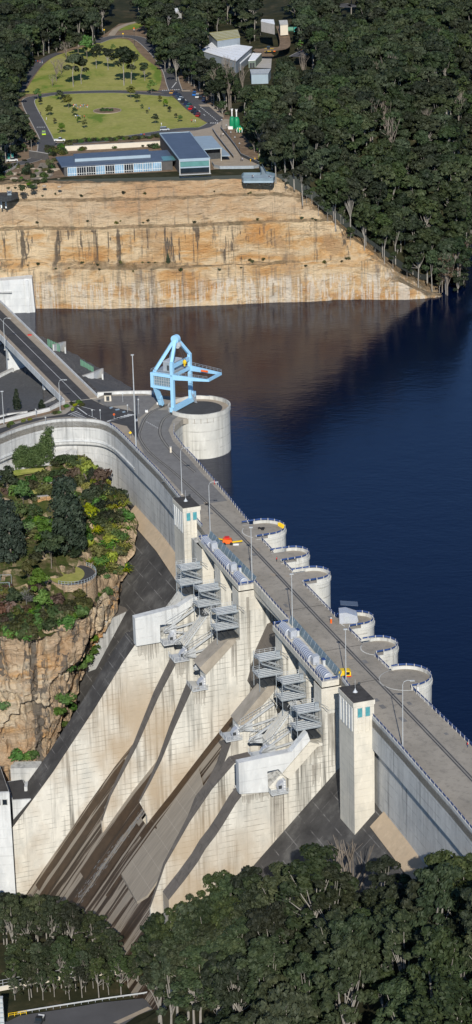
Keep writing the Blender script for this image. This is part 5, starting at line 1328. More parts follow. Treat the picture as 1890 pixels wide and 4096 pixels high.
for stage, n_try in ((0, 2500), (1, 2500), (2, 1400), (3, 5000)):
    for _ in range(n_try):
        if stage < 3: px = rnd.uniform(-60, 440); py = rnd.uniform(*((2366, 2410), (2300, 2366), (2452, 2518))[stage])
        else: px = rnd.uniform(400, 660); py = rnd.uniform(2300, 2620)
        q = G(px*K, py*K, hV, -120, 60); t_, s_, _z = ST(q)
        if t_ < 26 or (t_ < 120 and s_ < (58 if t_ < 60 else 49)) or (t_ > 118 and s_ < 36): continue
        yt = interp(YT, px); sc = min(1.2, (py-yt-rnd.uniform(-8, 26))*K/13.2/21.5)
        if stage == 1: sc = min(sc, .8)
        if stage == 2: sc = rnd.uniform(.34, .62)
        if stage == 2 and not (30 < px < 370 and py < 2546-px*.12): continue
        if sc < .26 or not free(q.x, q.y, (2.2 if stage < 3 else 2.6)+2.0*sc): continue
        cell.setdefault((int(q.x//10), int(q.y//10)), []).append((q.x, q.y)); near.append((q, sc))
near.sort(key=lambda n_: -n_[0].y)
near = near[:]; near.sort(key=lambda n_: -n_[0].y)
nadj = ['dense dark', 'open limbed', 'thin crowned pale barked', 'broad full', 'deep green', 'wide ragged']
cols = ['left edge', 'left quarter', 'left of centre', 'centre', 'right of centre', 'right quarter', 'right edge']
seen = {}
for q, sc in near:
    v = rnd.randrange(6); px, py = PROJ(q+Vector((0, 0, 14*sc))); c = cols[max(0, min(6, int(px/1189*7)))]
    row = 'before the chutes and dam foot' if py < 2260 else 'in the upper near wood' if py < 2340 else 'in the middle near wood' if py < 2430 else 'along the bottom of the photo'
    lb = '%s %s gum %s, %s' % ('tall' if sc > 1.05 else 'medium' if sc > .75 else 'small', nadj[v], row, c)
    plant('near%d' % v, q, rnd.uniform(0, 6.28), (sc, sc, sc*rnd.uniform(.95, 1.15)), lb, 'tree', 'eucalyptus trees of the near wood: '+lb)
# hand placed foreground trees by road and fence
for px, py, key, sc, lb in ((128, 3990, 'near3', .50, 'small round crowned eucalyptus left of the roadside guard rail, pale forked trunk'), (235, 3900, 'near0', .5, 'dark bushy eucalyptus behind the roadside guard rail'), (330, 3890, 'near3', .58, 'dark full crowned eucalyptus right of the white cage'),
                            (420, 3880, 'near5', .55, 'dark tree between guard rail and wire fence, centre left'), (535, 3830, 'near1', .5, 'thin blue green gum at the end of the wire fence'), (60, 3890, 'near5', .36, 'low scrubby gum beside the wire fence at the left edge'), (610, 3990, 'near4', .6, 'olive gum overhanging the end of the service road')):
    q = G(px, py, hV, -120, 60); plant(key, q, rnd.uniform(0, 6), sc, lb, 'tree', None)
for px, py, H, lb in ((1010, 3780, 30, 'tall bare pale trunked dead gum left of centre in the near wood'), (1400, 3760, 31, 'tall pale trunked dead gum reaching above the dam foot')):
    q = G(px, py, hV, -120, 60); plant('dead0', q, 0, H/18., lb, 'tree', None)
# reddish leafless trees on the lake shore at the right edge
for px, py, H, v, lb in ((1790, 1190, 20, 0, 'reddish leafless tree highest on the lake shore at the right edge'), (1840, 1130, 18, 0, 'grey leafless tree standing behind the reddish one at the right edge'), (1770, 1165, 14, 0, 'reddish leafless tree nearest the point of the cliff')):
    q = G(px, py, hE, -3, 90); o = plant('dead0', q, v, H/18., lb, 'tree', None)
    rr = random.Random(px); m_ = MB()
    for k in range(14): blob_leaves(m_, (rr.uniform(-2.6, 2.6), rr.uniform(-2.6, 2.6), rr.uniform(5, 17)), 1.6, 26, .3, rr)
    c = m_.build('dry_foliage', 'leaf_brown', None, recalc=False); c.parent = o
# ------------------------------------------------------------------ visitor park on the plateau
PA = fr(0, 0, .7948); VB = fr(200, 480, .5887); A2 = fr(780, 380, .3364); SH = fr(760, 120, .4542); CP = fr(640, 300, .2691); A4 = fr(0, 560, .2187); PB = fr(945, 0, .7948)
def pts_(f, L, z): return [P(*f(*p), z) for p in L]
def sheet(name, f, L, z, mat, sm=0):
    q = pts_(f, L, z)
    if sm: q = [Vector((a, b, z)) for a, b in smooth([(v.x, v.y) for v in q]+[(q[0].x, q[0].y)], sm)[:-1]]
    m_ = MB(); m_.v = [tuple(v) for v in q]; m_.f = [tuple(range(len(q)))]; return struct(name, m_, mat)
def road(f, L, w_, z, mat='asphalt_park', name='road', kerb=True, sm=5):
    q = [(v.x, v.y) for v in pts_(f, L, z)]; q = smooth(q, sm)
    if kerb: tag(ribbon(q, w_+.8, z-.02, 'kerb', 'kerb'), kind='structure')
    return tag(ribbon(q, w_, z, mat, name), kind='structure')
Z0 = PARK
sheet('park_ground', PA, [(-40, 520), (60, 470), (130, 380), (200, 300), (290, 262), (480, 205), (600, 120), (720, 105), (800, 200), (880, 330), (990, 430), (1130, 540), (1189, 640), (1300, 760), (1300, 830), (1040, 858), (880, 862), (330, 890), (200, 905), (-60, 900), (-60, 700)], Z0-.05, 'dirt')
sheet('lawn', PA, [(160, 512), (200, 492), (330, 473), (600, 467), (770, 468), (865, 484), (940, 553), (1010, 600), (1050, 626), (1000, 640), (850, 656), (640, 686), (480, 705), (330, 714), (268, 702), (222, 650), (188, 590)], Z0+.06, 'lawn', 3)
sheet('lawn', PA, [(113, 473), (150, 425), (208, 340), (270, 288), (340, 262), (500, 213), (590, 195), (655, 205), (700, 262), (745, 305), (812, 360), (802, 448), (760, 456), (600, 454), (330, 460), (200, 471)], Z0+.06, 'lawn', 3)
sheet('lawn', PA, [(585, 155), (640, 125), (700, 112), (730, 118), (700, 140), (640, 150)], Z0+.06, 'lawn', 3)
sheet('lawn', A2, [(650, 560), (760, 640), (900, 750), (930, 860), (920, 950), (850, 900), (780, 820), (700, 700)], Z0-.2, 'lawn')
sheet('car_park', PA, [(785, 458), (850, 452), (890, 445), (960, 455), (1040, 520), (1122, 590), (1118, 622), (1050, 642), (1056, 625), (1010, 594), (935, 545), (870, 482)], Z0+.08, 'asphalt_park')
road(PA, [(870, 480), (600, 461), (330, 467), (200, 484), (148, 500), (150, 535), (190, 610), (222, 670), (255, 722), (330, 722), (500, 708), (700, 682), (900, 652), (1020, 646), (1085, 615)], 6., Z0+.1)
road(PA, [(885, 455), (872, 420), (850, 350), (800, 280), (735, 215), (690, 190), (620, 182), (550, 190), (480, 215)], 6.6, Z0+.11)
road(PA, [(98, 465), (130, 405), (200, 318), (250, 285), (300, 265)], 5., Z0+.1, kerb=False)
road(PA, [(560, 180), (590, 145), (650, 120), (720, 108), (800, 118)], 4., Z0+.12, 'path', 'footpath', False)
road(PA, [(225, 700), (222, 760), (180, 800), (60, 830), (-40, 850)], 6., Z0+.09)
road(PB, [(300, 285), (345, 262), (390, 248)], 7., Z0+8, kerb=True); road(PB, [(520, 20), (560, 30), (600, 25)], 9., Z0+14)
road(PB, [(225, 130), (240, 170), (245, 230), (200, 250), (90, 250)], 6, Z0+6.3, 'dirt', 'track_road', False)
# markings
def dash(f, a, b, n_, z, w_=.5, l=.55, nm='road_marking'):
    m_ = MB(); A_, B_ = P(*f(*a), z), P(*f(*b), z); d_ = (B_-A_).normalized(); s_ = Vector((-d_.y, d_.x, 0))*w_/2
    for k in range(n_):
        c = A_.lerp(B_, (k+.2)/n_); e = A_.lerp(B_, (k+.2+l)/n_); m_.quad(c-s_, c+s_, e+s_, e-s_)
    return tag(m_.build(nm, 'white_line', None, recalc=False), kind='structure')
dash(CP, (30, 230), (300, 215), 9, Z0+.14, 2.); dash(CP, (745, 713), (875, 713), 4, Z0+.14, 2.2); dash(CP, (600, 470), (865, 690), 11, Z0+.14, .5); dash(CP, (360, 350), (710, 630), 5, Z0+.14, .5, .3)
dash(PA, (185, 640), (230, 640), 5, Z0+.14, 1.4); dash(CP, (165, 210), (240, 115), 1, Z0+.15, .5, .9)
sheet('traffic_island', CP, [(575, 440), (690, 435), (735, 470), (610, 468)], Z0+.2, 'path'); sheet('traffic_island', CP, [(320, 225), (440, 222), (470, 245), (335, 245)], Z0+.2, 'path')
sheet('pavement', CP, [(690, 430), (760, 440), (950, 600), (960, 640), (900, 610)], Z0+.12, 'path')
sheet('promenade', A2, [(-200, 440), (0, 425), (180, 385), (300, 320), (350, 285), (425, 290), (425, 395), (320, 410), (400, 520), (575, 742), (765, 832), (762, 872), (230, 882), (200, 820), (160, 700), (0, 490)], Z0+.13, 'path')
# flower bed
bc = P(*PA(541, 559), Z0); fb = thing('flower_bed', 'round stone edged flower bed in the middle of the park lawn', 'flower bed', (bc.x, bc.y, Z0))
MB().lathe([(6.7, .05), (6.7, .35), (7.1, .35), (7.1, .0)], (bc.x, bc.y, Z0), 40).build('edging', 'path', fb); MB().lathe([(0, .3), (6.6, .3)], (bc.x, bc.y, Z0), 32).build('soil', 'dirt', fb)
rr = random.Random(3); m_ = MB()
for k in range(26): blob_leaves(m_, (bc.x+rr.uniform(-3.4, 3.4), bc.y+rr.uniform(-2.5, 2.5), Z0+.8), .9, 26, .3, rr)
m_.build('flowers', 'leaf_green', fb, recalc=False)
# ---- buildings
def cyc(pts, k):  return sum((p for p in pts), Vector())/len(pts)
def inset(pts, f):
    c = sum(pts, Vector())/len(pts); return [p.lerp(c, f) for p in pts]
def block(o, roofpts, z0, z1, wall, roof, th=.4, ins=.03, rname='roof', wname='wall'):
    r = [Vector((p.x, p.y, z1)) for p in roofpts]
    MB().slab(r, z1-th, z1).build(rname, roof, o); w_ = inset(r, ins); MB().slab(w_, z0, z1-th-.01).build(wname, wall, o); return w_
vc1 = thing('visitor_centre', 'long low visitor centre wing with blue grey roof and glazed front above the cliff', 'building', tuple(P(*VB(450, 350), Z0)))
r1 = pts_(VB, [(80, 316), (852, 270), (800, 203), (38, 250)], 59.5); w1 = block(vc1, r1, Z0-.5, 59.5, 'wall_dark', 'roof_blue', .45, .045)
up1 = pts_(VB, [(170, 262), (684, 233), (668, 198), (160, 230)], 61); MB().slab(up1, 59.5, 60.8).build('clerestory', 'roof_pale', vc1); MB().slab(up1, 60.8, 61).build('upper_roof', 'roof_blue', vc1)
MB().slab(pts_(VB, [(756, 248), (835, 243), (856, 270), (770, 275)], 59.6), 59.52, 59.6).build('skylight', 'glass_green', vc1)
fa, fb_ = w1[0], w1[1]; dv = (fb_-fa); L1 = dv.length; dn = dv.normalized(); nn = Vector((dn.y, -dn.x, 0))
deckp = pts_(VB, [(98, 380), (855, 330), (850, 318), (60, 340)], 54.6); MB().slab(deckp, 53.6, 54.8).build('terrace_slab', 'concrete_white', vc1)
nb_ = 10
for k in range(nb_):
    a = fa+dn*(L1*(.03+.87*k/nb_)); b = fa+dn*(L1*(.03+.87*(k+.94)/nb_)); m_ = MB()
    dark = k in (1, 2, 4, 6)
    fz = MB().hexa([Vector((a.x, a.y, 55.0))+nn*.1, Vector((b.x, b.y, 55.0))+nn*.1, Vector((b.x, b.y, 55.0))+nn*.3, Vector((a.x, a.y, 55.0))+nn*.3], [Vector((a.x, a.y, 58.9))+nn*.1, Vector((b.x, b.y, 58.9))+nn*.1, Vector((b.x, b.y, 58.9))+nn*.3, Vector((a.x, a.y, 58.9))+nn*.3]).build('window', 'glass_dark' if dark else 'glass_blue', vc1)
    m_ = MB()
    for u in (0, .25, .5, .75, 1): q = a.lerp(b, u); m_.box((q.x+nn.x*.34, q.y+nn.y*.34, 54.9), (.12, .12, 4.0))
    for zz in (54.9, 55.9, 58.7): m_.bar(Vector((a.x, a.y, zz))+nn*.36, Vector((b.x, b.y, zz))+nn*.36, .12, .14)
    m_.build('window_frame', 'white', fz)
vc2 = thing('visitor_hall', 'taller visitor hall with blue grey roof and green glazed front beside the long wing', 'building', tuple(P(*VB(980, 340), Z0)))
r2 = pts_(VB, [(880, 270), (1087, 260), (950, 82), (745, 92)], 61.6); block(vc2, r2, Z0-1, 61.6, 'wall_dark', 'roof_blue', .3, .012)
for a, b in zip(r2, r2[1:]+r2[:1]): MB().bar((a.x, a.y, 61.65), (b.x, b.y, 61.65), .45, .5).build('parapet', 'roof_pale', vc2)
a, b = r2[0], r2[1]; dn = (b-a).normalized(); nn = Vector((dn.y, -dn.x, 0)); L2 = (b-a).length
def face(o, nm, u0, u1, z0, z1, mt, d0=.05, d1=.2, A_=None):
    A_ = A_ or a; p = A_+dn*(L2*u0); q = A_+dn*(L2*u1)
    return MB().hexa([Vector((p.x, p.y, z0))+nn*d0, Vector((q.x, q.y, z0))+nn*d0, Vector((q.x, q.y, z0))+nn*d1, Vector((p.x, p.y, z0))+nn*d1], [Vector((p.x, p.y, z1))+nn*d0, Vector((q.x, q.y, z1))+nn*d0, Vector((q.x, q.y, z1))+nn*d1, Vector((p.x, p.y, z1))+nn*d1]).build(nm, mt, o)
face(vc2, 'window_band', .02, .97, 58.4, 60.6, 'glass_green'); face(vc2, 'fascia', 0, 1, 60.7, 61.5, 'roof_pale', .05, .5); face(vc2, 'window_band', .02, .97, 55.6, 57.6, 'glass_dark'); face(vc2, 'sill_band', .0, 1, 57.7, 58.3, 'roof_pale', .05, .35)
face(vc2, 'balcony', -.02, 1.02, 53.6, 54.9, 'concrete_white', .0, 1.6)
face(vc2, 'column', -.01, .02, 54.9, 61.4, 'frame_grey', .1, .6); face(vc2, 'column', .97, 1.0, 54.9, 61.4, 'frame_grey', .1, .6)
vc3 = thing('entrance_canopy', 'pale flat entrance canopy over a dark block standing for shade, right of the visitor hall', 'canopy', tuple(P(*VB(1110, 290), Z0)))
r3 = pts_(VB, [(1046, 197), (1170, 188), (1100, 106), (965, 112)], 61.2); MB().slab(r3, 60.7, 61.2).build('canopy_roof', 'roof_pale', vc3)
w3 = inset(r3, .05); MB().hexa([Vector((w3[0].x, w3[0].y+4, 55)), Vector((w3[1].x-.5, w3[1].y+4, 55)), Vector((w3[2].x, w3[2].y, 55)), Vector((w3[3].x, w3[3].y, 55))], [Vector((w3[0].x, w3[0].y+4, 60.6)), Vector((w3[1].x-.5, w3[1].y+4, 60.6)), Vector((w3[2].x, w3[2].y, 60.6)), Vector((w3[3].x, w3[3].y, 60.6))]).build('wall', 'steel_dark', vc3)  # dark volume stands in for the shaded void under the canopy
for k in range(3): q = w3[1]; MB().box((q.x-.1, q.y+k*2.2, 55), (.35, 1.2, 5.7)).build('fin_wall', 'frame_grey', vc3)
r4 = pts_(A2, [(322, 722), (418, 720), (410, 700), (320, 618)], 58.); MB().slab(r4, 57.7, 58).build('side_roof', 'roof_pale', vc3)
def thickrail(f, L, z, h, lb, mat='steel_dark', nm='terrace_railing', th=.12):
    q = pts_(f, L, z); o = thing(nm, lb, 'railing', tuple(q[0])); m_ = MB()
    for a_, b_ in zip(q, q[1:]): m_.bar(a_+Vector((0, 0, h/2)), b_+Vector((0, 0, h/2)), th, h)
    m_.build('infill_panel', mat, o); m_ = MB()
    for a_, b_ in zip(q, q[1:]): m_.bar(a_+Vector((0, 0, h+.1)), b_+Vector((0, 0, h+.1)), .2, .12)
    m_.build('handrail', 'steel', o); return o
thickrail(A2, [(205, 825), (230, 862), (300, 880), (700, 876), (762, 860)], Z0+.1, 1.2, 'curved grey railing along the promenade edge above the cliff', 'steel')
thickrail(A2, [(308, 410), (400, 520), (470, 610), (550, 730), (640, 770), (765, 830)], Z0+.1, 1.3, 'long dark railing down the outer side of the promenade')
thickrail(A2, [(212, 425), (260, 500), (330, 590), (400, 680), (460, 755)], Z0+.1, 1.2, 'dark railing on the building side of the promenade')
MB_ = MB()
vp = thing('viewing_platform', 'grey cantilevered viewing platform with railings at the cliff edge below the promenade', 'platform', tuple(P(*A2(760, 1000), 55)))
pp = pts_(A2, [(560, 975), (580, 955), (780, 955), (795, 940), (770, 850), (800, 850), (850, 940), (955, 965), (950, 1005), (930, 1020), (580, 1022), (560, 1005)], 55.6)
MB().slab(pp, 54.7, 55.6).build('deck', 'roof_pale', vp)
m_ = MB()
for a_, b_ in zip(pp, pp[1:]+pp[:1]):
    if abs(a_.x-b_.x)+abs(a_.y-b_.y) < 3.2 and a_.y > pp[0].y+8: continue
    m_.bar(a_+Vector((0, 0, .65)), b_+Vector((0, 0, .65)), .1, 1.2)
m_.build('railing', 'screen', vp)
for px in (612, 770, 900): q = P(*A2(px, 1020), 55.6); MB().box((q.x, q.y+1.8, 53), (.4, .4, 1.7)).build('column', 'steel_dark', vp)
wall_line(pts_(VB, [(105, 210), (250, 202), (520, 188), (764, 174)], Z0), 2.2, .4, 'garden_wall', 'cream_wall', 'long low cream wall behind the visitor centre', 'wall')
wall_line(pts_(A4, [(548, 360), (720, 385), (890, 415)], Z0-1), 4.2, .5, 'retaining_wall', 'wall_dark', 'dark grey retaining wall left of the visitor centre', 'wall')
def shed(f, L, z, z0, wall, roof, lb, nm='shed', extra=None):
    q = pts_(f, L, z); c = sum(q, Vector())/len(q); o = thing(nm, lb, 'shed', (c.x, c.y, z0)); block(o, q, z0, z, wall, roof, .35, .03); 
    m_ = MB()
    for k in range(1, 6): m_.bar(q[0].lerp(q[-1], k/6)+Vector((0, 0, .06)), q[1].lerp(q[2], k/6)+Vector((0, 0, .06)), .12, .1)
    m_.build('roof_rib', 'steel_pale', o); return o, q
o, q = shed(SH, [(95, 178), (410, 272), (552, 146), (205, 98)], 62, 54, 'shed_grey', 'roof_white', 'largest white roofed shed behind the trees beyond the car park', 'white_shed')
o, q = shed(SH, [(412, 285), (450, 290), (545, 208), (515, 203)], 59, 54, 'shed_grey', 'roof_white', 'narrow white lean-to roof between the two white sheds', 'lean_to')
o, q = shed(SH, [(515, 268), (580, 262), (636, 200), (556, 198)], 59.5, 54, 'shed_green', 'roof_white', 'small white roofed shed with grey green walls and roller doors', 'small_shed')
a_, b_ = q[0], q[1]
for k in (.2, .55): p0 = a_.lerp(b_, k); p1 = a_.lerp(b_, k+.28); MB().hexa([Vector((p0.x, p0.y-.05, 54.2)), Vector((p1.x, p1.y-.05, 54.2)), Vector((p1.x, p1.y-.2, 54.2)), Vector((p0.x, p0.y-.2, 54.2))], [Vector((p0.x, p0.y-.05, 58)), Vector((p1.x, p1.y-.05, 58)), Vector((p1.x, p1.y-.2, 58)), Vector((p0.x, p0.y-.2, 58))]).build('roller_door', 'steel_dark', o)
o, q = shed(SH, [(540, 388), (692, 386), (716, 340), (528, 345)], 60, 54, 'roof_pale', 'shed_grey', 'grey roofed depot building with pale corrugated wall nearest the park trees', 'depot_building')
o, q = shed(SH, [(240, 92), (445, 60), (420, -8), (165, 22)], 66, 56, 'shed_grey', 'roof_yellow', 'long shed with dull yellow roof at the top of the photo', 'yellow_roofed_shed')
o, q = shed(PA, [(858, 72), (915, 48), (912, 36), (830, 50)], 64, 58, 'white', 'roof_white', 'far small white house at the top edge of the photo', 'white_house')
o, q = shed(PB, [(222, 125), (262, 122), (258, 100), (215, 102)], 68, 62, 'cream_wall', 'kerb', 'far small beige building beside the green tanker', 'beige_building')
o, q = shed(PB, [(125, 105), (195, 120), (190, 98), (130, 96)], 70, 64, 'kerb', 'roof_white', 'far long low pale shed at the top, left of the beige building', 'low_shed')
sheet('yard', SH, [(598, 250), (722, 252), (716, 338), (560, 330)], Z0+.4, 'kerb')
sheet('yard', SH, [(560, 180), (700, 150), (800, 150), (820, 180), (720, 250), (640, 250)], Z0+.3, 'dirt')
# green inflatables: two domes with white arms and a striped ball body
gi_ = P(*A2(470, 400), Z0); o = thing('inflatable', 'bright green inflatable of two domes with white arms and a round striped body', 'inflatable', tuple(gi_))
for (x, y, h, r) in ((447, 400, 6.2, 1.35), (500, 392, 5.6, 1.5)):
    q = P(*A2(x, y), Z0); MB().lathe([(r*.8, 0), (r, .7), (r*1.05, h*.5), (r*.9, h*.8), (r*.55, h*.95), (0, h)], tuple(q), 16).build('dome', 'inflatable', o, smooth=True)
    m_ = MB(); m_.tube([q+Vector((0, 0, h-.3)), q+Vector((0, 0, h+2.2))], .3, 8).ball(q+Vector((0, 0, h+2.6)), (.45, .4, .6))
    for k in (-1, 0, 1): m_.tube([q+Vector((k*.25, 0, h+2.8)), q+Vector((k*.5, 0, h+3.6))], .13, 5)
    m_.build('arm', 'white', o)
q = P(*A2(532, 450), Z0); MB().ball(q+Vector((0, 0, 1.8)), (2., 1.8, 1.8), 16, 10).build('body', 'inflatable', o, smooth=True)
for k in (-1, 0, 1):
    MB().tube([q+Vector((k*1.2, -1.5+abs(k)*.4, .4)), q+Vector((k*1.3, -1.8+abs(k)*.5, 1.5)), q+Vector((k*.8, -1.4, 2.8))], .2, 6).build('stripe', 'white', o)
MB().ball(q+Vector((.3, -1.8, 2.1)), .5, 10, 8).build('nose', 'yellow', o)
m_ = MB(); m_.box(P(*A2(425, 405), Z0), (2.2, 1.4, 1.4)); tag(m_.build('white_box', 'white'), 'small white box at the foot of the green inflatable', 'box')
# ---- cars
simple('car_glass', (.02, .03, .04), .2, .1, 1, 0, .6)
CARCOL = {}
def carpaint(c):
    k = 'paint_%d' % len(CARCOL)
    if c not in CARCOL: CARCOL[c] = k; simple(k, c, .3, .03, 1, .1, .5)
    return CARCOL[c]
CARS = {}
def car(px, f, rz, col, label, kind='car', z=Z0+.12, name='parked_car', group='cars parked beside the lawn'):
    key = (col, kind); q = P(*f(*px), z)
    if key in CARS:
        return dup(CARS[key], q, rz, None, label, group)
    o = thing(name, label, 'car', tuple(q), rz, group, world=False); p_ = carpaint(col)
    L = 4.6 if kind != 'ute' else 5.3; H = 1.5 if kind in ('car',) else 1.8; W_ = 1.85
    m_ = MB(); sec = [(-L/2, .35), (L/2, .35), (L/2, .75), (L/2-.15, .92), (L*.18, 1.0), (-L/2+.05, 1.05)]
    m_.hexa([(x, -W_/2, z_) for x, z_ in sec], [(x, W_/2, z_) for x, z_ in sec]); m_.build('body', p_, o)
    if kind == 'ute': cab = [(-.55, 1.03), (1.3, 1.03), (.7, H), (-.35, H)]
    elif kind == 'wagon': cab = [(-L/2+.1, 1.03), (1.3, 1.03), (.75, H), (-L/2+.3, H)]
    else: cab = [(-L/2+.5, 1.03), (1.25, 1.03), (.55, H), (-L/2+1.1, H)]
    m_ = MB(); m_.hexa([(x, -W_/2+.12, z_) for x, z_ in cab], [(x, W_/2-.12, z_) for x, z_ in cab]); m_.build('window', 'car_glass', o)
    xs_ = [c[0] for c in cab[2:]]; MB().box((sum(xs_)/2, 0, H), (abs(xs_[0]-xs_[1])+.1, W_-.26, .06)).build('roof', p_, o)
    for sx in (-L/2+.85, L/2-.85):
        for sy in (-1, 1): MB().tube([(sx, sy*(W_/2-.2), .34), (sx, sy*(W_/2+.02), .34)], .34, 10).build('wheel', 'tyre', o)
    CARS[key] = o; return o
row = [((180, 272), (.45, .25, .08), 'tan'), ((230, 292), (.02, .03, .09), 'navy'), ((272, 318), (.04, .07, .12), 'slate blue'), ((292, 342), (.03, .05, .10), 'dark blue'), ((312, 368), (.55, .62, .68), 'pale silver blue'), ((340, 398), (.02, .02, .025), 'black'), ((392, 440), (.02, .025, .07), 'dark navy'),
       ((436, 466), (.04, .16, .15), 'green'), ((462, 508), (.55, .01, .015), 'bright red'), ((505, 552), (.015, .015, .02), 'glossy black'), ((540, 580), (.02, .025, .05), 'blue black'), ((568, 612), (.30, .02, .02), 'dark red')]
for i, (p, c, w_) in enumerate(row): car(p, CP, RAD(-100+random.uniform(-4, 4)), c, '%s car, number %s from the top of the row along the lawn edge' % (w_, ['one', 'two', 'three', 'four', 'five', 'six', 'seven', 'eight', 'nine', 'ten', 'eleven', 'twelve'][i]))
for p, c, w_ in (((515, 302), (.03, .16, .5), 'bright blue'), ((560, 335), (.6, .6, .58), 'white'), ((608, 352), (.025, .02, .02), 'brown black'), ((656, 388), (.02, .03, .08), 'navy blue')):
    car(p, CP, RAD(-95), c, '%s car parked on the tree side of the car park' % w_, 'wagon')
car((830, 657), PA, RAD(4), (.45, .48, .52), 'silver estate car driving along the road behind the visitor centre', 'wagon'); car((302, 711), PA, RAD(-2), (.72, .72, .70), 'white utility truck at the lower left corner of the lawn', 'ute')
car((222, 678), PA, RAD(95), (.42, .62, .03), 'lime green van on the road left of the lawn', 'wagon'); car((225, 390), A4, RAD(10), (.66, .66, .64), 'white utility truck beside the turquoise container', 'ute'); car((10, 340), A4, RAD(5), (.6, .6, .6), 'white car cut off by the left edge above the cliff', 'car')
q = P(*SH(700, 195), Z0+1); o = thing('yellow_loader', 'small yellow loader parked in the depot yard', 'loader', tuple(q)); MB().box(q+Vector((0, 0, .6)), (5, 2.2, 1.3)).build('body', 'yellow', o); MB().box(q+Vector((-.4, 0, 1.9)), (1.6, 1.6, 1.3)).build('cab', 'car_glass', o); MB().box(q+Vector((2.9, 0, .4)), (1, 2.4, .9)).build('bucket', 'orange', o)
for sx in (-1.6, 1.6):
    for sy in (-1, 1): MB().tube([q+Vector((sx, sy*.8, .6)), q+Vector((sx, sy*1.2, .6))], .6, 10).build('wheel', 'tyre', o)
q = P(*PB(268, 165), Z0+7); o = thing('tank_truck', 'pale green tanker truck in the far clearing', 'truck', tuple(q)); MB().tube([q+Vector((-3, 0, 2)), q+Vector((2.4, 0, 2))], 1.3, 12).build('tank', 'green_louvre', o); MB().box(q+Vector((3.6, 0, .6)), (1.8, 2.2, 2.4)).build('cab', 'teal', o)
for sx in (-2.4, -1, 3.4):
    for sy in (-1, 1): MB().tube([q+Vector((sx, sy*.9, .5)), q+Vector((sx, sy*1.2, .5))], .5, 8).build('wheel', 'tyre', o)
# ---- people: one continuous skinned body
def person_mesh(kind):
    V = [(0, 0, .95), (0, 0, 1.18), (0, 0, 1.42), (0, .01, 1.52), (0, .02, 1.64), (0, .01, 1.74)]
    R_ = [.15, .14, .155, .06, .10, .07]; E_ = [(0, 1), (1, 2), (2, 3), (3, 4), (4, 5)]
    st = .14 if kind == 'walk' else 0
    for s in (-1, 1):
        i = len(V); V += [(s*.10, 0, .9), (s*.11, s*st*.6, .5), (s*.12, s*st*1.4, .09), (s*.13, s*st*1.4+.13, .04)]; R_ += [.095, .062, .045, .04]; E_ += [(0, i), (i, i+1), (i+1, i+2), (i+2, i+3)]
        i = len(V); V += [(s*.19, 0, 1.41), (s*.25, -s*st*.4, 1.13), (s*.26, .08-s*st*.7, .88), (s*.26, .11-s*st*.7, .80)]; R_ += [.062, .048, .036, .03]; E_ += [(2, i), (i, i+1), (i+1, i+2), (i+2, i+3)]
    me = bpy.data.meshes.new('body'); me.from_pydata(V, E_, []); o = bpy.data.objects.new('tmp', me); COL.objects.link(o)
    o.modifiers.new('s', 'SKIN'); me.skin_vertices[0].data[0].use_root = True
    for v, r in zip(me.skin_vertices[0].data, R_): v.radius = (r, r*.8)
    m = o.modifiers.new('u', 'SUBSURF'); m.levels = 1; m.render_levels = 1
    bpy.context.view_layer.update(); e = o.evaluated_get(bpy.context.evaluated_depsgraph_get()); r = bpy.data.meshes.new_from_object(e); bpy.data.objects.remove(o); r.name = 'body'; return r
PM = {k: person_mesh(k) for k in ('stand', 'walk')}
for nm_, c in (('cloth_red', (.55, .03, .03)), ('cloth_blue', (.04, .13, .5)), ('cloth_white', (.7, .7, .7)), ('cloth_dark', (.03, .03, .04)), ('cloth_grey', (.35, .37, .45)), ('cloth_hivis', (.75, .45, .02)), ('hair', (.03, .02, .015)), ('cloth_jeans', (.05, .07, .14))): simple(nm_, c, .85, .1, 3)
def person(q, rz, top, bottom, label, pose='stand', group=None):
    o = thing('person', label, 'person', tuple(q), rz, group, world=False); me = PM[pose].copy(); me.materials.clear()
    for m_ in ('skin', top, bottom): me.materials.append(M[m_])
    for p in me.polygons:
        z = p.center.z; x = abs(p.center.x); p.material_index = 2 if (z < .96 and not (x > .19 and z > .6)) else 0 if (z > 1.47 or (x > .19 and z < .9)) else 1
        p.use_smooth = True
    b = bpy.data.objects.new('body', me); COL.objects.link(b); b.parent = o
    MB().ball((0, -.02, 1.70), (.105, .115, .10), 8, 5).build('hair', 'hair', o); return o
def pp_(f, x, y, z=Z0+.1): return P(*f(x, y), z)
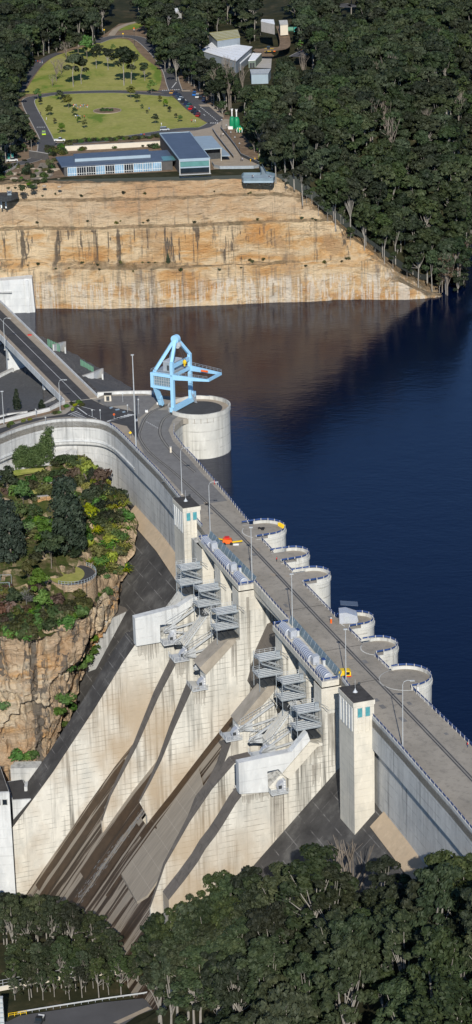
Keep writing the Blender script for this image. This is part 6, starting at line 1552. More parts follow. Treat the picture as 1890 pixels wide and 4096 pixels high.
for f, x, y, t_, b_, l_, po in ((PA, 712, 688, 'cloth_blue', 'cloth_dark', 'person in blue top walking behind the visitor centre hedge', 'walk'), (PA, 727, 688, 'cloth_red', 'cloth_dark', 'person in red top walking behind the visitor centre hedge', 'walk'),
    (PA, 966, 616, 'cloth_red', 'cloth_dark', 'person in red shirt standing at the lawn corner below the parked cars', 'stand'), (PA, 975, 615, 'cloth_grey', 'cloth_grey', 'person in grey beside the one in red at the lawn corner', 'stand'), (PA, 984, 617, 'cloth_white', 'cloth_grey', 'person in pale clothes rightmost of the group at the lawn corner', 'stand'),
    (PA, 814, 633, 'cloth_white', 'cloth_white', 'person in white sitting low on the lawn above the silver car', 'stand'), (PA, 752, 556, 'cloth_blue', 'cloth_jeans', 'person in blue on the lawn right of the flower bed', 'stand'),
    (A2, 312, 505, 'cloth_dark', 'cloth_dark', 'person in dark clothes at the top of the promenade', 'walk'), (A2, 338, 492, 'cloth_white', 'cloth_dark', 'person in white top leaning by the upper promenade railing', 'stand'), (A2, 550, 792, 'cloth_dark', 'cloth_dark', 'person in dark clothes left of the pair on the promenade bend', 'walk'), (A2, 566, 788, 'cloth_grey', 'cloth_dark', 'person in grey jacket right of the pair on the promenade bend', 'walk'),
    (A2, 664, 800, 'cloth_hivis', 'cloth_hivis', 'person in yellow at the promenade railing, left of two', 'stand'), (A2, 716, 784, 'cloth_hivis', 'cloth_hivis', 'person in yellow at the promenade railing, right of two', 'stand'),
    (PA, 183, 316, 'cloth_blue', 'cloth_dark', 'person in blue on the path at the upper left of the park', 'walk'), (PA, 192, 318, 'cloth_red', 'cloth_dark', 'person in red on the path at the upper left of the park', 'walk'), (PA, 203, 318, 'cloth_red', 'cloth_white', 'person in red and white on the path at the upper left of the park', 'walk'), (PA, 214, 318, 'cloth_blue', 'cloth_white', 'rightmost person in blue and white on the upper left path', 'walk'), (PA, 206, 578, 'cloth_dark', 'cloth_dark', 'person in dark clothes near the left lawn edge', 'walk'), (PA, 235, 605, 'cloth_white', 'cloth_white', 'person in white near the left lawn edge', 'stand')):
    person(pp_(f, x, y, Z0+.15), random.uniform(0, 6.28), t_, b_, l_, po)
for f, x, y, t_, b_, l_ in ((A2, 684, 992, 'cloth_dark', 'cloth_dark', 'person in black on the viewing platform'), (A2, 697, 994, 'cloth_white', 'cloth_dark', 'person in white top on the viewing platform'), (A2, 884, 1000, 'cloth_dark', 'cloth_grey', 'person at the right end of the viewing platform, left of two'), (A2, 904, 1000, 'cloth_grey', 'cloth_dark', 'person at the right end of the viewing platform, right of two')):
    person(P(*f(x, y), 55.62), random.uniform(0, 6.28), t_, b_, l_)
rr = random.Random(8)
pc = ['cloth_red', 'cloth_white', 'cloth_blue', 'cloth_grey', 'cloth_dark']; cw = ['red', 'white', 'blue', 'grey', 'dark']
for i in range(11): person(pp_(PA, 372+i*7, 545+rr.uniform(-8, 5)), rr.uniform(0, 6), pc[i % 5], pc[(i*3+1) % 5], 'person in a %s top in the picnic group under the lawn trees' % cw[i % 5], 'stand', 'picnic group on the lawn, %s tops' % cw[i % 5])
for i in range(5): person(pp_(PA, 382+i*11, 596+rr.uniform(-3, 3)), rr.uniform(0, 6), pc[(i+1) % 5], 'cloth_dark', 'person in a %s top in the lower lawn group' % cw[(i+1) % 5], 'stand')
person(T(-46.5, -21.2, DK), 1, 'cloth_red', 'cloth_red', 'worker in red at the long lakeside railing'); person(T(28, -15.8, DK), 1, 'cloth_red', 'cloth_dark', 'worker in red beside the second small pier head'); person(P(1872, 2990, DK), 1, 'cloth_red', 'cloth_jeans', 'person in red by the railing at the right edge')
# ---- park trees
rr = random.Random(21)
small = [(192, 507, 62, 'leftmost on the lawn near the top'), (205, 532, 36, 'just below the leftmost one'), (303, 507, 56, 'top of the left lawn group'), (322, 522, 48, 'second in the left lawn group'), (346, 550, 72, 'tallest of the left lawn group'), (252, 587, 56, 'left lawn, alone below the group'), (378, 588, 46, 'below the picnic group'), (279, 627, 32, 'small, lower left lawn'), (311, 674, 52, 'lowest on the left lawn'), (399, 622, 34, 'lower middle left, by the second group'), (427, 650, 46, 'lower middle lawn'),
         (660, 500, 70, 'upper right of the flower bed'), (692, 521, 50, 'right beside the upper right one'), (765, 473, 72, 'at the car park corner'), (808, 516, 36, 'first right of the corner tree'), (834, 543, 44, 'second right of the corner tree'), (855, 568, 34, 'third toward the parked cars'), (886, 598, 28, 'lower right lawn, thin'), (908, 617, 36, 'lower right lawn, round'), (716, 550, 26, 'tiny, right of the flower bed'), (741, 574, 22, 'tiniest, right of the flower bed'), (783, 630, 56, 'alone low on the right lawn')]
for x, y, h, lb in small:
    hm = h*.7948/(8.8*.97); plant('bush%d' % rr.randrange(3), pp_(PA, x, y, Z0), rr.uniform(0, 6), hm/13*1.12, 'small lawn tree in the park, '+lb, 'tree', 'small trees on the park lawn')
bigp = [(370, 437, 165, 'far1', 'tall dark tree with pale trunk, left pair in the upper park'), (411, 423, 140, 'far0', 'right tree of the left pair in the upper park'), (625, 432, 185, 'far3', 'tallest tree in the upper park, centre'), (662, 422, 160, 'far0', 'tall tree right of the tallest in the upper park'), (730, 407, 90, 'far2', 'shorter tree at the right of the centre group, upper park'), (546, 354, 112, 'far5', 'tree between the two groups in the upper park'), (487, 345, 110, 'far3', 'tree behind the left pair, upper park'),
        (571, 262, 40, 'bush0', 'small tree in the narrow top of the upper lawn'), (608, 258, 26, 'bush1', 'smallest tree in the narrow top of the upper lawn'), (395, 285, 125, 'bush1', 'broad green tree beside the pink leafless ones'), (440, 300, 120, 'bush0', 'broad green tree second behind the pink leafless ones'), (500, 290, 70, 'bush1', 'green tree behind the upper park group'), (832, 362, 120, 'far2', 'thin pale trunked tree by the park entry road'), (800, 330, 60, 'bush2', 'low tree by the park entry road')]
for x, y, h, k_, lb in bigp:
    hm = h*.7948/(8.6*.97); plant(k_, pp_(PA, x, y, Z0), rr.uniform(0, 6), hm*1.2/(20 if k_.startswith('far') else 13), lb, 'tree')
for x, y, h, lb in ((285, 410, 130, 'leafless pinkish tree in front of the green park trees'), (335, 300, 110, 'leafless pinkish tree at the back of the upper park'), (265, 436, 70, 'small leafless tree at the left of the upper park'), (310, 375, 95, 'leafless pinkish tree, middle of the bare group')):
    hm = h*.7948/(8.6*.97); plant('bare0', pp_(PA, x, y, Z0), rr.uniform(0, 6), hm/13, lb, 'tree')
# ---- scrub
def bushset(tree_or_z, pix, name, labfn, mats, size, group, seed, cat='shrub'):
    rr = random.Random(seed)
    for i, (x, y, r) in enumerate(pix):
        q = hit(tree_or_z, x*K, y*K) if not isinstance(tree_or_z, (int, float)) else PK(x, y, tree_or_z)
        if q is None: continue
        mt = mats[i % len(mats)]; key = (name, mt, i % 3, size)
        if key not in PROTO:
            m_ = MB(); r2 = random.Random(sum(map(ord, mt)) % 99+i)
            for k in range(7): blob_leaves(m_, (r2.uniform(-.5, .5), r2.uniform(-.5, .5), r2.uniform(.2, .8)), .5, 46, size, r2, .8, -.2)
            s_ = MB()
            for k in range(4): s_.tube([(0, 0, -.2), (r2.uniform(-.4, .4), r2.uniform(-.4, .4), .8)], [.05, .02], 4)
            proto(key, name, [('stem', s_, 'bark_dark'), ('foliage', m_, mt)])
        plant(key, q, rr.uniform(0, 6), (r, r, r*rr.uniform(.8, 1.1)), labfn(i, x, y, mt), cat, group)
cw_ = {'leaf_green': 'bright green', 'leaf_yellow': 'yellow', 'leaf_olive': 'olive', 'leaf_brown': 'reddish brown', 'leaf_gum': 'dull green', 'leaf_grey': 'grey', 'leaf_dark': 'dark', 'leaf_far': 'deep green'}
rs = random.Random(77)
hedge = [(x/1.258*.795*1+0, y, 1.5) for x, y in []]
hp = []
for k in range(34): x = 335+(810-335)*k/33; hp.append((PA(x, 700)[0]/K, PA(x, 0)[1]/K+((722-(x-335)*.066)*.7948)/K+rs.uniform(-2, 2), rs.uniform(1.2, 1.9)))
for x, y in ((395, 755), (408, 757), (420, 756), (720, 738), (735, 735), (750, 737), (768, 742), (790, 748), (350, 740), (665, 735), (575, 745)): hp.append((PA(x, y)[0]/K, PA(x, y)[1]/K, rs.uniform(1., 2.4)))
for k in range(26): x, y = rs.uniform(235, 330), rs.uniform(735, 785); hp.append((PA(x, y)[0]/K, PA(x, y)[1]/K, rs.uniform(1.2, 2.2)))
bushset(Z0, hp, 'shrub', lambda i, x, y, mt: '%s hedge shrub behind the visitor centre, %s' % (cw_[mt], 'left end' if x < 170 else 'middle' if x < 300 else 'right end'), ['leaf_olive', 'leaf_gum', 'leaf_green'], .16, 'hedge shrubs behind the visitor centre', 4)
lp = []
for k in range(60):
    x, y = rs.uniform(0, 140), rs.uniform(375, 480)
    if y < 395+.0*x and x > 60: continue
    if 115 < x and y > 440: continue
    lp.append((x, y, rs.uniform(.9, 2.6)))
bushset(Z0-.3, lp, 'shrub', lambda i, x, y, mt: '%s scrub bush on the rocky ground left of the visitor centre, %s' % (cw_[mt], 'upper' if y < 430 else 'lower'), ['leaf_olive', 'leaf_gum', 'leaf_green', 'leaf_far'], .16, 'scrub bushes left of the visitor centre', 5)
for x, y, s, key, lb in ((672, 405, .95, 'bush2', 'small tree under the promenade, nearest the viewing platform'), (640, 375, 1.0, 'bush1', 'round tree beside the promenade below the inflatable'), (628, 352, .9, 'bush1', 'round tree right of the green inflatable'), (655, 390, .8, 'bush0', 'small green tree on the grassy bank by the promenade')):
    plant(key, PK(x, y, Z0-.5), 1, s*.62, lb, 'tree')
q = PK(657, 352, Z0); o = plant('cypress', q, 0, 1.3, 'yellow leaved conical tree right of the promenade', 'tree'); o.children[1].data = o.children[1].data.copy(); o.children[1].data.materials[0] = M['leaf_yellow']
q = PK(784, 132*K/K*1.0, Z0+6); 
o = plant('bush0', P(*PB(328, 248), Z0+6), 0, .42, 'small bright red leaved tree beside the far road', 'tree'); o.children[1].data = o.children[1].data.copy(); o.children[1].data.materials[0] = M['red']
# park lamp posts and signs
def lamp(f, x, y, h, lb, z=Z0): 
    q = P(*f(x, y), z); o = thing('park_lamp', lb, 'lamp post', tuple(q), group='lamp posts in the park'); MB().tube([q, q+Vector((0, 0, h))], .09, 5).build('pole', 'steel_dark', o); MB().lathe([(.1, 0), (.4, .15), (.35, .4), (0, .55)], q+Vector((0, 0, h)), 8).build('lantern', 'post_grey', o)
lamp(A2, 325, 410, 4.5, 'upper lamp post on the promenade'); lamp(A2, 378, 475, 4.5, 'second lamp post on the promenade'); lamp(A2, 432, 560, 4.5, 'third lamp post on the promenade, among the trees'); lamp(A2, 480, 620, 4.5, 'fourth lamp post on the promenade'); lamp(A2, 535, 695, 4.5, 'lowest lamp post on the promenade'); lamp(PA, 679, 232, 9, 'lamp post at the road junction at the top of the park')
lamp(PA, 789, 160, 11, 'tall pole by the junction right of the lawn tip')
def sign(q, mat, lb, diamond=True, h=2.6, s=.5):
    o = thing('road_sign', lb, 'sign', tuple(q)); MB().tube([q, q+Vector((0, 0, h))], .06, 5).build('post', 'post_grey', o); c = q+Vector((0, -.1, h))
    m_ = MB()
    if diamond: m_.hexa([c+Vector((0, 0, -s)), c+Vector((s, 0, 0)), c+Vector((0, 0, s)), c+Vector((-s, 0, 0))], [c+Vector((0, -.06, -s)), c+Vector((s, -.06, 0)), c+Vector((0, -.06, s)), c+Vector((-s, -.06, 0))])
    else: m_.tube([c, c+Vector((0, -.06, 0))], s, 14)
    m_.build('sign_plate', mat, o)
    if not diamond: MB().tube([c+Vector((0, -.07, 0)), c+Vector((0, -.1, 0))], s*.45, 10).build('sign_symbol', 'black', o)
RC = fr(0, 1100, .7948)
sign(P(*RC(658, 822), DK), 'yellow', 'yellow diamond warning sign beside the tallest mast', True, 2.2, .6); sign(P(*RC(576, 722), DK), 'orange', 'round orange and black sign at the road junction by the bridge', False, 1.6, .4)
sign(P(*PA(526, 172), Z0), 'yellow', 'yellow sign left at the top of the park'); sign(P(*PA(621, 190), Z0), 'yellow', 'yellow sign at the junction kerb of the park road', True, 2.4); sign(P(*PA(676, 165), Z0), 'orange', 'orange sign right at the top of the park', False, 2.6)
# ------------------------------------------------------------------ planting in the garden under the curved wall
rs = random.Random(5)
def gplants(n_, region, mats, smin, smax, nm, seed, size=.2, cat='shrub', shape=None):
    r_ = random.Random(seed); out = []
    xs_ = [p[0] for p in region]; ys_ = [p[1] for p in region]
    while len(out) < n_:
        x, y = r_.uniform(min(xs_), max(xs_)), r_.uniform(min(ys_), max(ys_))
        if pip(x, y, region) and not pip(x, y, [(125, 1405), (238, 1400), (245, 1500), (140, 1505)]): out.append((x, y, r_.uniform(smin, smax)))
    return out
zones = [('spilling over the cliff rim', [(0, 1560), (120, 1560), (170, 1540), (240, 1500), (262, 1520), (235, 1545), (150, 1600), (0, 1612)]), ('near the ivy wall', [(120, 1150), (205, 1148), (262, 1200), (300, 1255), (285, 1275), (200, 1190), (130, 1172)]), ('on the upper terrace', [(0, 1205), (120, 1200), (190, 1200), (190, 1255), (90, 1262), (0, 1240)]),
         ('beside the log rail', [(195, 1200), (265, 1230), (330, 1300), (310, 1360), (240, 1330), (215, 1270)]), ('around the dark conifers', [(0, 1290), (110, 1290), (220, 1330), (230, 1400), (110, 1430), (0, 1400)]),
         ('above the cliff corner', [(200, 1380), (310, 1370), (318, 1420), (290, 1470), (245, 1440), (210, 1420)]), ('over the left cliff', [(0, 1480), (100, 1470), (140, 1520), (150, 1560), (60, 1600), (0, 1600)]),
         ('below the lookout lawn', [(150, 1500), (215, 1495), (240, 1530), (170, 1565), (140, 1560)])]
gm = [['leaf_olive', 'leaf_gum', 'leaf_green', 'leaf_olive'], ['leaf_yellow', 'leaf_green', 'leaf_olive', 'leaf_brown', 'leaf_gum'], ['leaf_olive', 'leaf_gum', 'leaf_brown', 'leaf_green'], ['leaf_yellow', 'leaf_green', 'leaf_olive', 'leaf_gum', 'leaf_gum'], ['leaf_green', 'leaf_gum', 'leaf_olive', 'leaf_green'], ['leaf_yellow', 'leaf_green', 'leaf_olive'], ['leaf_gum', 'leaf_green', 'leaf_olive', 'leaf_brown'], ['leaf_green', 'leaf_olive', 'leaf_brown', 'leaf_yellow']]
for k, ((zn, reg), mts) in enumerate(zip(zones, gm)):
    n_ = [46, 34, 26, 40, 40, 22, 44, 8][k]
    bushset(GAR, gplants(n_, reg, mts, 1.6, 4.2, zn, 50+k), 'garden_shrub', lambda i, x, y, mt, zn=zn: '%s garden shrub %s below the curved wall' % (cw_[mt], zn), mts, .17, 'garden shrubs '+zn, 60+k)
for x, y, key, sc, lb in ((172, 1392, 'dark', 1.38, 'tallest dark conifer in the terraced garden, right of the others'), (28, 1412, 'dark', 1.1, 'broad dark conifer at the left edge of the garden'), (120, 1385, 'bush0', 1.0, 'rounded green tree between the two dark conifers'), (130, 1430, 'bush1', 1.1, 'dense green tree below the dark conifers'), (200, 1330, 'bush2', .7, 'olive tree right of the tallest conifer'),
    (20, 1245, 'bush1', .9, 'green tree at the upper left edge of the garden'), (60, 1275, 'bush0', .8, 'green tree on the upper terrace, second from the left edge'), (75, 1480, 'bush2', .85, 'olive tree above the garden hut'), (100, 1500, 'bush0', .8, 'leafy tree right of the garden hut'), (35, 1540, 'bush1', .7, 'tree in front of the garden hut'), (110, 1545, 'bush0', .7, 'bright green tree on the cliff edge below the lookout'), (-5, 1370, 'dark', .95, 'dark conifer behind the one at the left edge')):
    q = hit(GAR, x*K, y*K)
    if q: plant(key, q-Vector((0, 0, .4)), x, sc, lb, 'tree')
q = hit(GAR, 68*K, 1525*K); m_ = bare(9, 6, 3, 14); o = thing('silver_shrub', 'silvery grey leafless shrub in front of the garden hut', 'shrub', tuple(q)); c = m_.build('trunk', 'leaf_grey', None); c.parent = o
m_ = MB(); rr = random.Random(1)
for k in range(10): blob_leaves(m_, (rr.uniform(-2, 2), rr.uniform(-2, 2), rr.uniform(2, 4.5)), 1.1, 40, .2, rr)
c = m_.build('foliage', 'leaf_grey', None, recalc=False); c.parent = o
# spiky rosette plants
rr = random.Random(4)
def rosette(mat):
    m_ = MB()
    for k in range(22):
        an = k*2.4; l = 1.4; up_ = .25+.75*rr.random(); d_ = Vector((math.cos(an), math.sin(an), 0)); s_ = Vector((-d_.y, d_.x, 0))*.09
        m_.quad(s_, -s_, d_*l*.55+Vector((0, 0, up_))-s_, d_*l*.55+Vector((0, 0, up_))+s_); m_.quad(d_*l*.55+Vector((0, 0, up_))+s_, d_*l*.55+Vector((0, 0, up_))-s_, d_*l+Vector((0, 0, up_*.75)))
    return m_
for mt in ('leaf_yellow', 'leaf_green'): proto('ros'+mt, 'rosette_plant', [('leaves', rosette(mt), mt)])
for i in range(46):
    x, y = rr.uniform(225, 325), rr.uniform(1250, 1450)
    if x < 250 and y < 1300: continue
    q = hit(GAR, x*K, y*K)
    if q: mt = 'leaf_yellow' if i % 3 else 'leaf_green'; plant('ros'+mt, q+Vector((0, 0, .2)), rr.uniform(0, 6), rr.uniform(1.5, 2.8), '%s spiky rosette plant on the rocky slope right of the dark conifers' % ('yellow' if i % 3 else 'green'), 'plant', 'spiky %s rosette plants' % ('yellow' if i % 3 else 'green'))
# ivy hanging on the curved wall
iv = MB(); rr = random.Random(12); wl = PK(40, 1170, 3); wr = PK(133, 1150, 2)
for k in range(240):
    u = rr.random(); q = wl.lerp(wr, u)+Vector((0, -2.2, 0)); top = interp([(0, 8.5), (.2, 9.5), (.5, 8.2), (.7, 8.5), (.85, 13.5), (1, 15.3)], u)
    z = q.z+rr.random()*(top-q.z); blob_leaves(iv, (q.x, q.y+rr.uniform(-.8, .2)-(top-z)*.05, z), 1.5, 60, .30, rr, 1., -1)
tag(iv.build('ivy', 'leaf_green', None, recalc=False), 'green and yellow ivy mass climbing the curved concrete wall', 'ivy')
# greenery on the valley cliff
vg = MB(); VP = []
for x, y, r in ((215, 1660, 2.6), (228, 1640, 2.4), (200, 1672, 2.2), (175, 1680, 1.8), (165, 1760, 2.6), (180, 1780, 2.), (150, 1790, 2.), (60, 1905, 2.4), (40, 1900, 2.4), (80, 1900, 2.), (5, 1775, 2.), (270, 1490, 2), (250, 1500, 1.8), (160, 1820, 1.4), (100, 1570, 2), (235, 1605, 1.4)):
    q = hit(VCL, x*K, y*K) or hit(GAR, x*K, y*K)
    if q: VP.append((x, y, q, r))
for i, (x, y, q, r) in enumerate(VP):
    key = ('garden_shrub', 'leaf_green', i % 3, .17)
    if key in PROTO: plant(key, q+Vector((.3, -.8, -.6)), i, r*1.25, 'green bush rooted on the valley cliff, %s' % ('high near the wing block' if y < 1700 else 'half way down beside the black face' if y < 1850 else 'low above the powerhouse'), 'shrub', 'green bushes on the valley cliff')
# bushes on the benches of the far cliff
for i, (x, y, r, lb) in enumerate(((424, 662, 2.6, 'small conical tree growing on the cliff bench'), )):
    q = hit(CLF, x*K, y*K)
    if q: plant('cypress', q-Vector((0, 0, .3)), 0, .55, lb, 'tree')
rr = random.Random(31)
for i in range(46):
    x = rr.uniform(60, 880); y = rr.choice([662, 664, 560, 558, 488, 678]); y += -.012*(x-300)+rr.uniform(-5, 5)
    q = hit(CLF, x*K, y*K)
    if q is None: continue
    mt = ['leaf_olive', 'leaf_gum'][i % 2]; key = ('shrub', mt, i % 3, .16)
    if key in PROTO: plant(key, q-Vector((0, 0, .3)), i, rr.uniform(.6, 1.3), 'low %s bush on the cliff bench, %s' % (cw_[mt], 'left' if x < 350 else 'middle' if x < 620 else 'right'), 'shrub', 'low bushes on the cliff benches')
# pale concrete block cast against the foot of the far cliff
cbk = thing('cliff_buttress', 'pale concrete buttress block cast against the cliff at the left edge above the lake', 'wall', (-95, 1070, -4))
q0 = onY(-100, 1245, 1072.5); q1 = onY(143, 1245, 1072.5); zt = onY(70, 1118, 1072.5).z
MB().hexa([(q0.x, 1071.5, -4), (q1.x, 1073, -4), (q1.x, 1082, -4), (q0.x, 1082, -4)], [(q0.x, 1071.5, zt-.6), (q1.x-1, 1073.6, zt), (q1.x-1, 1082, zt), (q0.x, 1082, zt-.6)]).build('wall_body', 'concrete_white', cbk)
MB().box(((q0.x+q1.x)/2-4, 1072.2, 9.6), (q1.x-q0.x-12, 1.6, .4)).build('ledge', 'concrete_grey', cbk); MB().box((q1.x-3.2, 1072.9, -3), (1.4, 1.2, zt+2.4)).build('rib', 'concrete_white', cbk)
# left lookout with ramp
lo = thing('lookout_deck', 'dark angular lookout deck with pale access ramp at the cliff top, left edge', 'platform', tuple(P(*A4(150, 1050), 50)))
dp = pts_(A4, [(-60, 965), (60, 955), (325, 950), (335, 1010), (215, 1060), (100, 1085), (-60, 1065)], 51.5); MB().slab(dp, 50.3, 51.5).build('deck', 'steel_dark', lo)
m_ = MB()
for a_, b_ in zip(dp[3:], dp[4:]+dp[:1]): m_.bar(a_+Vector((0, 0, .6)), b_+Vector((0, 0, .6)), .15, 1.2)
m_.build('railing', 'steel_dark', lo)
for px in (20, 105): q = P(*A4(px, 1090), 50.); MB().box((q.x, q.y+.8, 46), (.6, .6, 4.2)).build('column', 'white', lo)
rp = pts_(A4, [(140, 1000), (215, 995), (180, 660), (110, 665)], 52); MB().hexa([v-Vector((0, 0, .3)) for v in rp], rp).build('ramp', 'roof_pale', lo)
for a_, b_ in ((0, 3), (1, 2)): MB().bar(rp[a_]+Vector((0, 0, .9)), rp[b_]+Vector((0, 0, .9)), .15, .2).build('handrail', 'post_grey', lo)
wk = thing('curved_walkway', 'curved pale blue walkway with railing above the left lookout deck', 'walkway', tuple(P(*A4(150, 590), Z0))); q = smooth([(v.x, v.y) for v in pts_(A4, [(-40, 665), (60, 640), (180, 590), (270, 540), (320, 490), (330, 430)], Z0)], 4)
ob = ribbon(q, 1.6, 0, 'roof_pale', 'deck', wk); ob.location = (-wk.location.x, -wk.location.y, Z0+.4-0); ob.location.z = .5
m_ = MB()
for a_, b_ in zip(q, q[1:]): m_.bar((a_[0], a_[1]-.8, Z0+1.5), (b_[0], b_[1]-.8, Z0+1.5), .1, .15).bar((a_[0], a_[1]-.8, Z0+.5), (a_[0], a_[1]-.8, Z0+1.5), .1)
m_.build('railing', 'post_grey', wk)
def hutbox(f, x, y, w_, d_, h, wall, roof, nm, lb, cat, z=Z0):
    q = P(*f(x, y), z); o = thing(nm, lb, cat, tuple(q)); MB().box(q, (w_, d_, h)).build('wall', wall, o); MB().box(q+Vector((0, 0, h)), (w_+.3, d_+.3, .2)).build('roof', roof, o); MB().box(q+Vector((0, -d_/2-.03, .1)), (w_*.35, .06, h*.75)).build('door', 'steel_dark', o)
hutbox(A4, 205, 345, 2.6, 2.4, 2.4, 'teal', 'teal', 'site_container', 'turquoise container beside the white utility truck, upper left', 'container'); hutbox(A4, 190, 140, 2.8, 2.4, 2.8, 'green_louvre', 'shed_green', 'pump_hut', 'pale green hut under the trees at the left edge', 'hut')
# boulders
n_b = 0
rr = random.Random(9)
for i in range(30):
    x, y = rr.uniform(20, 150), rr.uniform(425, 470)
    q = PK(x, y, Z0-.3); bm = bmesh.new(); bmesh.ops.create_icosphere(bm, subdivisions=2, radius=1)
    for v in bm.verts: v.co *= 1+.35*noise.noise(v.co*1.3+Vector((i*3, 0, 0)))
    me = bpy.data.meshes.new('boulder'); bm.to_mesh(me); bm.free(); me.materials.append(M['path']); o = bpy.data.objects.new('boulder', me); COL.objects.link(o); o.location = q; s_ = rr.uniform(.5, 1.6); o.scale = (s_*1.4, s_, s_*.7)
    tag(o, 'pale sandstone boulder on the ground left of the visitor centre', 'boulder', 'boulders left of the visitor centre')
sheet('rock_pavement', A4, [(560, 720), (640, 600), (740, 415), (840, 420), (960, 600), (980, 640), (900, 700), (800, 720)], Z0+.05, 'rubble')
0 and sheet('rock_pavement', A2, [(0, 1010), (180, 900), (300, 890), (560, 960), (560, 1030), (300, 1040), (120, 1050)], Z0+.0, 'rubble')
# ------------------------------------------------------------------ things on the crest road
ZPf = fr(680, 2120, .3364); ZQf = fr(1060, 2450, .37); Z5f = fr(600, 1900, .7948)
q = P(*ZPf(690, 165), DK); o = thing('orange_lift', 'orange boom lift with yellow arms parked on the crest road', 'machine', tuple(q))
MB().hexa([q+Vector(v) for v in ((-1.7, -1.2, .5), (1.6, -1.2, .5), (1.6, 1.2, .5), (-1.7, 1.2, .5))], [q+Vector(v) for v in ((-1.5, -1.1, 1.9), (1.2, -1.1, 1.7), (1.2, 1.1, 1.7), (-1.5, 1.1, 1.9))]).build('body', 'orange', o)
MB().box(q+Vector((-.2, 0, 1.9)), (1.6, 1.5, .5)).build('hood', 'red', o); MB().bar(q+Vector((1., -.9, .9)), q+Vector((4.6, .6, .7)), .4).build('arm', 'yellow', o); MB().bar(q+Vector((-1.2, .6, 1.2)), q+Vector((-3.6, 2.2, 1.2)), .35).build('arm', 'yellow', o); MB().box(q+Vector((2.6, -1.4, .1)), (1.8, .8, .4)).build('outrigger', 'white', o)
for sx in (-1.1, 1.1):
    for sy in (-1, 1): MB().tube([q+Vector((sx, sy*1., .5)), q+Vector((sx, sy*1.35, .5))], .5, 10).build('wheel', 'tyre', o)
q = P(*ZQf(865, 690), DK); o = thing('compressor', 'yellow towed compressor with black and red trim on the crest road', 'machine', tuple(q))
m_ = MB(); sec = [(-1.7, .5), (1.7, .5), (1.7, 1.6), (1.2, 2.1), (-1.2, 2.1), (-1.7, 1.6)]; m_.hexa([q+Vector((x, -.95, z)) for x, z in sec], [q+Vector((x, .95, z)) for x, z in sec]); m_.build('body', 'yellow', o)
MB().box(q+Vector((.8, -1., .9)), (1.1, .1, .8)).build('grille', 'black', o); MB().box(q+Vector((.5, 0, .25)), (2.6, 2.0, .28)).build('chassis', 'red', o); MB().bar(q+Vector((-1.7, 0, .5)), q+Vector((-3., .8, .4)), .15).build('drawbar', 'steel_dark', o)
for sy in (-1, 1): MB().tube([q+Vector((0, sy*.9, .4)), q+Vector((0, sy*1.1, .4))], .4, 10).build('wheel', 'tyre', o)
# grey hood on the fourth pier head
q = P(*ZQf(900, 100), DK); o = thing('metal_hood', 'grey metal shelter hood standing on the fourth pier head', 'shelter', tuple(q))
pr = [(-2.6, .1), (2.4, .1), (3., .8), (2.6, 2.4), (-.6, 3.6), (-2.6, 3.4)]
MB().hexa([q+Vector((x, -1.6, z)) for x, z in pr], [q+Vector((x, 2.6, z)) for x, z in pr]).build('shell', 'silver', o); MB().box(q+Vector((-.4, -1.66, .4)), (1.4, .08, 2.)).build('door', 'post_grey', o)
q = P(*ZQf(930, 45), DK); MB().bar(q+Vector((-3, 1.5, 3.9)), q+Vector((2.2, 1.5, 3.4)), 3.2, .12).build('roof_sheet', 'roof_blue', o)
c = T(.9, -21.9, DK+.07)
m_ = MB(); rr = random.Random(6)
for k in range(14): m_.ball(c+Vector((rr.uniform(-2.5, 0), rr.uniform(0, 2.4), .2)), (rr.uniform(.2, .6), rr.uniform(.2, .5), rr.uniform(.15, .4)), 6, 4)
tag(m_.build('debris_heap', 'black'), 'heap of black bags on the first small pier head', 'debris')
for k in range(4): q = P(*Z5f(652+k*7, 256+k*4), DK+.1); m_ = MB(); m_.box(q, (.9, .3, .9)).box(q+Vector((0, 0, .9)), (1., .12, .25)); tag(m_.build('barrier', 'yellow'), 'yellow barrier at the lake side of the first small pier head', 'barrier', 'yellow barriers on the pier head')
for x, y, lb in ((861, 893, 'small brown post box on the crest road curve'), ): q = P(*RC(x, y), DK); o = thing('bollard', lb, 'bollard', tuple(q)); MB().box(q, (.6, .6, 2.0)).build('post', 'cream_wall', o); MB().box(q+Vector((0, 0, 2.)), (.8, .8, .2)).build('cap', 'kerb', o)
for x, y, lb in ((913, 745, 'brown hydrant post by the grey hood'), (99999, 205, 'small white bollard')): 
    q = P(*(Z5f(x, y) if x < 9999 else Z2(1098, 205)), DK); o = thing('hydrant', lb+' at the lakeside edge', 'hydrant', tuple(q)); MB().tube([q, q+Vector((0, 0, 1.5))], .3, 8).build('post', 'orange' if x == 913 else 'white', o); MB().ball(q+Vector((0, 0, 1.55)), .38, 8, 5).build('cap', 'kerb', o)
q = P(*RC(545, 632), DK); o = thing('kiosk', 'small brown stone kiosk with dark top by the lake parapet', 'kiosk', tuple(q)); MB().box(q, (2.6, 2., 2.4)).build('wall', 'cream_wall', o); MB().box(q+Vector((0, 0, 2.4)), (3., 2.4, .35)).build('roof', 'roof_dark', o); MB().box(q+Vector((0, -1.03, .2)), (1.2, .06, 1.8)).build('door', 'steel_dark', o)
for i, (x, y) in enumerate(((797, 650), (739, 690), (500, 641), (686, 735))):
    q = P(*RC(x, y), DK); o = thing('concrete_block', ['white block beside the left crane leg', 'white block on the kerb left of the crane track', 'small dark block by the road joint', 'white block on the kerb near the road hatching'][i], 'block', tuple(q)); MB().box(q, (1., .8, .8)).build('block', 'white' if i != 2 else 'steel_dark', o); MB().tube([q+Vector((0, 0, .8)), q+Vector((0, 0, 1.1))], .12, 6).build('lug', 'steel_dark', o)
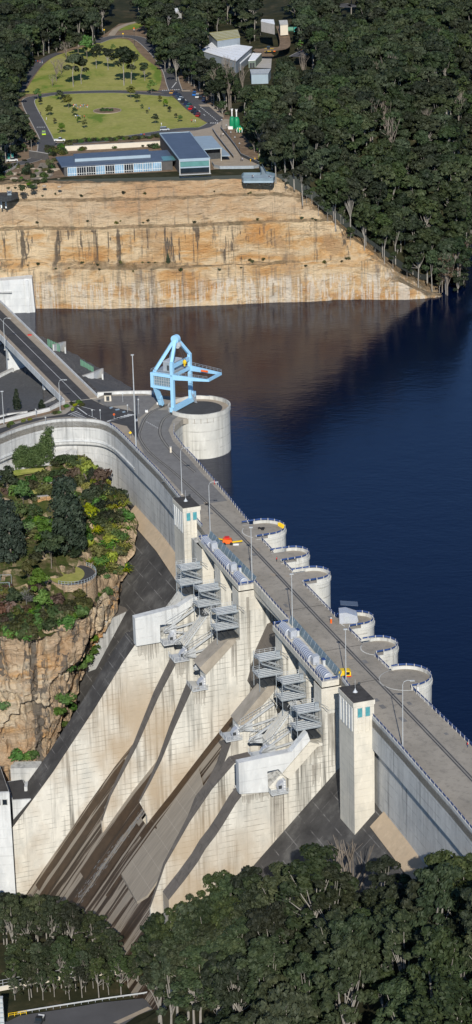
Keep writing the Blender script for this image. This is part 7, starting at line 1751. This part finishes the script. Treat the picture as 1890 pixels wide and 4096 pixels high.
for x, y, h in ((232, 752, 3), (183, 712, 3), (466, 715, 3), (507, 728, 4), (644, 690, 3), (620, 640, 3.5), (700, 700, 6)):
    q = P(*RC(x, y), DK); o = thing('marker_post', 'thin grey post at the road junction, %s' % {232: 'at the kerb above the ivy wall', 183: 'on the planted verge', 466: 'at the end of the chevrons', 507: 'tallest of two near the curved parapet', 644: 'in the hatched bay', 620: 'beside the kiosk', 700: 'with a bent lamp arm'}[x], 'post', tuple(q)); MB().tube([q, q+Vector((0, 0, h))], .08, 5).build('post', 'post_grey', o); MB().box(q+Vector((0, -.1, h-.5)), (.5, .06, .5)).build('plate', 'post_grey', o)
# chevrons and lines at the junction
def strokes(f, L, w_, z=DK+.04, nm='road_marking'):
    m_ = MB()
    for a, b in L:
        A_, B_ = P(*f(*a), z), P(*f(*b), z); d_ = (B_-A_).normalized(); s_ = Vector((-d_.y, d_.x, 0))*w_/2; m_.quad(A_-s_, A_+s_, B_+s_, B_-s_)
    return tag(m_.build(nm, 'white_line', None, recalc=False), kind='structure')
J = fr(0, 1180, .353)
strokes(J, [((775+i*27, 1355-0+i*8), (880+i*20, 1315+i*15)) for i in range(6)], .45)
strokes(RC, [((540+i*17, 737-i*6), (600+i*13, 722+0-i*3)) for i in range(7)], .9)
strokes(J, [((880, 1275), (990, 1355))], .45); strokes(J, [((1005+i*25, 1363+i*10), (1022+i*25, 1370+i*10)) for i in range(4)], .35)
strokes(RC, [((738+i*9, 738+i*5), (743+i*9, 741+i*5)) for i in range(7)], .35); strokes(RC, [((388, 655), (480, 680))], .3)
sheet('hatched_bay', RC, [(550, 668), (565, 662), (570, 668), (556, 674)], DK+.05, 'roof_pale'); sheet('hatched_bay', RC, [(615, 688), (628, 684), (634, 690), (620, 694)], DK+.05, 'roof_pale'); sheet('hatched_bay', RC, [(580, 676), (600, 672), (604, 679), (584, 682)], DK+.05, 'roof_pale')
sheet('pavement', RC, [(480, 632), (560, 610), (780, 606), (790, 640), (740, 690), (700, 720), (640, 655), (540, 662)], DK+.045, 'deck_grey')
sheet('pavement', RC, [(560, 740), (640, 762), (690, 850), (690, 875), (640, 830), (600, 785)], DK+.045, 'path')
bushset(16., [(PAx/1.0, PAy, s_) for PAx, PAy, s_ in ((168, 1025, 1.3), (180, 1020, 1.2), (190, 1022, 1.2), (200, 1016, 1.4), (207, 1022, 1.2), (185, 1033, 1.2), (148, 1040, 1.2), (140, 1043, 1.3), (60, 1062, 1.2), (30, 1068, 1.3), (20, 1075, 1.2), (75, 1058, 1.))], 'shrub', lambda i, x, y, mt: '%s verge shrub between road and bridge end, %s' % (cw_[mt], 'right' if x > 130 else 'left'), ['leaf_green', 'leaf_olive', 'leaf_yellow'], .16, 'verge shrubs by the bridge end', 14)
q = hit(EMB, 44*K, 1033*K); plant('cypress', q, 0, 1.0, 'small dark conifer on the gravel slope left of the bridge', 'tree')
q = hit(EMB, 106*K, 1030*K); o = plant('cypress', q, 0, (.9, .9, .45), 'low reddish brown bush on the gravel slope by the near bridge pier', 'shrub'); o.children[1].data = o.children[1].data.copy(); o.children[1].data.materials[0] = M['leaf_brown']
# garden path handrail seen at left of the verge
# ------------------------------------------------------------------ foreground service road, fences, truck
FG = fr(0, 3200, .7948)
def GV(f, x, y, dz=0): q = G(*f(x, y), hV, -120, 60); return q+Vector((0, 0, dz))
ZR = -86.2
rp_ = pts_(FG, [(40, 1115), (100, 1085), (300, 1055), (520, 1018), (720, 998), (740, 1010), (775, 1060), (760, 1140), (600, 1300), (-60, 1300), (-60, 1120)], ZR+2.4)
m_ = MB(); m_.v = [tuple(v) for v in rp_]; m_.f = [tuple(range(len(rp_)))]; struct('service_road', m_, 'asphalt_park')
sheet('road_marking', FG, [(570, 1120), (745, 1040), (765, 1050), (600, 1127)], ZR+2.43, 'path')
m_ = MB(); gp = pts_(FG, [(92, 1080), (300, 1046), (520, 1012), (722, 984), (830, 962)], ZR+2.3); gr_ = thing('crash_barrier', 'long pale steel crash barrier along the service road at the bottom left', 'barrier', tuple(gp[0]))
for a_, b_ in zip(gp, gp[1:]): m_.bar(a_+Vector((0, 0, .85)), b_+Vector((0, 0, .85)), .12, .42)
m_.build('beam', 'steel_pale', gr_)
for i in range(22):
    a_ = gp[0].lerp(gp[-1], i/21); k = min(3, int(i/21*4)); MB().box((a_.x, gp[0].y+(gp[-1].y-gp[0].y)*i/21+.2, ZR+2.2), (.15, .15, .8)).build('post', 'steel', gr_)
def chain(f, L, h, lb, n_=12, z0=ZR+3.5):
    q = pts_(f, L, z0); o = thing('wire_fence', lb, 'fence', tuple(q[0])); m_ = MB()
    for a_, b_ in zip(q, q[1:]):
        for hh in (.1, h*.5, h): m_.bar(a_+Vector((0, 0, hh)), b_+Vector((0, 0, hh)), .09)
    m_.build('rail', 'post_grey', o); m_ = MB()
    A_, B_ = q[0], q[-1]; tot = (B_-A_).length
    for a_, b_ in zip(q, q[1:]): m_.hexa([a_+Vector((0, .02, -1.5)), b_+Vector((0, .02, -1.5)), b_+Vector((0, .3, -1.5)), a_+Vector((0, .3, -1.5))], [a_+Vector((0, .02, 0)), b_+Vector((0, .02, 0)), b_+Vector((0, .3, 0)), a_+Vector((0, .3, 0))])
    m_.build('kerb_wall', 'cream_wall', o)
    for i in range(n_): u = i/(n_-1)*(len(q)-1); k = min(len(q)-2, int(u)); p_ = q[k].lerp(q[k+1], u-k); MB().box(p_, (.12, .12, h)).build('post', 'post_grey', o)
chain(FG, [(-40, 948), (0, 940), (130, 915), (320, 885)], 2.1, 'wire fence left of the white cage, behind the roadside trees', 9); chain(FG, [(395, 872), (555, 862), (700, 840), (835, 826)], 2.1, 'wire fence right of the white cage, half hidden by trees', 11)
q = P(*FG(355, 885), ZR+3.5); o = thing('white_cage', 'white railed access cage on a concrete pad beside the wire fence', 'platform', tuple(q)); MB().box(q+Vector((0, 0, -.6)), (4.6, 3.4, .8)).build('pad', 'kerb', o); m_ = MB()
for x in (-2.1, 0, 2.1):
    for y in (-1.4, 1.4): m_.box(q+Vector((x, y, 0)), (.14, .14, 3.2))
for hh in (1.1, 2.1, 3.1):
    for y in (-1.4, 1.4): m_.bar(q+Vector((-2.1, y, hh)), q+Vector((2.1, y, hh)), .12)
    for x in (-2.1, 2.1): m_.bar(q+Vector((x, -1.4, hh)), q+Vector((x, 1.4, hh)), .12)
m_.build('frame', 'post_cream', o); MB().box(q+Vector((.4, 0, .2)), (1.2, 1.2, 2.6)).build('cabinet', 'white', o)
q = P(*FG(200, 1125), ZR+2.42); o = thing('parked_truck', 'small dark truck with white bonnet cut off by the bottom edge, left', 'truck', tuple(q), RAD(75), world=False)
MB().box((0, 0, .6), (4.6, 2.0, .8)).build('body', 'steel_dark', o); MB().box((1.5, 0, 1.4), (1.5, 1.8, .35)).build('bonnet', 'white', o); MB().box((-.2, 0, 1.4), (1.4, 1.8, .9)).build('cab', 'car_glass', o); MB().box((-.2, 0, 2.3), (1.3, 1.7, .1)).build('roof', 'tyre', o)
for sx in (-1.5, 1.5):
    for sy in (-1, 1): MB().tube([(sx, sy*.8, .45), (sx, sy*1.1, .45)], .45, 10).build('wheel', 'tyre', o)
q = P(*FG(15, 1150), ZR+2.4); o = thing('lattice_pylon', 'pale grey steel column with bolted plates at the bottom left corner', 'pylon', tuple(q)); q2 = P(*FG(-8, 945), ZR+2.4+9)
MB().box((q.x-.6, q.y, ZR+2.2), (2.4, 1.6, 10.5)).build('column', 'steel_pale', o)
for k in range(6): MB().box((q.x-.6, q.y-.86, ZR+3.2+k*1.6), (2.6, .14, .35)).build('plate', 'steel', o)
q = P(*FG(45, 1092), ZR+2.4); q2 = P(*FG(135, 1078), ZR+2.4); o = thing('yellow_handrail', 'short yellow handrail beside the steel column at the bottom left', 'railing', tuple(q)); m_ = MB()
for hh in (.6, 1.2): m_.bar(q+Vector((0, 0, hh)), q2+Vector((0, 0, hh)), .12)
m_.build('rail', 'yellow', o)
for k in range(4): p_ = q.lerp(q2, k/3); MB().box(p_, (.12, .12, 1.2)).build('post', 'yellow', o)
# water trickling down the chute
m_ = MB(); rr = random.Random(2); A_ = R3(735, 45); B_ = R3(395, 500)
for k in range(220):
    u = rr.random(); x = A_[0]+(B_[0]-A_[0])*u+rr.gauss(0, 5+7*u); y = A_[1]+(B_[1]-A_[1])*u+rr.gauss(0, 4); tt, s = onfloor(x, y, .05); w_ = rr.uniform(.04, .14); l = rr.uniform(.2, .8)
    m_.quad(T(tt-w_, s, floorz(s)+.12), T(tt+w_, s, floorz(s)+.12), T(tt+w_, s+l, floorz(s+l)+.12), T(tt-w_, s+l, floorz(s+l)+.12))
tag(m_.build('trickling_water', 'foam', None, recalc=False), 'thin broken stream of water running down the middle chute', 'water', kind='stuff')
# undergrowth of the near wood
